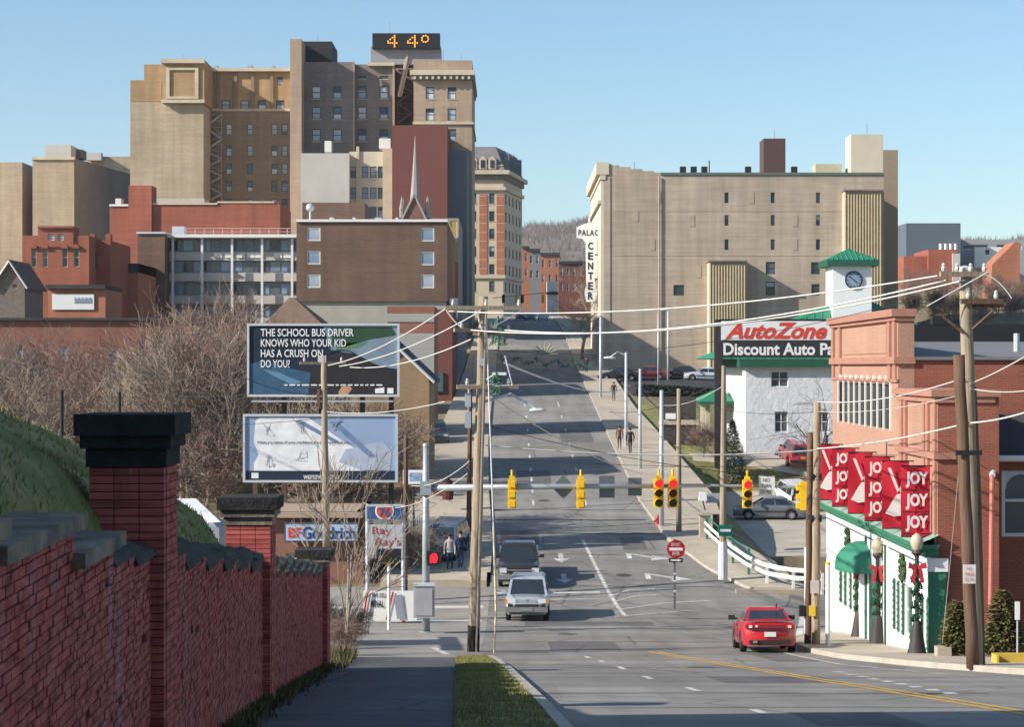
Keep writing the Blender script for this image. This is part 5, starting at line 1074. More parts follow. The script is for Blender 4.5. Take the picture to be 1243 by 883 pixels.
# pole sign
T = thing('station_sign', 'filling station pole sign with ball logo above ray rays board', 'sign', (PX(468, 78), 78, zr(78))); D = 78
for x, y in ((446, 753), (489.5, 777)):
    d = 78; zt = PZ(720, d); mk('post', MB().tube([P(x, y, d), (PX(x, d), d, zt)], .085, 8), redp, T); mk('post', MB().tube([(PX(x, d), d, zt), P(x, 614, d)], .08, 8), alu, T)
mk('logo_box', MB().box(PX(444, D), PX(491, D), D - .15, D + .15, PZ(632, D), PZ(613, D)), alu, T); nv = mat('logo_blue', (.03, .09, .22), .5, .05)
mk('logo_face', MB().box(PX(446, D), PX(489, D), D - .19, D - .153, PZ(630, D), PZ(615, D)), nv, T)
mb = MB(); cx_, cz_ = PX(467, D), PZ(620, D); mb.prism([(cx_ + .37 * math.cos(t), max(PZ(630, D), min(PZ(615, D), cz_ + .37 * math.sin(t)))) for t in [k * math.pi / 12 for k in range(24)]][::-1], 'y', D - .2, D - .192); mk('logo_ball_rim', mb, white, T)
mb = MB(); mb.prism([(cx_ + .31 * math.cos(t), max(PZ(629.5, D), min(PZ(615.5, D), cz_ + .31 * math.sin(t)))) for t in [k * math.pi / 12 for k in range(24)]][::-1], 'y', D - .21, D - .202); mk('logo_ball', mb, mat('logo_red', (.55, .08, .04), .5), T)
sign_text(T, '76', 460, 474, 617, 628, D - .22, nv, bold=.03)
mk('name_board', MB().box(PX(448, D), PX(489, D), D - .1, D + .1, PZ(678, D), PZ(637, D)), mat('board_grey', (.42, .44, .48), .5, .08, 2), T); rl = mat('letter_maroon', (.3, .03, .04), .5, 0); sign_text(T, 'Ray', 452, 475, 640, 652, D - .11, rl, bold=.015); sign_text(T, "Ray's", 456, 487, 653, 666, D - .11, rl, bold=.015)
mk('ladder_rung', MB().box(PX(447, D), PX(489, D), D - .03, D + .03, PZ(635, D), PZ(633.5, D)), alu, T)
# banner board at its foot
T = thing('sale_banner', 'white banner with red edges leaning at the station sign posts', 'banner', (PX(470, 77), 77.4, zr(77)))
mk('sheet', MB().box(PX(441, 77.3), PX(506, 77.3), 77.3, 77.36, PZ(754, 77.3), PZ(718, 77.3)), mat('banner_sheet', (.72, .71, .69), .7, .06, 2), T)
sign_text(T, 'WE SELL', 452, 470, 720.5, 726, 77.27, lt_dk, bold=.01); sign_text(T, 'MINAL', 450, 466, 729, 738, 77.27, lt_dk, bold=.02)
for a, b in ((441, 447), (470, 478)): mk('print_stripe', MB().quad(P(a - 2, 753.5, 77.26), P(a + .5, 753.5, 77.26), P(b + .5, 719, 77.26), P(b - 2, 719, 77.26)), redp, T)
mk('frame', MB().tube([P(440, 755, 77.2), P(446, 717, 77.2)], .03, 6), redp, T); mk('print_panel', MB().quad(P(482, 752, 77.26), P(492, 752, 77.26), P(488, 722, 77.26), P(478, 724, 77.26)), mat('print_grey', (.25, .27, .32)), T)
# pedestrian post with yellow top
D = 73.5; T = thing('pedestrian_signal_post', 'white signal post with yellow cross cap and twin black heads', 'signal', P(472, 789, D))
mk('post', MB().tube([P(472, 791, D), P(472, 686, D)], .06, 8), white, T); mk('cap', MB().tube([P(472, 686, D), P(472, 668, D)], .06, 8), yellow, T); mk('cap_bar', MB().box(PX(466, D), PX(478, D), D - .05, D + .05, PZ(685, D), PZ(682.5, D)), yellow, T); mk('foot', MB().lathe([(.22, 0), (.2, .12), (.08, .2)], P(472, 791, D), 10), white, T)
for s in (-1, 1): mk('head', MB().cbox((PX(472 + s * 8, D), D, PZ(675, D)), .42, .3, .5), black, T)
# wire basket and rubble
D = 71; T = thing('wire_basket', 'rusty wire litter basket beside the brick wall end', 'basket', P(434, 790, D)); mb = MB(); cx_ = PX(434, D); zb = PZ(791, D)
for k in range(16):
    a = k / 16 * 6.283; mb.tube([(cx_ + .36 * math.cos(a), D + .36 * math.sin(a), zb), (cx_ + .42 * math.cos(a), D + .42 * math.sin(a), zb + 1.05)], .016, 4)
for h in (0, .35, .7, 1.05): mb.tube([(cx_ + (.36 + h * .057) * math.cos(a), D + (.36 + h * .057) * math.sin(a), zb + h) for a in [k / 16 * 6.283 for k in range(17)]], .02, 4)
mk('wires', mb, mat('rust_wire', (.16, .11, .09), .8), T); mk('rubbish', MB().ball((cx_, D, zb + .3), .3, 8, 5), mat('rubbish', (.2, .17, .14), .9, .4, 5), T)
# traffic signal mast with control cabinet
def signal_head(parent, x, y, D, facing=True, h=1.06, aspect=0):
    z = PZ(y, D); X = PX(x, D); s = -1 if facing else 1
    mb = MB()
    for k in range(3): mb.cbox((X, D, z + (1 - k) * .352), .345 if facing else .30, .26, .335); mb.cbox((X, D + (.16 if facing else -.16), z + (1 - k) * .352), .22, .06, .22)
    o = mk('signal_head', mb.cbox((X, D, z), .2, .2, h - .02).cbox((X, D, z + h / 2 + .06), .2, .18, .12).tube([(X, D, z + h / 2 + .1), (X, D, z + h / 2 + .35)], .05, 6), yellow, parent)
    for k, (c, nm) in enumerate((((.75, .02, .03), 'lens_red_lit'), ((.06, .02, .015), 'lens_amber_dark'), ((.03, .05, .035), 'lens_green_dark'))):
        zz = z + h / 2 - .18 - k * .35
        if facing:
            mk('lens', MB().prism([(X + .14 * math.cos(t), zz + .14 * math.sin(t)) for t in [q * math.pi / 8 for q in range(16)]][::-1], 'y', D - .16, D - .131), mat(nm, c, .3, 0, emit=(.7 if k == 0 else None)), o)
            mb = MB(); mb.loft([[(X + .165 * math.cos(t), d, zz + .165 * math.sin(t)) for t in [math.pi * (-.12 + q * 1.24 / 10) for q in range(11)]] for d in (D - .132, D - .36)], closed=False, cap=False); mk('visor', mb, yellow, o)
        else:
            mb = MB(); mb.loft([[(X + .165 * math.cos(t), d, zz + .165 * math.sin(t)) for t in [math.pi * (-.12 + q * 1.24 / 10) for q in range(11)]] for d in (D + .132, D + .36)], closed=False, cap=False); mk('visor', mb, yellow, o)
    return o
DS = 72; T = thing('signal_mast', 'grey signal mast whose long arm carries yellow signals over the road', 'traffic signal', P(517, 771, DS)); stc = mat('mast_steel', (.36, .40, .42), .45, .08, 2, metal=.4)
mk('mast', MB().tube([P(517, 772, DS), P(517, 650, DS), P(517, 541, DS)], [.15, .13, .105], 12), stc, T, smooth=True); mk('mast_foot', MB().lathe([(.3, 0), (.28, .1), (.17, .16)], P(517, 772, DS), 12), stc, T)
zA = PZ(591, DS); mk('mast_arm', MB().tube([(PX(517, DS), DS, zA - .05), (PX(680, DS), DS, zA), (PX(862, DS), DS, zA + .03)], [.13, .10, .07], 10), stc, T, smooth=True); mk('arm_clamp', MB().cbox((PX(517, DS), DS, zA - .05), .4, .4, .5), stc, T)
mk('mast_cap', MB().lathe([(.13, 0), (.10, .08), (.02, .12)], P(517, 542, DS), 10), stc, T)
signal_head(T, 621.5, 600, DS - .25, False); signal_head(T, 705, 600, DS - .25, False)
signal_head(T, 799.5, 599, DS - .3); signal_head(T, 816.5, 599, DS - .3)
bk = mat('sign_back', (.16, .18, .20), .5, .08, 2, metal=.5)
X = PX(684, DS); mk('sign_back_plate', MB().prism([(X - .42, zA - .03), (X, zA - .48), (X + .42, zA - .03), (X, zA + .42)], 'y', DS + .12, DS + .14), bk, T)
for x, wd in ((737, .56), (771, .5)): mk('sign_back_plate', MB().cbox((PX(x, DS), DS + .13, zA - .02), wd, .02, .8 if x < 750 else .66), bk, T)
T = thing('control_cabinet', 'grey traffic control cabinet hung on the signal mast', 'cabinet', P(515.5, 747, DS - .6)); mk('case', MB().box(PX(503.5, DS), PX(528, DS), DS - .9, DS - .2, PZ(747, DS), PZ(709, DS)), mat('cabinet_grey', (.36, .36, .37), .5, .08, 2), T); mk('lid', MB().box(PX(502.5, DS), PX(529, DS), DS - .95, DS - .18, PZ(709, DS) + .003, PZ(707, DS)), alu, T); mk('door', MB().box(PX(505.5, DS), PX(526, DS), DS - .93, DS - .903, PZ(744, DS), PZ(712, DS)), mat('cabinet_grey2', (.33, .33, .345), .5), T)
T = thing('walk_signal', 'small black pedestrian signal showing a red hand', 'signal', P(527, 690, 71.6)); mk('case', MB().cbox(P(527, 678, 71.6), .5, .3, .52), black, T); mk('red_hand', MB().prism([(PX(526.5, 71.6) + a, PZ(678, 71.6) + b) for a, b in ((-.13, -.16), (.11, -.16), (.16, .02), (.12, .16), (-.02, .2), (-.13, .1))], 'y', 71.43, 71.448), mat('lens_red_lit', (.75, .02, .03)), T); mk('bracket', MB().box(PX(518, 71.7), PX(523, 71.7), 71.6, 71.7, PZ(679, 71.7), PZ(677, 71.7)), black, T)
# second arm from the grey street pole on the right
DR = 90; T = thing('street_sign_pole', 'tall grey pole with green street name sign on white base', 'pole', P(877.5, 703, DR))
mk('base', MB().tube([P(877.5, 704, DR), P(877.5, 658, DR)], .22, 10), mat('pale_sleeve', (.55, .56, .58), .6, .08), T); mk('shaft', MB().tube([P(877.5, 658, DR), P(878.5, 444, DR)], [.17, .10], 10), wood, T); mk('street_plate', MB().cbox(P(880.5, 644.5, DR - .3), .62, .03, .52), mat('street_sign_green', (.01, .12, .09), .5), T)
mk('plate_lettering', MB().box(PX(874, DR - .34), PX(887, DR - .34), DR - .33, DR - .325, PZ(646, DR - .34), PZ(643, DR - .34)), bwh, T)
T = thing('overhead_signal', 'thin signal arm with one red light and white no turn sign', 'traffic signal', P(985, 592, 74)); DQ = 74
mk('arm', MB().tube([P(985, 592, DQ), P(830, 589, DQ)], [.06, .04], 8), stc, T); signal_head(T, 907, 600, DQ - .3)
mk('notice_plate', MB().box(PX(920.5, DQ), PX(940, DQ), DQ - .15, DQ - .12, PZ(602, DQ), PZ(578, DQ)), mat('plate_white', (.60, .64, .64), .5, .04), T)
for i, s in enumerate(('NO', 'TURN', 'ON RED')): sign_text(T, s, 926 - i * 1.6, 934.5 + i * 1.6, 581 + i * 7, 585.5 + i * 7, DQ - .16, lt_dk)
for x in (974, 984): 
    o = mk('side_signal', MB().cbox((PX(x, DQ), DQ - .2, PZ(602, DQ)), .26, .36, 1.05), yellow, T)
    for k in range(3): mk('visor', MB().cbox((PX(x + (-5 if x < 980 else 4.5), DQ), DQ - .2, PZ(592 + k * 11, DQ)), .2, .3, .2), yellow, o)
# do-not-enter post
D = 82; T = thing('no_entry_sign', 'round red do not enter sign above a one way plate', 'sign', P(819, 739, D)); mk('post', MB().box(PX(817.6, D), PX(820.4, D), D, D + .05, PZ(740, D), PZ(655, D)), bk, T)
for y in (696, 705, 717): mk('reflector', MB().box(PX(817.6, D), PX(820.4, D), D - .006, D - .002, PZ(y + 2, D), PZ(y, D)), bwh, T)
cx_, cz_ = PX(820.5, D), PZ(667, D); mk('disc', MB().prism([(cx_ + .38 * math.cos(t), cz_ + .38 * math.sin(t)) for t in [k * math.pi / 12 for k in range(24)]][::-1], 'y', D - .04, D - .02), mat('no_entry_red', (.36, .015, .02), .45, .05), T); mk('bar', MB().box(cx_ - .28, cx_ + .28, D - .05, D - .042, cz_ - .06, cz_ + .06), bwh, T)
sign_text(T, 'DO NOT', 815, 826, 659.5, 663.5, D - .05, bwh); sign_text(T, 'ENTER', 816, 825, 670.5, 674.5, D - .05, bwh)
mk('one_way_plate', MB().box(PX(812, D), PX(829, D), D - .04, D - .02, PZ(683, D), PZ(678, D)), black, T); mk('one_way_arrow', MB().prism([(PX(a, D), PZ(b, D)) for a, b in ((814, 681.3), (822.5, 681.3), (822.5, 682.3), (827.5, 680.4), (822.5, 678.7), (822.5, 679.6), (814, 679.6))], 'y', D - .05, D - .042), bwh, T)
# ---------------------------------------------------------------- utility poles and wires
def upole(name, label, xb, yb, xt, yt, D, r0, r1, m, dark_base=False, cat='utility pole'):
    T = thing(name, label, cat, P(xb, yb, D)); a, b = P(xb, yb + 4, D), P(xt, yt, D); n = 9
    mb = MB().tube([a.lerp(b, k / n) + Vector((.012 * math.sin(k * 2.1), .01 * math.cos(k * 1.7), 0)) * (k % n > 0) for k in range(n + 1)], [lerp(r0, r1, k / n) for k in range(n + 1)], 12); mk('shaft', mb, m, T, smooth=True)
    if dark_base: c = a.lerp(b, .1); mk('base_wrap', MB().tube([a, c], [r0 * 1.04, lerp(r0, r1, .1) * 1.04], 12, False), mat('pole_creosote', (.03, .025, .02), .9), T)
    return T
def xarm(T, p, L, ang, m=wood, ins=3, h=.12):
    d = Vector((math.cos(ang), math.sin(ang), 0)); a, b = p - d * L / 2, p + d * L / 2; pd = Vector((-d.y, d.x, 0)) * .05
    mb = MB(); mb.loft([[q + pd + Vector((0, 0, h / 2)), q - pd + Vector((0, 0, h / 2)), q - pd - Vector((0, 0, h / 2)), q + pd - Vector((0, 0, h / 2))] for q in (a, b)]); o = mk('crossarm', mb, m, T)
    for k in range(ins):
        q = a.lerp(b, (k + .25) / (ins - .5) if ins > 1 else .5); mk('insulator', MB().lathe([(.03, 0), (.055, .05), (.055, .1), (.03, .12), (.05, .16), (.01, .2)], q + Vector((0, 0, h / 2)), 8), mat('insulator_grey', (.55, .55, .53), .3), o)
    return o
cablew = mat('pale_cable', (.62, .60, .56), .5, .05); cabled = mat('black_cable', (.03, .03, .032), .6)
wn_ = [0]
def wire(label, p, q, sag, r, m=cablew, name='overhead_wire'):
    r *= .72
    p, q = Vector(p), Vector(q); n = 18; pts = [p.lerp(q, t / n) - Vector((0, 0, 4 * sag * (t / n) * (1 - t / n))) for t in range(n + 1)]
    return mk(name, MB().tube(pts, r, 5, False), m, smooth=True, label=label, cat='wire', group='overhead wires')
D = 60; U1 = upole('utility_pole', 'tall pale wooden utility pole on the grass tip beside the sidewalk', 574, 800, 587, 360, D, .185, .13, wood, True)
xarm(U1, P(590, 374, D - .2), 2.5, .12); xarm(U1, P(578, 401, D - .2), 1.5, .5, ins=2); xarm(U1, P(600, 405, D + .2), 1.3, .1, ins=2); xarm(U1, P(592, 470, D - .1), 1.9, .2, ins=2)
for y, s in ((486, .25), (510, .3), (440, .14)): mk('hardware_box', MB().cbox(P(568 if y > 450 else 585, y, D - .1), .18, .2, s * 1.6), steel, U1)
mk('brace', MB().tube([P(587, 470, D - .1), P(622, 468, D - .1), P(613, 432, D - .1)], .03, 5), alu, U1)
mk('conduit', MB().tube([P(578, 795, D - .22), P(590, 372, D - .22)], .03, 5), mat('conduit_grey', (.3, .27, .24)), U1)
T = thing('guy_wire', 'guy wire with yellow plastic guard running down to the grass tip', 'wire', P(600, 808, D - 1)); mk('cable', MB().tube([P(590, 378, D), P(599, 640, D - .8)], .022, 5), cablew, T); mk('guard', MB().tube([P(599, 640, D - .8), P(602, 740, D - 1), P(599, 808, D - 1)], .038, 6), mat('guard_cream', (.62, .55, .33), .5), T)
U2 = upole('utility_pole', 'slim wooden pole with crossarm standing before the billboards', 396, 660, 393, 432, 84, .16, .12, wood); xarm(U2, P(392, 441, 84), 2.0, .3, ins=3); mk('transformer_bracket', MB().cbox(P(391, 436, 84), .35, .2, .3), alu, U2)
for y in (484, ): mk('meter_box', MB().cbox(P(387, y, 84), .14, .3, .8), woodd, U2)
U3 = upole('utility_pole', 'leaning brown pole with double crossarms before the brick shop', 1183, 816, 1172, 332, 46, .205, .14, wood); 
mk('tarred_length', MB().tube([P(1186, 812, 46.06), P(1181.5, 600, 46.06), P(1177, 470, 46.06)], [.19, .18, .155], 10), woodd, U3, smooth=True)
xarm(U3, P(1170, 333, 45.8), 1.15, .15, ins=4); xarm(U3, P(1192, 366, 45.8), 1.0, .1, woodd, 2); xarm(U3, P(1192, 370, 46.2), 1.0, .1, woodd, 2); mk('pole_cap', MB().lathe([(.16, 0), (.16, .2), (.02, .24)], P(1171, 335, 46), 10), mat('grey_cap', (.5, .5, .5)), U3)
for a, b in (((1140, 380), (1170, 405)), ((1205, 378), (1180, 400))): mk('brace', MB().tube([P(*a, 45.8), P(*b, 45.8)], .03, 4), woodd, U3)
mk('notice', MB().box(PX(1169.5, 45.2), PX(1184.5, 45.2), 45.2, 45.23, PZ(709, 45.2), PZ(686, 45.2)), mat('notice_white', (.62, .62, .6)), U3)
for i, s in enumerate(('NO', 'PARKING', 'ANY TIME')): sign_text(U3, s, 1174 - min(i, 1) * 2.6, 1180 + min(i, 1) * 2.6, 689 + i * 6.5, 693 + i * 6.5, 45.18, mat('sign_red', (.5, .03, .03)))
U4 = upole('pole_stub', 'short brown pole stub strapped beside the leaning pole', 1181, 808, 1164, 431, 45.5, .15, .135, woodd)
for y in (550, ): mk('strap', MB().box(PX(1160, 45.3), PX(1192, 45.3), 45.28, 45.33, PZ(y + 3, 45.3), PZ(y - 3, 45.3)), black, U4)
D = 62.5; U5 = upole('utility_pole', 'dark wooden pole beside a pale one at the shop corner', 980, 788, 984, 525, D, .11, .1, woodd); U6 = upole('utility_pole', 'pale wooden pole with a yellow tag at the shop corner', 990, 790, 992, 487, D - .3, .14, .11, wood)
mk('tag', MB().cbox(P(986, 742, D - .48), .2, .05, .33), mat('tag_yellow', (.7, .5, .04)), U6); mk('paper', MB().cbox(P(989, 713, D - .48), .26, .05, .4), mat('paper_grey', (.5, .46, .42)), U6)
for y in (579, 630): mk('band', MB().tube([P(984, y, D - .3), P(997, y, D - .3)], .12, 8), black, U6)
T = thing('white_post', 'thin white post with black box beside the shop corner poles', 'post', P(978, 775, D)); mk('post', MB().tube([P(978, 778, D), P(978, 665, D)], .045, 8), white, T); mk('box', MB().cbox(P(974, 742, D), .2, .2, .34), black, T)
T = thing('marker_post', 'white marker post with a yellow top on the shop sidewalk', 'post', P(1005, 790, 61)); mk('post', MB().tube([P(1005, 792, 61), P(1005, 686, 61)], .075, 10), white, T); mk('cap', MB().tube([P(1005, 686, 61), P(1005, 683, 61)], .08, 10), yellow, T); mk('foot', MB().lathe([(.16, 0), (.14, .08), (.07, .12)], P(1005, 792, 61), 10), white, T)
# wires
A = lambda x, y, D: P(x, y, D)
W = wire
W('topmost bright cable from the leaning pole to the tall central pole', P(1138, 335, 45.8), P(545, 378, 60), .35, .028); W('second bright cable from the leaning pole to the tall central pole', P(1150, 340, 45.8), P(560, 400, 60), .55, .03); W('third bright cable from the leaning pole to the tall central pole', P(1172, 340, 45.8), P(612, 401, 60), .5, .03)
W('low bright cable crossing the street from central pole to shop poles', P(590, 541, 60), P(990, 547, 62), .22, .032); W('bright cable from shop corner poles to the leaning pole stub', P(992, 545, 62), P(1175, 514, 45.6), .1, .03); W('bright cable leaving the pole stub toward the picture edge', P(1175, 514, 45.6), P(1290, 484, 40), .1, .028)
W('slack cable from shop corner pole up to the leaning pole', P(992, 488, 62), P(1168, 460, 45.8), .2, .022); W('cable from leaning pole rising past the roof to the edge', P(1178, 466, 45.8), P(1300, 395, 40), .1, .02); W('thin cable from the leaning pole running level to the edge', P(1178, 472, 45.8), P(1300, 462, 40), .15, .016)
W('upper cable from slim pole by billboards to central crossarm', P(398, 444, 84), P(541, 375, 60), .25, .028); W('middle cable from slim pole by billboards to central crossarm', P(412, 445, 84), P(590, 374, 60), .3, .028); W('lower cable from slim pole by billboards to central pole arm', P(425, 446, 84), P(572, 412, 60), .3, .028)
W('looping jumper cable hanging under the central crossarm', P(541, 375, 59.8), P(580, 400, 59.8), .25, .03); W('second looping jumper beside the central pole top', P(579, 374, 59.8), P(590, 400, 59.8), .3, .03); W('bright cable rising from central pole to a far lamp arm', P(588, 402, 60), P(640, 372, 75), .05, .025)
W('cable from slim pole passing below the upper billboard', P(396, 500, 84), P(540, 488, 66), .2, .02); W('thin dark cable crossing the bare thicket', P(-40, 428, 110), P(300, 460, 84), .5, .025, cabled); W('dark cable from thicket toward the slim pole', P(300, 460, 84), P(394, 480, 84), .2, .022, cabled)
W('dark cable level across the street above the signals', P(588, 516, 60), P(1000, 583, 62), .3, .014, cabled); W('pale cable slanting down to the grey street poles', P(588, 476, 60), P(780, 575, 120), .4, .03); W('pale cable from central pole to the far right lamp', P(610, 440, 60), P(765, 468, 200), .8, .05)
W('thin service cable from the central pole to station sign', P(570, 560, 60), P(500, 590, 76), .25, .02); W('service cable from central pole down to the garage', P(568, 575, 60), P(440, 610, 90), .6, .02); W('fine cable along the kerb wires to the white store', P(728, 497, 190), P(876, 463, 91), .8, .03, cabled); W('fine upper cable between the right hand street poles', P(803, 492, 120), P(876, 470, 91), .3, .02)
W('high fine cable from pole to pole along right kerb', P(824, 480, 105), P(992, 500, 62), .4, .014, cabled)
W('fine dark cable under the topmost bright one', P(1150, 352, 45.8), P(600, 430, 60), .5, .012, cabled); W('fine pale cable above the banners', P(992, 500, 62), P(1166, 480, 45.8), .15, .012); W('second thin dark cable through the thicket', P(-40, 462, 110), P(392, 470, 84), .7, .02, cabled); W('third thin dark cable low in the thicket', P(-40, 500, 90), P(392, 508, 84), .5, .016, cabled)
W('fine dark cable crossing below the bright low one', P(588, 556, 60), P(992, 566, 62), .12, .011, cabled); W('fine cable from right street poles toward the palace corner', P(803, 500, 120), P(729, 420, 190), .3, .04, cabled); W('dark cable along the right street poles', P(824, 500, 105), P(777, 470, 132), .2, .02, cabled); W('long fine cable from central pole up the left kerb', P(575, 430, 60), P(571, 475, 112), .3, .014, cabled)
W('guy cable slanting down the shop side wall', P(1165, 560, 46), P(1141, 812, 54), .02, .012, cablew); W('crossarm tie cable on the leaning pole', P(1125, 372, 45.7), P(1200, 330, 45.7), .0, .02); W('drooping jumper at the leaning pole top', P(1196, 334, 45.7), P(1228, 362, 45.7), -.1, .022)
# kerbside light poles on the right, far to near
def lpole(label, x, yb, yt, D, r=.1, m=None, arm=None, name='street_lamp'):
    T = thing(name, label, 'street lamp' if arm else 'pole', P(x, yb, D)); m = m or alu
    mk('shaft', MB().tube([P(x, yb + 3, D), P(x, yt, D)], [r * 1.2, r * .8], 8), m, T, smooth=True)
    if arm:
        q_ = .62 if D < 80 else 1; ax, ay = arm; a = P(x, yt + 4, D); b = P(ax, ay, D); mk('arm', MB().tube([a, a.lerp(b, .5) + Vector((0, 0, .35)), b], .05, 6), m, T)
        mk('lamp_head', MB().loft([[(b.x + s, D + .16 * k * math.cos(t), b.z + .1 * k * math.sin(t) - .03) for t in [q * math.pi / 4 for q in range(8)]] for s, k in ((-.45 * q_, .3 * q_), (-.2 * q_, q_), (.2 * q_, q_), (.45 * q_, .4 * q_))]), paint('lamp_head_pale', (.6, .6, .58), .4), T, smooth=True)
    return T
lpole('tall grey pole beside the beige block corner', 729, 497, 385, 190, .13, name='street_pole'); lpole('grey lamp post with curved arm toward the kerb', 760, 566, 428, 146, .12, arm=(740, 434)); lpole('plain pale pole nearest the walking pair', 777, 582, 448, 132, .11, name='street_pole')
lpole('pale pole with a fire hydrant at its foot', 803, 643, 474, 106, .12, name='street_pole'); lpole('pole with wooden lower half by the lawn', 824, 652, 472, 104, .13, wood, name='street_pole'); lpole('thin pole in front of the beige block', 799, 470, 380, 205, .08, name='street_pole'); lpole('tall lamp in the shaded parking lot', 811, 462, 374, 215, .12, arm=(806, 376)); 
T = lpole('cobra head street lamp reaching right from the central pole', 588, 486, 484, 60.2, .04, arm=(652, 497)); 
T = thing('street_lamp', 'second cobra head lamp seen behind the central pole', 'street lamp', P(560, 560, 112)); mk('shaft', MB().tube([P(570, 604, 112), P(570, 470, 112)], .1, 8), alu, T); mk('arm', MB().tube([P(570, 474, 112), P(600, 455, 112)], .05, 6), alu, T); mk('lamp_head', MB().cbox(P(606, 454, 112), .8, .3, .16), white, T)
T = thing('kerb_pole', 'dark slim pole close behind the central utility pole', 'pole', P(569, 640, 104)); mk('shaft', MB().tube([P(569, 645, 104), P(571, 470, 104)], [.14, .1], 8), woodd, T)
T = thing('brown_post', 'brown wooden post beside the station sign', 'post', P(492, 700, 84)); mk('shaft', MB().tube([P(492, 720, 84), P(493, 528, 84)], .1, 8), woodd, T)
for x, y0, y1, D, lb in ((75, 535, 474, 60, 'dark pole beyond the grassy mound'), (145, 520, 476, 66, 'short dark pole just above the brick pier')):
    T = thing('fence_pole', lb, 'pole', P(x, 590, D)); mk('shaft', MB().tube([P(x, 640, D), P(x, y1, D)], .06, 8), black, T)
# flared guard rail of the creek bridge
gr = mat('rail_white', (.70, .69, .66), .5, .06, 2); T = thing('guard_rail', 'curving white guard rail with green posts along the creek', 'guard rail', (11, 95, zr(95)))
pts = [(9.9, 101.5), (10.15, 98), (10.45, 94.5), (10.85, 91.5), (11.4, 89.2), (12.4, 87.9), (13.6, 87.3)]
for hgt in (.95, .6): mk('rail', MB().loft([[(x - .0, d, zr(d) + hgt - .1), (x - .06, d, zr(d) + hgt), (x, d, zr(d) + hgt + .1), (x + .05, d, zr(d) + hgt)] for x, d in pts]), gr, T)
mk('pipe_rail', MB().tube([(x + .15, d, zr(d) + 1.25) for x, d in pts[:4]], .035, 6), green, T)
for i, (x, d) in enumerate(pts): mk('rail_post', MB().box(x + .05, x + .17, d - .06, d + .06, zr(d) - 1, zr(d) + (1.3 if i < 4 else .9)), gr if i > 3 else green, T)
T = thing('bridge_pillar', 'stubby concrete end pillar of the guard rail', 'pillar', (10.1, 102.4, zr(102))); mk('pillar', MB().box(9.7, 10.25, 102.1, 102.7, zr(102) - .5, zr(102) + 1.25), conc, T); mk('cap', MB().box(9.62, 10.33, 102.02, 102.78, zr(102) + 1.253, zr(102) + 1.4), conc, T); mk('dark_post', MB().box(10.4, 10.75, 102.1, 102.5, zr(102) - .4, zr(102) + 1.3), black, T)
mk('embankment_wall', MB().box(9.9, 13.9, 87.35, 87.7, -13, zr(88) + .13).box(11.6, 12.4, 87.75, 103.3, -13, -10.3), conc, label='concrete abutment wall under the guard rail at the creek', cat='wall')
# hydrant and small street things
T = thing('fire_hydrant', 'small red fire hydrant at the kerb bend', 'hydrant', P(798.5, 641, 106.5)); hx, hd, hz = P(798.5, 642, 106.5); mk('barrel', MB().lathe([(.16, 0), (.16, .06), (.11, .08), (.11, .5), (.15, .52), (.13, .62), (.03, .72), (.03, .76)], (hx, hd, hz), 10), redp, T, smooth=True); mk('nozzle', MB().tube([(hx - .22, hd, hz + .4), (hx + .22, hd, hz + .4)], .06, 8), redp, T)
T = thing('mail_box', 'white domed box on a short leg beside the sidewalk', 'mailbox', P(854, 612, 108)); mk('box', MB().cbox(P(853, 603, 108), .45, .4, .45, taper=.75), white, T); mk('leg', MB().tube([P(856, 620, 108), P(853, 608, 108)], .04, 6), black, T); mk('side_box', MB().cbox(P(865, 605, 108.5), .8, .4, .5), steel, T)
# four lamp posts with garlands
blk = mat('lamp_iron', (.05, .042, .04), .6, .2); globe = paint('lamp_globe', (.50, .42, .30), .35); gar = mat('garland_green', (.02, .07, .035), .9, .4, 8)
names = ['garlanded globe lamp nearest the shop corner, black footed', 'garlanded globe lamp right of the green awning', 'garlanded lamp standing under the green awning', 'garlanded globe lamp at the far end of the shop']
for i, (x, yb, D) in enumerate(((1113, 799, 55.1), (1065, 787, 62.6), (1042, 778, 67), (1010.5, 762, 76))):
    b = P(x, yb + 1, D); T = thing('globe_lamp', names[i], 'street lamp', b, 0, 'garlanded lamps on the shop sidewalk')
    mk('base', MB().lathe([(.30, 0), (.28, .1), (.2, .5), (.12, .95), (.09, 1.05)], b, 10), blk, T, smooth=True); mk('shaft', MB().tube([b + Vector((0, 0, 1.05)), b + Vector((0, 0, 2.9))], .06, 8), blk, T)
    mk('collar', MB().lathe([(.07, 2.85), (.16, 2.95), (.14, 3.02)], b, 10), blk, T); mk('globe', MB().lathe([(.10, 3.02), (.14, 3.08), (.18, 3.2), (.18, 3.33), (.13, 3.42), (.07, 3.47), (.02, 3.5)], b, 12), globe, T, smooth=True)
    mb = MB()
    for k in range(170):
        t = k / 170; a = t * 6.283 * 4.5; p = b + Vector((.10 * math.cos(a), .10 * math.sin(a), .95 + 1.65 * t)) + Vector([rnd.uniform(-.07, .07) for _ in range(3)]); mb.cbox(p, .12, .03, .03, rnd.uniform(0, 3), rnd.uniform(0, 3), rnd.uniform(0, 3))
    mk('garland', mb, gar, T)
    bb = b + Vector((-.02, -.14, 2.55)); mb = MB()
    for s in (-1, 1): mb.loft([[bb + Vector((s * u, -.03 - v * .03, w_)) for u, v, w_ in ((0.02, 0, .04), (.24, 1, .16), (.26, 1, -.02), (.02, 0, -.04))], [bb + Vector((s * u, .05, w_)) for u, w_ in ((.02, .04), (.22, .14), (.24, -.02), (.02, -.04))]]); mb.quad(bb + Vector((s * .02, -.05, -.03)), bb + Vector((s * .12, -.05, -.03)), bb + Vector((s * .2, -.05, -.42)), bb + Vector((s * .08, -.05, -.42)))
    mk('bow', mb, redp, T)
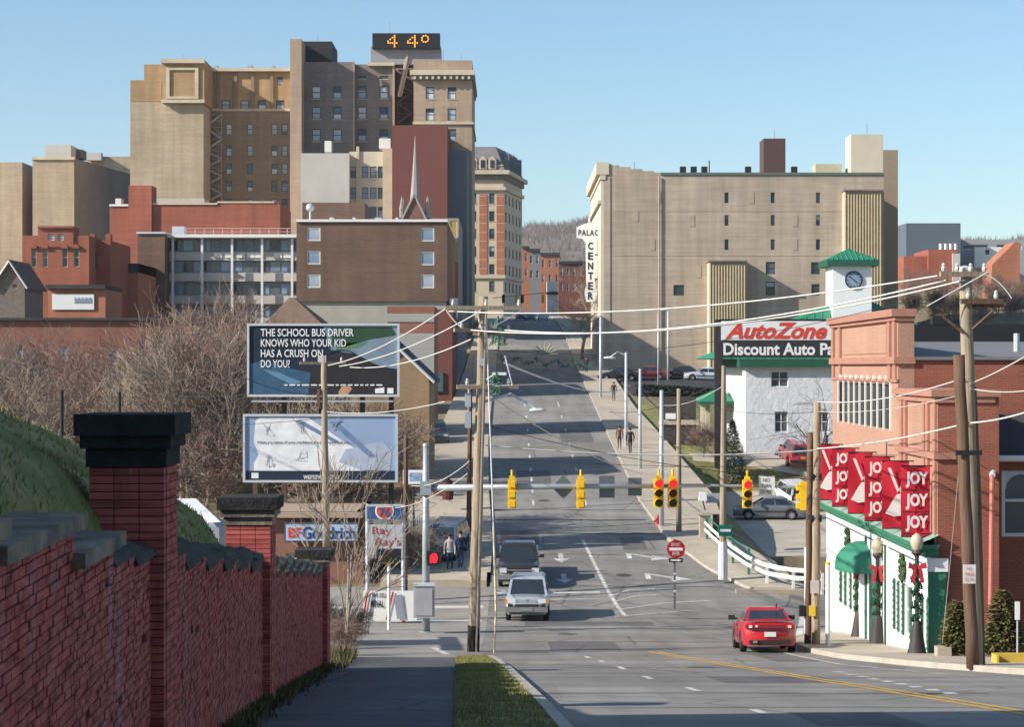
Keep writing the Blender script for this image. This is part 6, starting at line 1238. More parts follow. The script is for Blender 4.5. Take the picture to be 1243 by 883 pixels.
# small things by the side wall
T = thing('white_sign_post', 'small white plate on a thin post by the clipped bushes', 'sign', P(1235, 790, 50)); mk('post', MB().tube([P(1235, 795, 50), P(1235, 732, 50)], .025, 6), steel, T); mk('plate', MB().cbox(P(1235, 742, 49.95), .12, .03, .46), white, T)
T = thing('yellow_parking_block', 'yellow painted concrete parking block by the bushes', 'parking block', P(1225, 803, 47.5)); mk('block', MB().box(PX(1206, 47.5), PX(1262, 47.5), 47.5, 47.7, zr(47.5) + .12, zr(47.5) + .34).box(PX(1206, 47.5), PX(1208, 47.5) + .02, 47.2, 47.5, zr(47.5) + .12, zr(47.5) + .34), mat('chipped_yellow', (.55, .38, .06), .8, .2, 4), T)
T = thing('concrete_block', 'pale concrete block at the foot of the shop corner', 'block', P(1147, 802, 52.5)); mk('block', MB().box(PX(1138, 52.5), PX(1155, 52.5), 52.5, 52.9, zr(52.5), zr(52.5) + .36), conc, T)
T = thing('floor_stones', 'pair of small rocks on the far kerb corner', 'rocks', P(947, 727, 87)); mk('rock', MB().ball(P(945, 728, 87), .5, 8, 5, .5), stonebank, T)
# white shed roof beyond the mound
T = thing('white_shed', 'white roofed shed peeking out beyond the grassy mound', 'shed', P(240, 640, 62)); mk('roof', MB().quad(P(214, 606, 66), P(238, 606, 66), P(268, 634, 58), P(240, 636, 58)), white, T); mk('roof_edge', MB().box(PX(214, 66), PX(238, 66), 66, 66.1, PZ(609, 66), PZ(605.8, 66)), white, T); mk('wall', MB().box(PX(236, 62), PX(266, 62), 62, 65, PZ(690, 62), PZ(640, 62)), mat('shed_grey', (.3, .32, .36)), T)
# holiday garland across the street and tree ornaments
T = thing('street_garland', 'green holiday garland with a centre star hung across the street', 'decoration', P(662, 450, 215)); mb = MB(); p0, p1 = P(606, 428, 215), P(720, 436, 215)
for k in range(230):
    t = rnd.random(); p = p0.lerp(p1, t) + Vector((rnd.uniform(-.25, .25), rnd.uniform(-.2, .2), -.9 * abs(math.sin(t * math.pi * 5)) * .8 + rnd.uniform(-.14, .14) - .3)); mb.cbox(p, .3, .05, .05, rnd.uniform(0, 3), rnd.uniform(0, 3), rnd.uniform(0, 3))
mk('garland', mb, mat('garland_far', (.07, .16, .10), .9, .4, 3), T); mb = MB(); c = P(662, 430, 215)
for k in range(9):
    a = math.pi * k / 8; mb.tube([c, c + Vector((1.4 * math.cos(a), 0, 1.2 * math.sin(a)))], .07, 4)
mk('star', mb, mat('garland_star', (.3, .3, .2), .7), T); mk('cable', MB().tube([p0 + Vector((-2, 0, .3)), p1 + Vector((2, 0, .3))], .03, 4), cabled, T)
for x, y, s, D in ((604, 402, 1.0, 120), (603, 468, .8, 112)):
    T = thing('tree_ornament', 'green tinsel ornament behind the central pole, ' + ('tree shaped upper one' if y < 440 else 'round lower one'), 'decoration', P(x, y, D)); mb = MB(); c = P(x, y, D)
    for k in range(160):
        t = rnd.random(); a = rnd.uniform(0, 6.283); r = (.55 * (1 - t) if y < 440 else .5 * math.sin(math.pi * t)) * s; mb.cbox(c + Vector((r * math.cos(a), .15 * math.sin(a), (t - .5) * 1.7 * s)), .2, .05, .05, rnd.uniform(0, 3), rnd.uniform(0, 3), rnd.uniform(0, 3))
    mk('tinsel', mb, mat('tinsel_green', (.10, .22, .14), .7, .4, 4), T)
# far signals at the top of the street
T = thing('far_signal_span', 'far row of traffic signals at the top of the street', 'traffic signal', P(640, 372, 330)); mk('span_wire', MB().tube([P(598, 362, 330), P(676, 354, 330)], .05, 4), cabled, T)
for x in (611, 627, 634, 659): o = mk('signal_head', MB().cbox(P(x, 363, 330), .5, .4, 1.4), yellow if x in (659, 627) else black, T)
# fences and steps, left kerb beyond the crossing
T = thing('white_fence', 'white plank fence beside the left sidewalk', 'fence', P(540, 660, 98)); 
for y in (637, 643, 649, 655): mk('plank', MB().box(PX(520, 98), PX(552, 98), 98, 98.04, PZ(y + 4, 98), PZ(y, 98)), mat('plank_white', (.6, .58, .52), .8, .15, 2), T)
for x in (521, 531, 551): mk('post', MB().box(PX(x - 1, 98), PX(x + 1, 98), 98.05, 98.15, PZ(668, 98), PZ(633, 98)), steel, T)
T = thing('mesh_fence', 'grey wire fence panel behind the station sign', 'fence', P(510, 650, 96)); mb = MB()
for i in range(9): mb.tube([P(498 + i * 2.6, 655, 96), P(498 + i * 2.6, 620, 96)], .018, 4)
for y in (620, 632, 644, 655): mb.tube([P(496, y, 96), P(522, y, 96)], .02, 4)
mk('mesh', mb, steel, T)
T = thing('brick_pier', 'small red brick stub wall before the left sidewalk', 'wall', P(540, 600, 118)); mk('wall', MB().box(PX(526, 118), PX(546, 118), 118, 118.5, PZ(615, 118), PZ(594, 118)), shopred, T); mk('coping', MB().box(PX(525, 118), PX(547, 118), 117.95, 118.55, PZ(594, 118) + .003, PZ(592, 118)), conc, T)
T = thing('dark_urn', 'dark red trash barrel on the left sidewalk', 'barrel', P(543, 606, 112)); mk('barrel', MB().lathe([(.3, 0), (.34, .5), (.3, 1)], P(543.5, 607, 112), 10), mat('barrel_red', (.10, .03, .03)), T); mk('lid', MB().lathe([(.33, 1.0), (.1, 1.2), (.08, 1.4)], P(543.5, 607, 112), 10), black, T)
T = thing('blue_white_sign', 'small white and blue board behind the signal mast', 'sign', P(507, 590, 90)); mk('board', MB().box(PX(489, 90), PX(516, 90), 90, 90.08, PZ(588, 90), PZ(571, 90)), white, T); mk('print', MB().box(PX(497, 90), PX(511, 90), 89.98, 89.997, PZ(584, 90), PZ(574, 90)), mat('print_bluegrey', (.25, .34, .48), .6, .4, 4), T); mk('leg', MB().tube([P(502, 640, 90.2), P(502, 588, 90.2)], .05, 6), black, T)
# ---------------------------------------------------------------- vehicles (x forward, y left, z up, built about the ground under the middle)
tyre = mat('tyre_rubber', (.02, .02, .02), .85, .1); rimm = mat('wheel_alloy', (.45, .46, .48), .35, .05, metal=.7); cglass = glass('car_glass', (.025, .035, .045), .05, .1); blkp = mat('car_black_plastic', (.025, .025, .027), .5, .1)
hl = mat('headlight_glass', (.6, .62, .62), .15, .05); tl = paint('taillight_red', (.35, .01, .012), .2); amb = paint('indicator_amber', (.65, .22, .02), .25); chrome = mat('chrome', (.7, .7, .72), .15, 0, metal=.9); plate_m = paint('number_plate', (.62, .62, .6), .5)
def wheel(T, x, y, r, wdt, side):
    prof = [(r * .62, -wdt / 2), (r * .93, -wdt / 2), (r, -wdt * .32), (r, wdt * .32), (r * .93, wdt / 2), (r * .62, wdt / 2)]
    mb = MB(); n = 24
    for rr, yy in prof:
        for k in range(n): a = 2 * math.pi * k / n; mb.v.append((x + rr * math.cos(a), y + yy, r + rr * math.sin(a)))
    for i in range(len(prof) - 1):
        for k in range(n): a = i * n + k; b = i * n + (k + 1) % n; mb.f.append((a, b, b + n, a + n))
    w = mk('wheel', mb, tyre, T, smooth=True, local=True)
    mb = MB(); yo = y + side * wdt * .42; R2 = r * .64
    for k in range(5):
        a = 2 * math.pi * k / 5; c, s = math.cos(a), math.sin(a); mb.quad((x - s * .06, yo, r + c * .06), (x + s * .06, yo, r - c * .06), (x + c * R2 + s * .05, yo, r + s * R2 - c * .05), (x + c * R2 - s * .05, yo, r + s * R2 + c * .05))
    for k in range(20):
        a, b = 2 * math.pi * k / 20, 2 * math.pi * (k + 1) / 20
        mb.quad(*[(x + q * math.cos(t), yo, r + q * math.sin(t)) for q, t in ((R2 * .8, a), (R2, a), (R2, b), (R2 * .8, b))])
        mb.quad((x, yo + side * .005, r), (x + .08 * math.cos(a), yo + side * .005, r + .08 * math.sin(a)), (x + .08 * math.cos(b), yo + side * .005, r + .08 * math.sin(b)))
    mk('rim', mb, rimm, w, local=True)
    mb = MB(); mb.quad(*[(x + R2 * .98 * math.cos(t), yo - side * .05, r + R2 * .98 * math.sin(t)) for t in [2 * math.pi * k / 20 for k in range(20)]]); mk('brake_disc', mb, blkp, w, local=True)
def lay(T, rz, loc):
    X, D = loc[0], loc[1]
    on = LX(D) <= X <= RX(D); f = (lambda x, d: zr(d)) if on else zground
    sy = (f(X, D + 1) - f(X, D - 1)) / 2; sx_ = (f(X + 1, D) - f(X - 1, D)) / 2; up = Vector((-sx_, -sy, 1)).normalized(); fw = Vector((math.cos(rz), math.sin(rz), 0)); lf = up.cross(fw).normalized(); fw = lf.cross(up)
    T.rotation_euler = Matrix((fw, lf, up)).transposed().to_euler()
def car(name, label, cat, loc, rz, p, pm, group=None):
    """p: L, W, rows of (x, ztop, halfwidth factor) for the lower body, cabin (x0,xr0,xr1,x1,zbelt,zroof)"""
    T = thing(name, label, cat, loc, rz, group); lay(T, rz, loc); L, Wd = p['L'], p['W']; hw = Wd / 2; R = p.get('R', .32); wx = p['wx']; zbot = p.get('zb', .24)
    xs_ = sorted(set([round(-L / 2 + k * L / 46, 3) for k in range(47)] + [round(c + R * 1.18 * math.cos(math.pi * q / 10), 3) for c in wx for q in range(11)])); rings = []
    for x in xs_:
        t = tab(p['top'], x); k = tab(p['wid'], x) * hw; b = zbot + tab(p.get('bot', [(-9, 0), (9, 0)]), x)
        for c in wx:
            dd = abs(x - c)
            if dd < R * 1.2: b = max(b, R + math.sqrt(max(0, (R * 1.2) ** 2 - dd * dd)))
        b = min(b, t - .12); m = lerp(b, t, .55)
        hlf = [(k * .93, b), (k * .985, lerp(b, m, .35)), (k, m), (k * .985, lerp(m, t, .6)), (k * .93, t - .03), (k * .86, t), (k * .4, t + p.get('crown', .025))]
        rings.append([(x, y, z) for y, z in hlf] + [(x, -y, z) for y, z in hlf[::-1]])
    mk('body', MB().loft(rings, closed=False, cap=True), pm, T, smooth=True, local=True)
    mk('underbody', MB().box(-L / 2 + .25, L / 2 - .25, -hw * .80, hw * .80, zbot + .02, zbot + .3), blkp, T, local=True)
    for c in wx:
        for s in (-1, 1): wheel(T, c, s * (hw - .12), R, .2, s)
    if p.get('cabin'):
        x0, r0, r1, x1, zb, zr_ = p['cabin']; a, b = hw * p.get('cw', .90), hw * p.get('ct', .72); zb0 = zb - .03
        def sec(x, z, h): return [(x, h, z)]
        bot = [(x0, a * .86), (r0 + (x0 - r0) * .3, a), (r1 + (x1 - r1) * .3, a), (x1, a * .9)]
        mb = MB(); lo_ = [(x0, a * .88, zb0), (x0, -a * .88, zb0), (x1, -a * .9, zb0), (x1, a * .9, zb0)]; mid = [(r0 + .05, b * .97, zr_ - .06), (r0 + .05, -b * .97, zr_ - .06), (r1 - .02, -b * .97, zr_ - .06), (r1 - .02, b * .97, zr_ - .06)]; up = [(r0 - .12, b * .86, zr_), (r0 - .12, -b * .86, zr_), (r1 + .12, -b * .86, zr_), (r1 + .12, b * .86, zr_)]
        # straight-sided cabin, widest at the belt
        lo_ = [(x0, a, zb0), (x0, -a, zb0), (x1, -a, zb0), (x1, a, zb0)]
        mb.loft([lo_, mid, up]); mk('cabin', mb, pm, T, local=True)
        def lerp3(u, v, t): return tuple(lerp(u[i], v[i], t) for i in range(3))
        def pane(nm, q, off, ins=(.07, .07, .06, .1)):
            # q: bottom a, bottom b, top b, top a
            A_, B_, C_, D_ = [Vector(v) for v in q]; l, r_, bo, to = ins
            def pt(u, v): return A_.lerp(B_, u).lerp(D_.lerp(C_, u), v)
            n = (B_ - A_).cross(D_ - A_).normalized(); cc = (A_ + B_ + C_ + D_) / 4 - Vector(((x0 + x1) / 2, 0, zb - .2)); n = n * off * (1 if n.dot(cc) > 0 else -1)
            mk(nm, MB().quad(*[pt(u, v) + n for u, v in ((l, bo), (1 - r_, bo), (1 - r_, 1 - to), (l, 1 - to))]), p.get('gm', cglass), T, local=True)
        sgn = 1 if x0 > x1 else -1
        pane('windscreen', (lo_[0], lo_[1], mid[1], mid[0]), .012 * 1); pane('rear_window', (lo_[2], lo_[3], mid[3], mid[2]), .012)
        for s, (i, j) in ((1, (3, 0)), (-1, (1, 2))):
            A_, B_, C_, D_ = lo_[i], lo_[j], mid[j], mid[i]; ns = p.get('nside', 2)
            for k in range(ns):
                u0, u1 = k / ns, (k + 1) / ns
                pane('side_window', (lerp3(A_, B_, u0), lerp3(A_, B_, u1), lerp3(D_, C_, u1), lerp3(D_, C_, u0)), .012, (.10 if k == 0 else .035, .10 if k == ns - 1 else .035, .12, .06))
    for s in (-1, 1):
        mx = p.get('mirror', (.75, .95)); mk('mirror', MB().cbox((mx[0], s * (hw + .08), mx[1]), .12, .2, .14).cbox((mx[0], s * (hw - .03), mx[1] - .03), .06, .14, .05), p.get('mm', pm), T, local=True)
    for nm, c, sz, m in p.get('bits', ()): mk(nm, MB().cbox(c, *sz), m, T, local=True)
    return T
# red coupe seen from behind
redcar = paint('car_red', (.42, .012, .018), .3, .6)
cb = [('taillight', (-2.12, .58, .79), (.14, .30, .12), tl), ('taillight', (-2.12, -.58, .79), (.14, .30, .12), tl), ('tail_panel', (-2.16, 0, .79), (.06, .84, .11), paint('tail_panel_red', (.16, .02, .02), .3)), ('number_plate', (-2.2, 0, .56), (.03, .34, .14), plate_m), ('spoiler', (-2.02, 0, .985), (.22, 1.3, .035), redcar), ('rear_valance', (-2.12, 0, .33), (.12, 1.25, .12), blkp), ('exhaust', (-2.2, .45, .34), (.1, .12, .07), chrome), ('reverse_light', (-2.18, .40, .80), (.03, .07, .06), hl), ('antenna', (-.9, -.32, 1.38), (.12, .03, .12), blkp), ('boot_seam', (-2.17, 0, .68), (.03, 1.1, .012), blkp), ('brake_light', (-1.55, 0, 1.0), (.04, .4, .03), tl), ('lens_chrome', (-2.2, .58, .79), (.02, .1, .08), hl), ('lens_chrome', (-2.2, -.58, .79), (.02, .1, .08), hl), ('door_seam', (.6, .852, .62), (.012, .02, .46), blkp), ('door_seam', (-.55, .852, .62), (.012, .02, .46), blkp), ('door_handle', (-.4, .86, .78), (.16, .02, .03), blkp)]
RC = (PX(927, 61), 61, zr(61) + .006)
car('red_coupe', 'shiny red two-door coupe seen from behind near the shop corner', 'car', RC, R_(88), dict(L=4.3, W=1.70, R=.32, wx=(1.35, -1.2), zb=.22, top=[(-2.2, .66), (-2.12, .88), (-1.7, .93), (-.9, .95), (.5, .93), (1.2, .80), (1.9, .68), (2.2, .5)], wid=[(-2.2, .80), (-2.0, .93), (-1.2, 1), (0, .97), (1.3, 1), (1.9, .9), (2.2, .7)], cabin=(1.0, .25, -.75, -1.75, .90, 1.33), cw=.86, ct=.66, mirror=(.62, .98), bits=cb, nside=2, mm=blkp), redcar)
# silver compact SUV facing the camera
silv = paint('car_silver', (.46, .50, .54), .3, .5, .35); dkg = mat('suv_lower_grey', (.16, .17, .16), .6, .1)
sb = [('headlight', (2.0, .60, .83), (.08, .32, .16), hl), ('headlight', (2.0, -.60, .83), (.08, .32, .16), hl), ('indicator', (1.98, .80, .83), (.1, .12, .15), amb), ('indicator', (1.98, -.80, .83), (.1, .12, .15), amb), ('grille', (2.03, 0, .83), (.05, .8, .14), mat('grille_grey', (.3, .32, .34), .4)), ('bumper', (2.02, 0, .50), (.22, 1.66, .2), dkg), ('air_intake', (2.06, 0, .66), (.12, .95, .1), blkp), ('fog_light', (2.06, .66, .66), (.1, .16, .12), blkp), ('fog_light', (2.06, -.66, .66), (.1, .16, .12), blkp), ('number_plate', (2.14, 0, .5), (.02, .5, .11), mat('plate_dark', (.2, .2, .22))), ('roof_rail', (-.5, .55, 1.72), (1.8, .04, .04), silv), ('roof_rail', (-.5, -.55, 1.72), (1.8, .04, .04), silv), ('wiper', (1.02, .3, 1.12), (.02, .5, .02), blkp), ('wiper', (1.02, -.3, 1.12), (.02, .5, .02), blkp), ('bonnet_seam', (1.5, .55, 1.0), (.9, .012, .012), blkp), ('bonnet_seam', (1.5, -.55, 1.0), (.9, .012, .012), blkp), ('badge', (2.06, 0, .86), (.02, .1, .06), chrome), ('skid', (1.95, 0, .36), (.2, 1.4, .1), blkp)]
car('silver_suv', 'silver compact sport utility wagon coming down the hill first', 'car', (PX(641, 80), 80, zr(80) + .006), R_(-92), dict(L=4.1, W=1.74, R=.34, wx=(1.28, -1.2), zb=.30, top=[(-2.05, .8), (-1.95, 1.02), (.7, 1.03), (1.3, 1.0), (1.85, .94), (2.05, .72)], wid=[(-2.05, .9), (-1.8, .98), (1.6, .98), (1.9, .93), (2.05, .84)], cabin=(1.15, .55, -1.75, -1.98, 1.01, 1.70), cw=.93, ct=.80, mirror=(.8, 1.1), bits=sb, nside=3), silv)
# dark pickup behind it
mar = paint('car_charcoal', (.030, .026, .028), .3, .5)
pb = [('headlight', (2.62, .72, .86), (.08, .32, .2), hl), ('headlight', (2.62, -.72, .86), (.08, .32, .2), hl), ('grille', (2.64, 0, .86), (.06, 1.06, .24), blkp), ('grille_bar', (2.68, 0, .88), (.03, 1.2, .05), chrome), ('bumper', (2.66, 0, .58), (.2, 1.86, .22), chrome), ('number_plate', (2.77, 0, .58), (.02, .4, .12), plate_m), ('bed_wall', (-1.6, .86, 1.0), (2.1, .08, .3), mar), ('bed_wall', (-1.6, -.86, 1.0), (2.1, .08, .3), mar), ('bed_floor', (-1.6, 0, .95), (2.0, 1.6, .05), blkp), ('tailgate', (-2.62, 0, 1.0), (.06, 1.7, .3), mar)]
car('dark_pickup', 'dark charcoal pickup truck queueing behind the silver wagon', 'truck', (PX(630, 91), 91, zr(91) + .006), R_(-90), dict(L=5.3, W=1.92, R=.38, wx=(1.75, -1.55), zb=.36, top=[(-2.65, .9), (-.7, .92), (-.6, 1.05), (1.0, 1.08), (1.6, 1.1), (2.4, 1.06), (2.65, .8)], wid=[(-2.65, .95), (1.8, .97), (2.4, .95), (2.65, .9)], cabin=(1.15, .5, -.45, -.62, 1.08, 1.76), cw=.92, ct=.78, mirror=(.85, 1.22), bits=pb, nside=1, mm=blkp), mar)
# grey sedan seen from the side on the lower lot
gry = paint('car_grey', (.17, .18, .19), .3, .5, .3)
def sedan(name, label, loc, rz, pm, group=None, cat='car'):
    b_ = [('headlight', (2.24, .6, .68), (.1, .3, .12), hl), ('headlight', (2.24, -.6, .68), (.1, .3, .12), hl), ('taillight', (-2.3, .62, .8), (.06, .3, .12), tl), ('taillight', (-2.3, -.62, .8), (.06, .3, .12), tl), ('bumper', (2.28, 0, .45), (.12, 1.5, .14), pm), ('bumper', (-2.32, 0, .48), (.12, 1.5, .16), pm), ('number_plate', (-2.39, 0, .62), (.02, .34, .14), plate_m), ('door_seam', (.25, .885, .7), (.015, .02, .5), blkp), ('door_seam', (.25, -.885, .7), (.015, .02, .5), blkp), ('side_trim', (0, .895, .56), (2.2, .02, .06), blkp), ('side_trim', (0, -.895, .56), (2.2, .02, .06), blkp)]
    return car(name, label, cat, loc, rz, dict(L=4.7, W=1.78, R=.31, wx=(1.42, -1.3), zb=.22, top=[(-2.35, .7), (-2.25, .92), (-1.3, .96), (.7, .93), (1.4, .86), (2.15, .72), (2.35, .5)], wid=[(-2.35, .85), (-2.0, .96), (1.6, .98), (2.1, .9), (2.35, .78)], cabin=(1.15, .35, -.85, -1.65, .93, 1.42), cw=.9, ct=.7, mirror=(.7, 1.0), bits=b_, nside=2), pm, group)
sx = PX(935, 126); 
sedan('grey_sedan', 'grey four-door sedan parked sideways beyond the guard rail', (sx, 126, zground(sx, 126) + .3), R_(176), gry)
def suv(name, label, loc, rz, pm, group=None):
    b_ = [('headlight', (2.2, .62, .85), (.08, .32, .16), hl), ('headlight', (2.2, -.62, .85), (.08, .32, .16), hl), ('taillight', (-2.26, .74, 1.0), (.06, .16, .34), tl), ('taillight', (-2.26, -.74, 1.0), (.06, .16, .34), tl), ('bumper', (-2.28, 0, .52), (.16, 1.7, .2), blkp), ('number_plate', (-2.34, 0, .86), (.02, .34, .14), mat('plate_yellow', (.6, .42, .05))), ('grille', (2.24, 0, .85), (.05, .8, .16), blkp)]
    return car(name, label, 'car', loc, rz, dict(L=4.55, W=1.82, R=.36, wx=(1.4, -1.35), zb=.32, top=[(-2.28, .85), (-2.2, 1.06), (.8, 1.06), (1.5, 1.02), (2.1, .95), (2.28, .75)], wid=[(-2.28, .92), (-1.9, .98), (1.8, .98), (2.28, .84)], cabin=(1.2, .6, -2.0, -2.2, 1.05, 1.7), cw=.92, ct=.78, mirror=(.85, 1.15), bits=b_, nside=3), pm, group)
sx = PX(962, 132); suv('white_suv', 'white sport utility wagon parked tail-on below the white store', (sx, 132, zground(sx, 132) + .32), R_(100), paint('car_white', (.62, .62, .62), .3, .5))
sx = PX(964, 141); suv('red_suv', 'dark red sport utility wagon parked against the white store', (sx, 141, zground(sx, 141) + .3), R_(95), paint('car_red_dark', (.30, .015, .03), .3, .5))
# parked and queued cars in the shade further up
cols = [('car_black', (.02, .02, .022)), ('car_blue', (.05, .09, .16)), ('car_pale', (.45, .47, .5)), ('car_maroon', (.16, .03, .03))]
for i, (x, D, rz, c, lb) in enumerate(((752, 214, 178, 0, 'dark sedan parked in the shaded lot nearest the street'), (786, 216, 178, 3, 'maroon sedan parked in the shaded lot by the beige block'), (828, 218, 178, 0, 'black sedan parked in the shaded lot before the corrugated shaft'), (856, 216, 178, 2, 'pale sedan parked in the shaded lot beside the white store'))):
    X = PX(x, D); sedan('parked_car', lb, (X, D, max(zground(X, D), zground(24, D) if X > 18 else zground(12, D)) + .14), R_(rz), paint(cols[c][0], cols[c][1], .3, .5), 'cars parked below the beige block')
for i, (x, D, c, lb) in enumerate(((659, 350, 2, 'pale car coming over the crest at the top of the street'), (644, 345, 1, 'blue car waiting at the far crest beside the pale one'), (632, 352, 0, 'dark car furthest left at the far crest'))):
    sedan('distant_car', lb, (PX(x, D), D, zr(D) + .02), R_(-90), paint(cols[c][0], cols[c][1], .3, .5), 'cars at the top of the street')
sx = PX(529, 150); suv('parked_jeep', 'dark boxy wagon parked beside the yellow brick gable house', (sx, 150, zground(sx, 150) + .1), R_(-85), paint('car_teal_dark', (.03, .05, .06), .3, .5))
sx = PX(537, 94); suv('side_street_car', 'dark car nose-out in the shade behind the two walkers', (sx, 97, zr(97)), R_(-100), paint('car_blue', (.05, .09, .16), .3, .5))
# ---------------------------------------------------------------- people
skin = mat('skin', (.45, .28, .2), .7, .05)
def person(label, loc, rz, top_m, leg_m, hair_m, walk=.18, hgt=1.74, arms=.1):
    T = thing('person', label, 'person', loc, rz); s = hgt / 1.74
    V = [(0, 0, .95), (0, .0, 1.12), (0, .01, 1.32), (0, .02, 1.46), (0, .02, 1.54), (0, .03, 1.62), (0, .02, 1.70),
         (.09, 0, .9), (.10, walk, .50), (.10, walk * .8, .09), (.10, walk * .8 + .14, .04), (-.09, 0, .9), (-.10, -walk * .4, .50), (-.10, -walk * 1.3, .09), (-.10, -walk * 1.3 + .14, .04),
         (.19, .02, 1.42), (.25, -walk * .5, 1.14), (.25, -walk * .5 + arms, .90), (.25, -walk * .5 + arms + .03, .80), (-.19, .02, 1.42), (-.25, walk * .5, 1.14), (-.25, walk * .5 + arms, .90), (-.25, walk * .5 + arms + .03, .80)]
    E = [(0, 1), (1, 2), (2, 3), (3, 4), (4, 5), (5, 6), (0, 7), (7, 8), (8, 9), (9, 10), (0, 11), (11, 12), (12, 13), (13, 14), (3, 15), (15, 16), (16, 17), (17, 18), (3, 19), (19, 20), (20, 21), (21, 22)]
    Rr = [.14, .14, .16, .12, .06, .095, .085, .095, .065, .045, .04, .095, .065, .045, .04, .07, .055, .042, .035, .07, .055, .042, .035]
    me = bpy.data.meshes.new('body'); me.from_pydata([tuple(Vector(v) * s) for v in V], E, []); o = bpy.data.objects.new('body', me); C.objects.link(o)
    md = o.modifiers.new('skin', 'SKIN'); 
    for v, r in zip(me.skin_vertices[0].data, Rr): v.radius = (r * s, r * s * .85)
    me.skin_vertices[0].data[0].use_root = True
    o.modifiers.new('sub', 'SUBSURF').levels = 1
    bpy.context.view_layer.update(); dg = bpy.context.evaluated_depsgraph_get(); m2 = bpy.data.meshes.new_from_object(o.evaluated_get(dg)); bpy.data.objects.remove(o)
    for m in (top_m, leg_m, skin, black): m2.materials.append(m)
    for p_ in m2.polygons:
        z = p_.center.z / s; x = abs(p_.center.x) / s
        p_.material_index = 3 if z < .09 else 1 if (z < .93 and x < .21) else 2 if (z > 1.5 or (z < .86 and x > .2)) else 0
        p_.use_smooth = True
    m2.name = 'body'; b = bpy.data.objects.new('body', m2); C.objects.link(b); b.parent = T
    mk('hair', MB().ball((0, .005 * s, 1.685 * s), .105 * s, 10, 6, .95), hair_m, T, smooth=True, local=True)
    return T
dk = mat('cloth_black', (.025, .024, .026), .9); nav = mat('cloth_navy', (.025, .04, .09), .9); jean = mat('cloth_denim', (.06, .09, .16), .9); hrd = mat('hair_dark', (.03, .02, .015), .8)
strp = mat('cloth_striped', (.36, .34, .33), .9, .5, 1, stretch=(.1, .1, 9))
zz = lambda D: zr(D) + .14
person('walker in a pale striped top beside the signal mast', (PX(546, 93), 93, zr(93)), R_(180), strp, nav, hrd, .1); person('walker in dark blue next to the striped top', (PX(559, 93.4), 93.4, zr(93.4)), R_(200), nav, jean, hrd, .12, 1.82)
person('person in black walking ahead on the right sidewalk', (PX(765, 141), 141, zz(141)), R_(10), dk, dk, hrd, .2, 1.8); person('shorter person in brown close to the one in black', (PX(752, 144), 144, zz(144)), R_(0), mat('cloth_brown', (.12, .06, .04), .9), dk, hrd, .15, 1.65)
person('lone dark figure further up the right sidewalk', (PX(745, 186), 186, zz(186)), R_(0), dk, nav, hrd, .2); person('distant figure in the shade by the garland', (PX(712, 222), 222, zz(222)), R_(0), dk, dk, hrd, .2)
# ---------------------------------------------------------------- grassy mound behind the wall
mb = MB(); Ds = [-4 + i * .8 for i in range(52)]; nT = 30
for D in Ds:
    for i in range(nT):
        t = (i / (nT - 1)) ** 1.6 * 26
        hill = WTOP(D) - .12 + .55 * (1 - math.exp(-t / .15)) + .56 * t; top = 1.4 - .05 * D + .012 * t
        z = -math.log(math.exp(-hill * 2.2) + math.exp(-top * 2.2)) / 2.2 if hill < 30 else top
        low = zr(D) - .8; f = sst(25.4, 33, D + .10 * t)
        z = lerp(z, low, f) + .05 * math.sin(D * 1.3 + t * .9) * (t > .3) + .03 * math.sin(D * 3.1 - t * 2.3) * (t > .3)
        mb.v.append((WX(D) - .3 - t, D, z))
for j in range(len(Ds) - 1):
    for i in range(nT - 1): a = j * nT + i; mb.f.append((a, a + nT, a + nT + 1, a + 1))
mound = mk('grass_mound', mb, lawn, smooth=True, local=True, kind='structure')
# blades on the mound and the verge
vr_ = random.Random(11); mb = MB()
def blade(mb, p, h, wd):
    a = vr_.uniform(0, 6.283); d = Vector((math.cos(a), math.sin(a), 0)) * wd; l = Vector((vr_.uniform(-.5, .5), vr_.uniform(-.5, .5), 0)) * h
    n = len(mb.v); mb.v += [tuple(p - d), tuple(p + d), tuple(p + l + Vector((0, 0, h)))]; mb.f.append((n, n + 1, n + 2))
mv = mound.data.vertices
for k in range(40000):
    D = vr_.uniform(10, 30); i = vr_.randrange(len(Ds) - 1); j = vr_.randrange(nT - 9)
    if not 8 < Ds[i] < 32: continue
    a, b, c = mv[i * nT + j].co, mv[(i + 1) * nT + j].co, mv[i * nT + j + 1].co; u, v = vr_.random(), vr_.random(); p = a + (b - a) * u + (c - a) * v
    blade(mb, Vector(p) + Vector((0, 0, -.01)), vr_.uniform(.03, .075), .01)
for k in range(24000):
    D = vr_.uniform(18, 52) if vr_.random() < .7 else vr_.uniform(40, 52.5); t = vr_.random(); x = lerp(SXR(D), LX(D) - .17, t); z = zr(D) + .128 + .025 * math.sin(t * math.pi); blade(mb, Vector((x, D, z)), vr_.uniform(.02, .05), .01)
bm_ = mat('grass_blades', (.18, .195, .06), .9, .35, 3, col2=(.29, .24, .10), scale2=1.2); mk('grass', mb, bm_, local=True, label='short winter grass on the mound and kerb verge', cat='grass', kind='stuff')
mb = MB()
for k in range(5000):
    D = vr_.uniform(20, 54); x = WX(D) + abs(vr_.gauss(0, .12)) + .02
    if D > 44.5: x = WX(D) + vr_.uniform(-.9, .5)
    z = zr(D) + .09; h = vr_.uniform(.04, .2) * (2.2 if D > 45 else 1); blade(mb, Vector((x, D, z)), h, .02)
mk('weeds', mb, mat('dry_weeds', (.12, .10, .05), .95, .5, 3, col2=(.06, .07, .03), scale2=2), local=True, label='dry weeds along the foot of the brick wall', cat='weeds', kind='stuff')
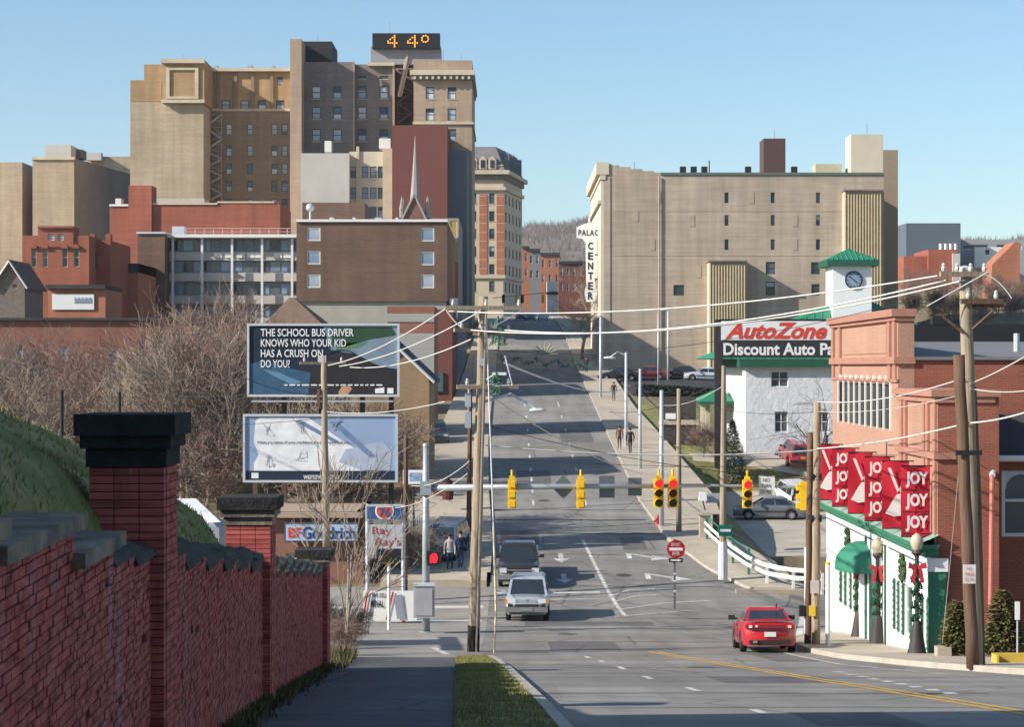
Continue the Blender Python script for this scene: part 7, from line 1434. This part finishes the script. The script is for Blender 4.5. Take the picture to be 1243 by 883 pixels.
# ---------------------------------------------------------------- bare trees
def bare_tree(seed, H=9.0, spread=.55, levels=5, thick=.16, kids=(5, 5, 5, 5), dens=1.0, multi=1):
    rg = random.Random(seed); tk = MB(); tw = MB()
    def grow(p, d, L, r, lv):
        n = 3 if lv < 2 else 2; pts = [p]; dd = d.copy()
        for k in range(n):
            dd = (dd + Vector((rg.gauss(0, .10 + .05 * lv), rg.gauss(0, .10 + .05 * lv), .05))).normalized(); pts.append(pts[-1] + dd * L / n)
        r1 = max(r * .62, .011); rad = [lerp(r, r1, k / n) for k in range(n + 1)]
        (tk if lv < 2 else tw).tube(pts, rad, 6 if lv == 0 else (5 if lv == 1 else 3), lv == 0)
        if lv >= levels: return
        nk = kids[min(lv, len(kids) - 1)]
        for k in range(nk):
            t = rg.uniform(.30 if lv else .28, 1.0); i = min(n - 1, int(t * n)); q = pts[i].lerp(pts[i + 1], t * n - i)
            a = rg.uniform(0, 6.283); sp = spread * rg.uniform(.6, 1.5); ax = dd.orthogonal().normalized(); ax.rotate(Matrix.Rotation(a, 3, dd)); nd = (dd * math.cos(sp) + ax * math.sin(sp)).normalized()
            grow(q, nd, L * rg.uniform(.5, .78), max(r1 * rg.uniform(.45, .75), .010), lv + 1)
    for m in range(multi):
        a = rg.uniform(0, 6.283); d = Vector((math.cos(a) * .22 * (multi > 1), math.sin(a) * .22 * (multi > 1), 1)).normalized(); grow(Vector((math.cos(a) * .25 * (multi > 1), math.sin(a) * .25 * (multi > 1), -.3)), d, H * .42, thick * rg.uniform(.7, 1), 0)
    return tk, tw
barkm = mat('pale_bark', (.30, .25, .20), .9, .35, 2); twm = [mat('twig_brown', (.20, .155, .13), .9, .25, .8), mat('twig_rust', (.235, .15, .12), .9, .25, .8), mat('twig_straw', (.27, .22, .17), .9, .25, .8)]
TV = []
for i, (H, sp, lv, th_, kd, mu) in enumerate(((9, .55, 4, .15, (7, 6, 5, 4), 1), (7.5, .65, 4, .11, (6, 6, 5, 4), 2), (10, .45, 4, .16, (8, 6, 5, 4), 1), (6, .7, 4, .07, (5, 5, 5, 4), 3), (8, .6, 4, .12, (7, 6, 5, 4), 1), (5, .8, 3, .06, (6, 6, 6), 5))):
    tk, tw = bare_tree(40 + i, H, sp, lv, th_, kd, 1, mu); TV.append((mesh_of('trunk', tk, barkm), [mesh_of('crown', tw, m) for m in twm]))
def put_tree(name, label, X, D, z, var, sc_, rz, tint=0, group=None, cat='tree', sz=1.0):
    T = thing(name, label, cat, (X, D, z), rz, group); T.scale = (sc_, sc_, sc_ * sz)
    for nm, me in (('trunk', TV[var][0]), ('crown', TV[var][1][tint])):
        o = bpy.data.objects.new(nm, me); C.objects.link(o); o.parent = T
    return T
tr = random.Random(5)
def tree_label(x, D, v, h, tn):
    where = 'at the left picture edge' if x < 40 else 'below the white banner' if x < 130 else 'below the low red annex' if x < 190 else 'before the glazed wing' if x < 250 else 'just left of the billboards' if x < 300 else 'behind the billboards' if x < 420 else 'beside the yellow brick gable house'
    return '%s %s bare %s %s, %s' % ('tall' if h > 10 else 'middling' if h > 7 else 'low', ('brown', 'rusty', 'straw coloured')[tn], ('tree', 'twin-stemmed tree', 'upright tree', 'bushy tree', 'round tree', 'shrub')[v], where, 'front row' if D < 130 else 'second row' if D < 160 else 'rear row')
cnt = 0
lim = [(0, 345), (60, 362), (130, 380), (165, 372), (190, 335), (230, 308), (300, 308), (340, 360), (360, 395), (520, 480), (560, 600)]
tries = 0
while cnt < 62 and tries < 5000:
    tries += 1
    x = tr.uniform(-60, 475); D = tr.uniform(102, 200) ; 
    if x > 295 and D < 101: continue
    if x > 410 and 130 < D < 155: continue
    if 300 < x < 395 and 168 < D < 186: continue
    if 40 < x < 135 and 183 < D < 200 or 172 < D < 190: continue
    X = PX(x, D); z = zground(X, D); v = tr.randrange(6); top = PZ(tab(lim, x) + tr.uniform(0, 45), D); h = top - z; H0 = (9, 7.5, 10, 6, 8, 5)[v] * .92
    if h < 2.5: continue
    s_ = min(h / H0, 1.45)
    if s_ < .5: continue
    tn = tr.choice((0, 0, 1, 1, 2)); put_tree('thicket_tree', tree_label(x, D, v, s_ * H0, tn), X, D, z - .1, v, s_, tr.uniform(0, 6.28), tn, 'bare thicket trees'); cnt += 1
for k, (x, D, v, s_, wh) in enumerate(((228, 118, 2, 1.35, 'grey trunked and tallest, left of the upper billboard'), (275, 124, 0, 1.4, 'broad grey crown touching the billboard frame'), (70, 116, 0, 1.2, 'pale trunked, above the near brick pier'), (150, 122, 2, 1.1, 'slender grey trunk between brick pier and billboards'), (20, 112, 4, 1.2, 'round pale crown over the grassy mound'))):
    X = PX(x, D); put_tree('tall_bare_tree', 'large bare tree, ' + wh, X, D, zground(X, D), v, s_, k * 1.3, 2, 'large bare trees')
# low scrub in front of the thicket
for k in range(26):
    x = tr.uniform(225, 520); D = tr.uniform(93, 101); X = PX(x, D); s_ = tr.uniform(.45, .7)
    if 296 < x < 484: s_ = tr.uniform(.35, .5)
    put_tree('scrub_bush', ('rusty', 'brown', 'straw coloured')[k % 3] + ' bare scrub bush ' + ('left of the lower billboard' if x < 296 else 'under the left half of the lower billboard' if x < 390 else 'under the right half of the lower billboard' if x < 484 else 'behind the station sign'), X, D, zground(X, D) - .1, tr.choice((3, 5)), s_, tr.uniform(0, 6.28), tr.choice((0, 1, 2)), 'bare scrub around the billboard feet', 'bush')
tk, tw = bare_tree(77, 9, .38, 3, .075, (5, 4, 3), 1, 3); TV.append((mesh_of('trunk', tk, barkm), [mesh_of('crown', tw, m) for m in twm])); put_tree('street_tree', 'young bare tree rising beside the end of the brick wall', PX(409, 58), 58, zr(58) - .1, 6, .9, 1.0, 2)
for k, (x, D, s_) in enumerate(((398, 57, .3), (416, 62, .34), (428, 66, .3), (405, 66, .4), (420, 55, .25), (388, 66, .45))):
    X = PX(x, D); put_tree('scrub_bush', ('straw', 'brown', 'rusty', 'tall grey', 'low', 'dense')[k] + ' dry weed clump where the brick wall ends', X, D, zr(D) - .05, (3, 5)[k % 2], s_, k * 1.1, k % 3, 'dry weeds at the wall end', 'bush')
put_tree('big_street_tree', 'large bare street tree below the palace sign', PX(706, 241), 241, zr(241), 0, 1.55, .5, 2); dbk = mat('dark_bark', (.085, .065, .05), .9, .3, 2); tk, tw = bare_tree(91, 9, .75, 3, .17, (8, 6, 5), 1, 1); TV.append((mesh_of('trunk', tk, dbk), [mesh_of('crown', tw, dbk)] * 3)); put_tree('store_tree', 'bare spreading tree in front of the white store wall', PX(1002, 138), 138, zground(PX(1002, 138), 138), len(TV) - 1, 1.15, 2.2, 0); put_tree('lawn_tree', 'small bare ornamental tree on the lawn by the porch', PX(851, 141), 141, zground(PX(851, 141), 141), 3, .62, .3, 1); put_tree('lawn_shrub', 'tan bare shrub beside the store porch', PX(866, 146), 146, zground(PX(866, 146), 146), 5, .6, 2.3, 2, cat='bush')
for k, (x, D, v, s_) in enumerate(((1100, 300, 0, .9), (1118, 296, 4, .8), (1135, 290, 1, 1.0), (1150, 296, 0, .85), (1168, 288, 4, .9), (1185, 292, 2, .8), (1200, 284, 1, .9), (1215, 280, 0, .8), (1232, 284, 4, .9), (1246, 278, 1, 1), (1108, 270, 5, 1.2), (1142, 268, 3, 1.1), (1176, 266, 5, 1.2), (1208, 266, 3, 1.1), (1236, 264, 5, 1.2)) + tuple((1092 + (k * 37) % 156, 245 + (k * 13) % 70, (0, 1, 3, 4, 5)[k % 5], .62 + .04 * (k % 7)) for k in range(30))):
    X = PX(x, D); put_tree('hillside_tree', 'bare %s %s on hillside above shop, %s' % (('short', 'slim', 'tall', 'grey', 'brown', 'leaning', 'wide', 'sparse')[k % 8], ('tree', 'twin tree', 'upright tree', 'bushy tree', 'round tree', 'shrub')[v], 'below the grey hall' if x < 1140 else 'beside the leaning pole top' if x < 1195 else 'below the sloping brick wall'), X, D, zground(X, D) - .2, v, s_ * .8, tr.uniform(0, 6), tr.choice((0, 1)), 'bare trees on the right hillside')
# ---------------------------------------------------------------- evergreens
def conifer(name, label, b, H, R, m, n=2600, cat='tree', dome=False):
    T = thing(name, label, cat, b); mk('trunk', MB().tube([(b[0], b[1], b[2] - .2), (b[0], b[1], b[2] + H * .8)], [.08, .02], 6), barkm, T); mb = MB()
    for k in range(n):
        t = vr_.random() ** 1.3; a = vr_.uniform(0, 6.283); prof = (1 - t) ** (.75 if H > 3 else .5) if not dome else math.sqrt(max(0, 1 - (t * 1.02 - .25) ** 2 * 1.4)) if t > .25 else .8 + .8 * t; r = R * prof * (vr_.uniform(.55, 1) if k % 4 else vr_.uniform(.9, 1.1)); c = Vector((b[0] + r * math.cos(a), b[1] + r * math.sin(a), b[2] + .08 + t * H))
        o = Vector((math.cos(a), math.sin(a), vr_.uniform(-.4, .6))) * (.10 + .06 * R); s1 = Vector((-math.sin(a), math.cos(a), vr_.uniform(-.5, .5))) * .045; q = len(mb.v); mb.v += [tuple(c - s1), tuple(c + o), tuple(c + s1), tuple(c - o * .4)]; mb.f.append((q, q + 1, q + 2, q + 3))
    mk('crown', mb, m, T); return T
evg = mat('blue_spruce', (.05, .085, .07), .9, .4, 4); evd = mat('bronzed_juniper', (.12, .125, .04), .9, .45, 4, col2=(.20, .15, .07), scale2=1.5)
conifer('spruce_tree', 'blue-green spruce at the foot of the white store corner', P(889, 592, 138), 4.6, 1.15, evg, 3600)
conifer('clipped_juniper', 'bronzed evergreen bush between the shop wall and leaning pole', P(1161, 800, 53), 1.45, .46, evd, 2600, 'bush'); conifer('clipped_juniper', 'taller bronzed evergreen bush just past the leaning pole', P(1217, 796, 52), 1.6, .55, evd, 3200, 'bush')
# ---------------------------------------------------------------- wooded hills far behind
mb = MB(); hx = [-1400 + i * 40 for i in range(78)]
def hz(x): return tab([(-1400, 60), (-300, 80), (0, 96), (20, 99), (60, 104), (110, 106), (200, 104), (260, 96), (420, 88), (640, 86), (900, 82), (1700, 66)], x) + 3 * math.sin(x * .05) + 2 * math.sin(x * .13)
rows = [(1050, .12), (1150, .35), (1280, .66), (1420, .9), (1520, 1.0), (1700, .8)]
for D, k in rows:
    for x in hx: mb.v.append((x, D, 14 + (hz(x) - 14) * k + 2 * math.sin(x * .07 + D)))
for j in range(len(rows) - 1):
    for i in range(len(hx) - 1): a = j * len(hx) + i; mb.f.append((a, a + 1, a + 1 + len(hx), a + len(hx)))
mk('hills', mb, mat('wooded_hill', (.19, .155, .135), .95, .35, .05, col2=(.19, .15, .12), scale2=.015), smooth=True, local=True, kind='structure')
mb = MB()
for k in range(9000):
    x = vr_.uniform(-40, 460); i = vr_.randrange(1, len(rows) - 1); t = vr_.random(); D = lerp(rows[i][0], rows[i + 1][0], t) if vr_.random() < .75 else vr_.uniform(1490, 1540); kk = tab([(a, b) for a, b in rows], D); z = 14 + (hz(x) - 14) * kk - 1; h = vr_.uniform(7, 13)
    p = Vector((x, D, z)); 
    for q in range(4):
        d = Vector((vr_.gauss(0, .35), vr_.gauss(0, .2), 1)).normalized(); o = p + Vector((0, 0, h * vr_.uniform(.1, .5))); e = o + d * h * vr_.uniform(.4, .7); wv = Vector((.35, 0, 0)); n = len(mb.v); mb.v += [tuple(o - wv), tuple(o + wv), tuple(e)]; mb.f.append((n, n + 1, n + 2))
mk('hill_woods', mb, mat('far_twigs', (.23, .19, .175), .95, .3, .05), local=True, label='bare woods covering the distant hills', cat='woods', kind='stuff')

# clipped hedge along the shaded parking lot
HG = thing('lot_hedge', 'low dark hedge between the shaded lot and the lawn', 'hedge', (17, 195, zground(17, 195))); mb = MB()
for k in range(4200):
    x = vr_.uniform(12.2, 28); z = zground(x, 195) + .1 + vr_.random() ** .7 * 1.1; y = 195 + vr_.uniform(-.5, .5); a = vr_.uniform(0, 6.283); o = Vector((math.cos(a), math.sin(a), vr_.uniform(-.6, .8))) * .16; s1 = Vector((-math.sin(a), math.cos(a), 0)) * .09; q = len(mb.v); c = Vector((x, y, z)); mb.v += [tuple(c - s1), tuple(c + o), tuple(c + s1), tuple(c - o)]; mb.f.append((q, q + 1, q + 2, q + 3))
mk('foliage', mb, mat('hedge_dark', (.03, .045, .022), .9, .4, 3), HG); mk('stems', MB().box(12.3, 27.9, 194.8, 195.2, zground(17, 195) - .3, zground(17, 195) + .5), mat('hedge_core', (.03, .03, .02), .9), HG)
# ---------------------------------------------------------------- thin winter haze round everything (the hills fade in it)
hm = bpy.data.materials.new('winter_haze'); hm.use_nodes = True; hn = hm.node_tree; hn.nodes.remove(hn.nodes["Principled BSDF"])
pv = hn.nodes.new("ShaderNodeVolumePrincipled"); pv.inputs["Color"].default_value = (.80, .88, 1, 1); pv.inputs["Density"].default_value = .00009; pv.inputs["Anisotropy"].default_value = .2
hn.links.new(pv.outputs[0], hn.nodes["Material Output"].inputs["Volume"])
mk('haze', MB().box(-1500, 1800, -80, 1800, -16, 150), hm, local=True, label='thin pale winter haze over the town and hills', cat='haze', kind='stuff')

# labels of look-alike trees told apart by their place from the left
same_label = {}
for o in C.objects:
    if o.parent is None and o.get('category') in ('tree', 'bush'): same_label.setdefault(o['label'], []).append(o)
for lb, os_ in same_label.items():
    if len(os_) < 2: continue
    os_.sort(key=lambda o: o.location.x / o.location.y); n = len(os_)
    for i, o in enumerate(os_):
        w_ = ('left', 'right')[i] + ' of two' if n == 2 else ('leftmost', 'second from left', 'third from left', 'fourth from left', 'fifth from left', 'sixth from left', 'seventh from left', 'eighth from left')[min(i, 7)]
        o['label'] = lb + ', ' + w_
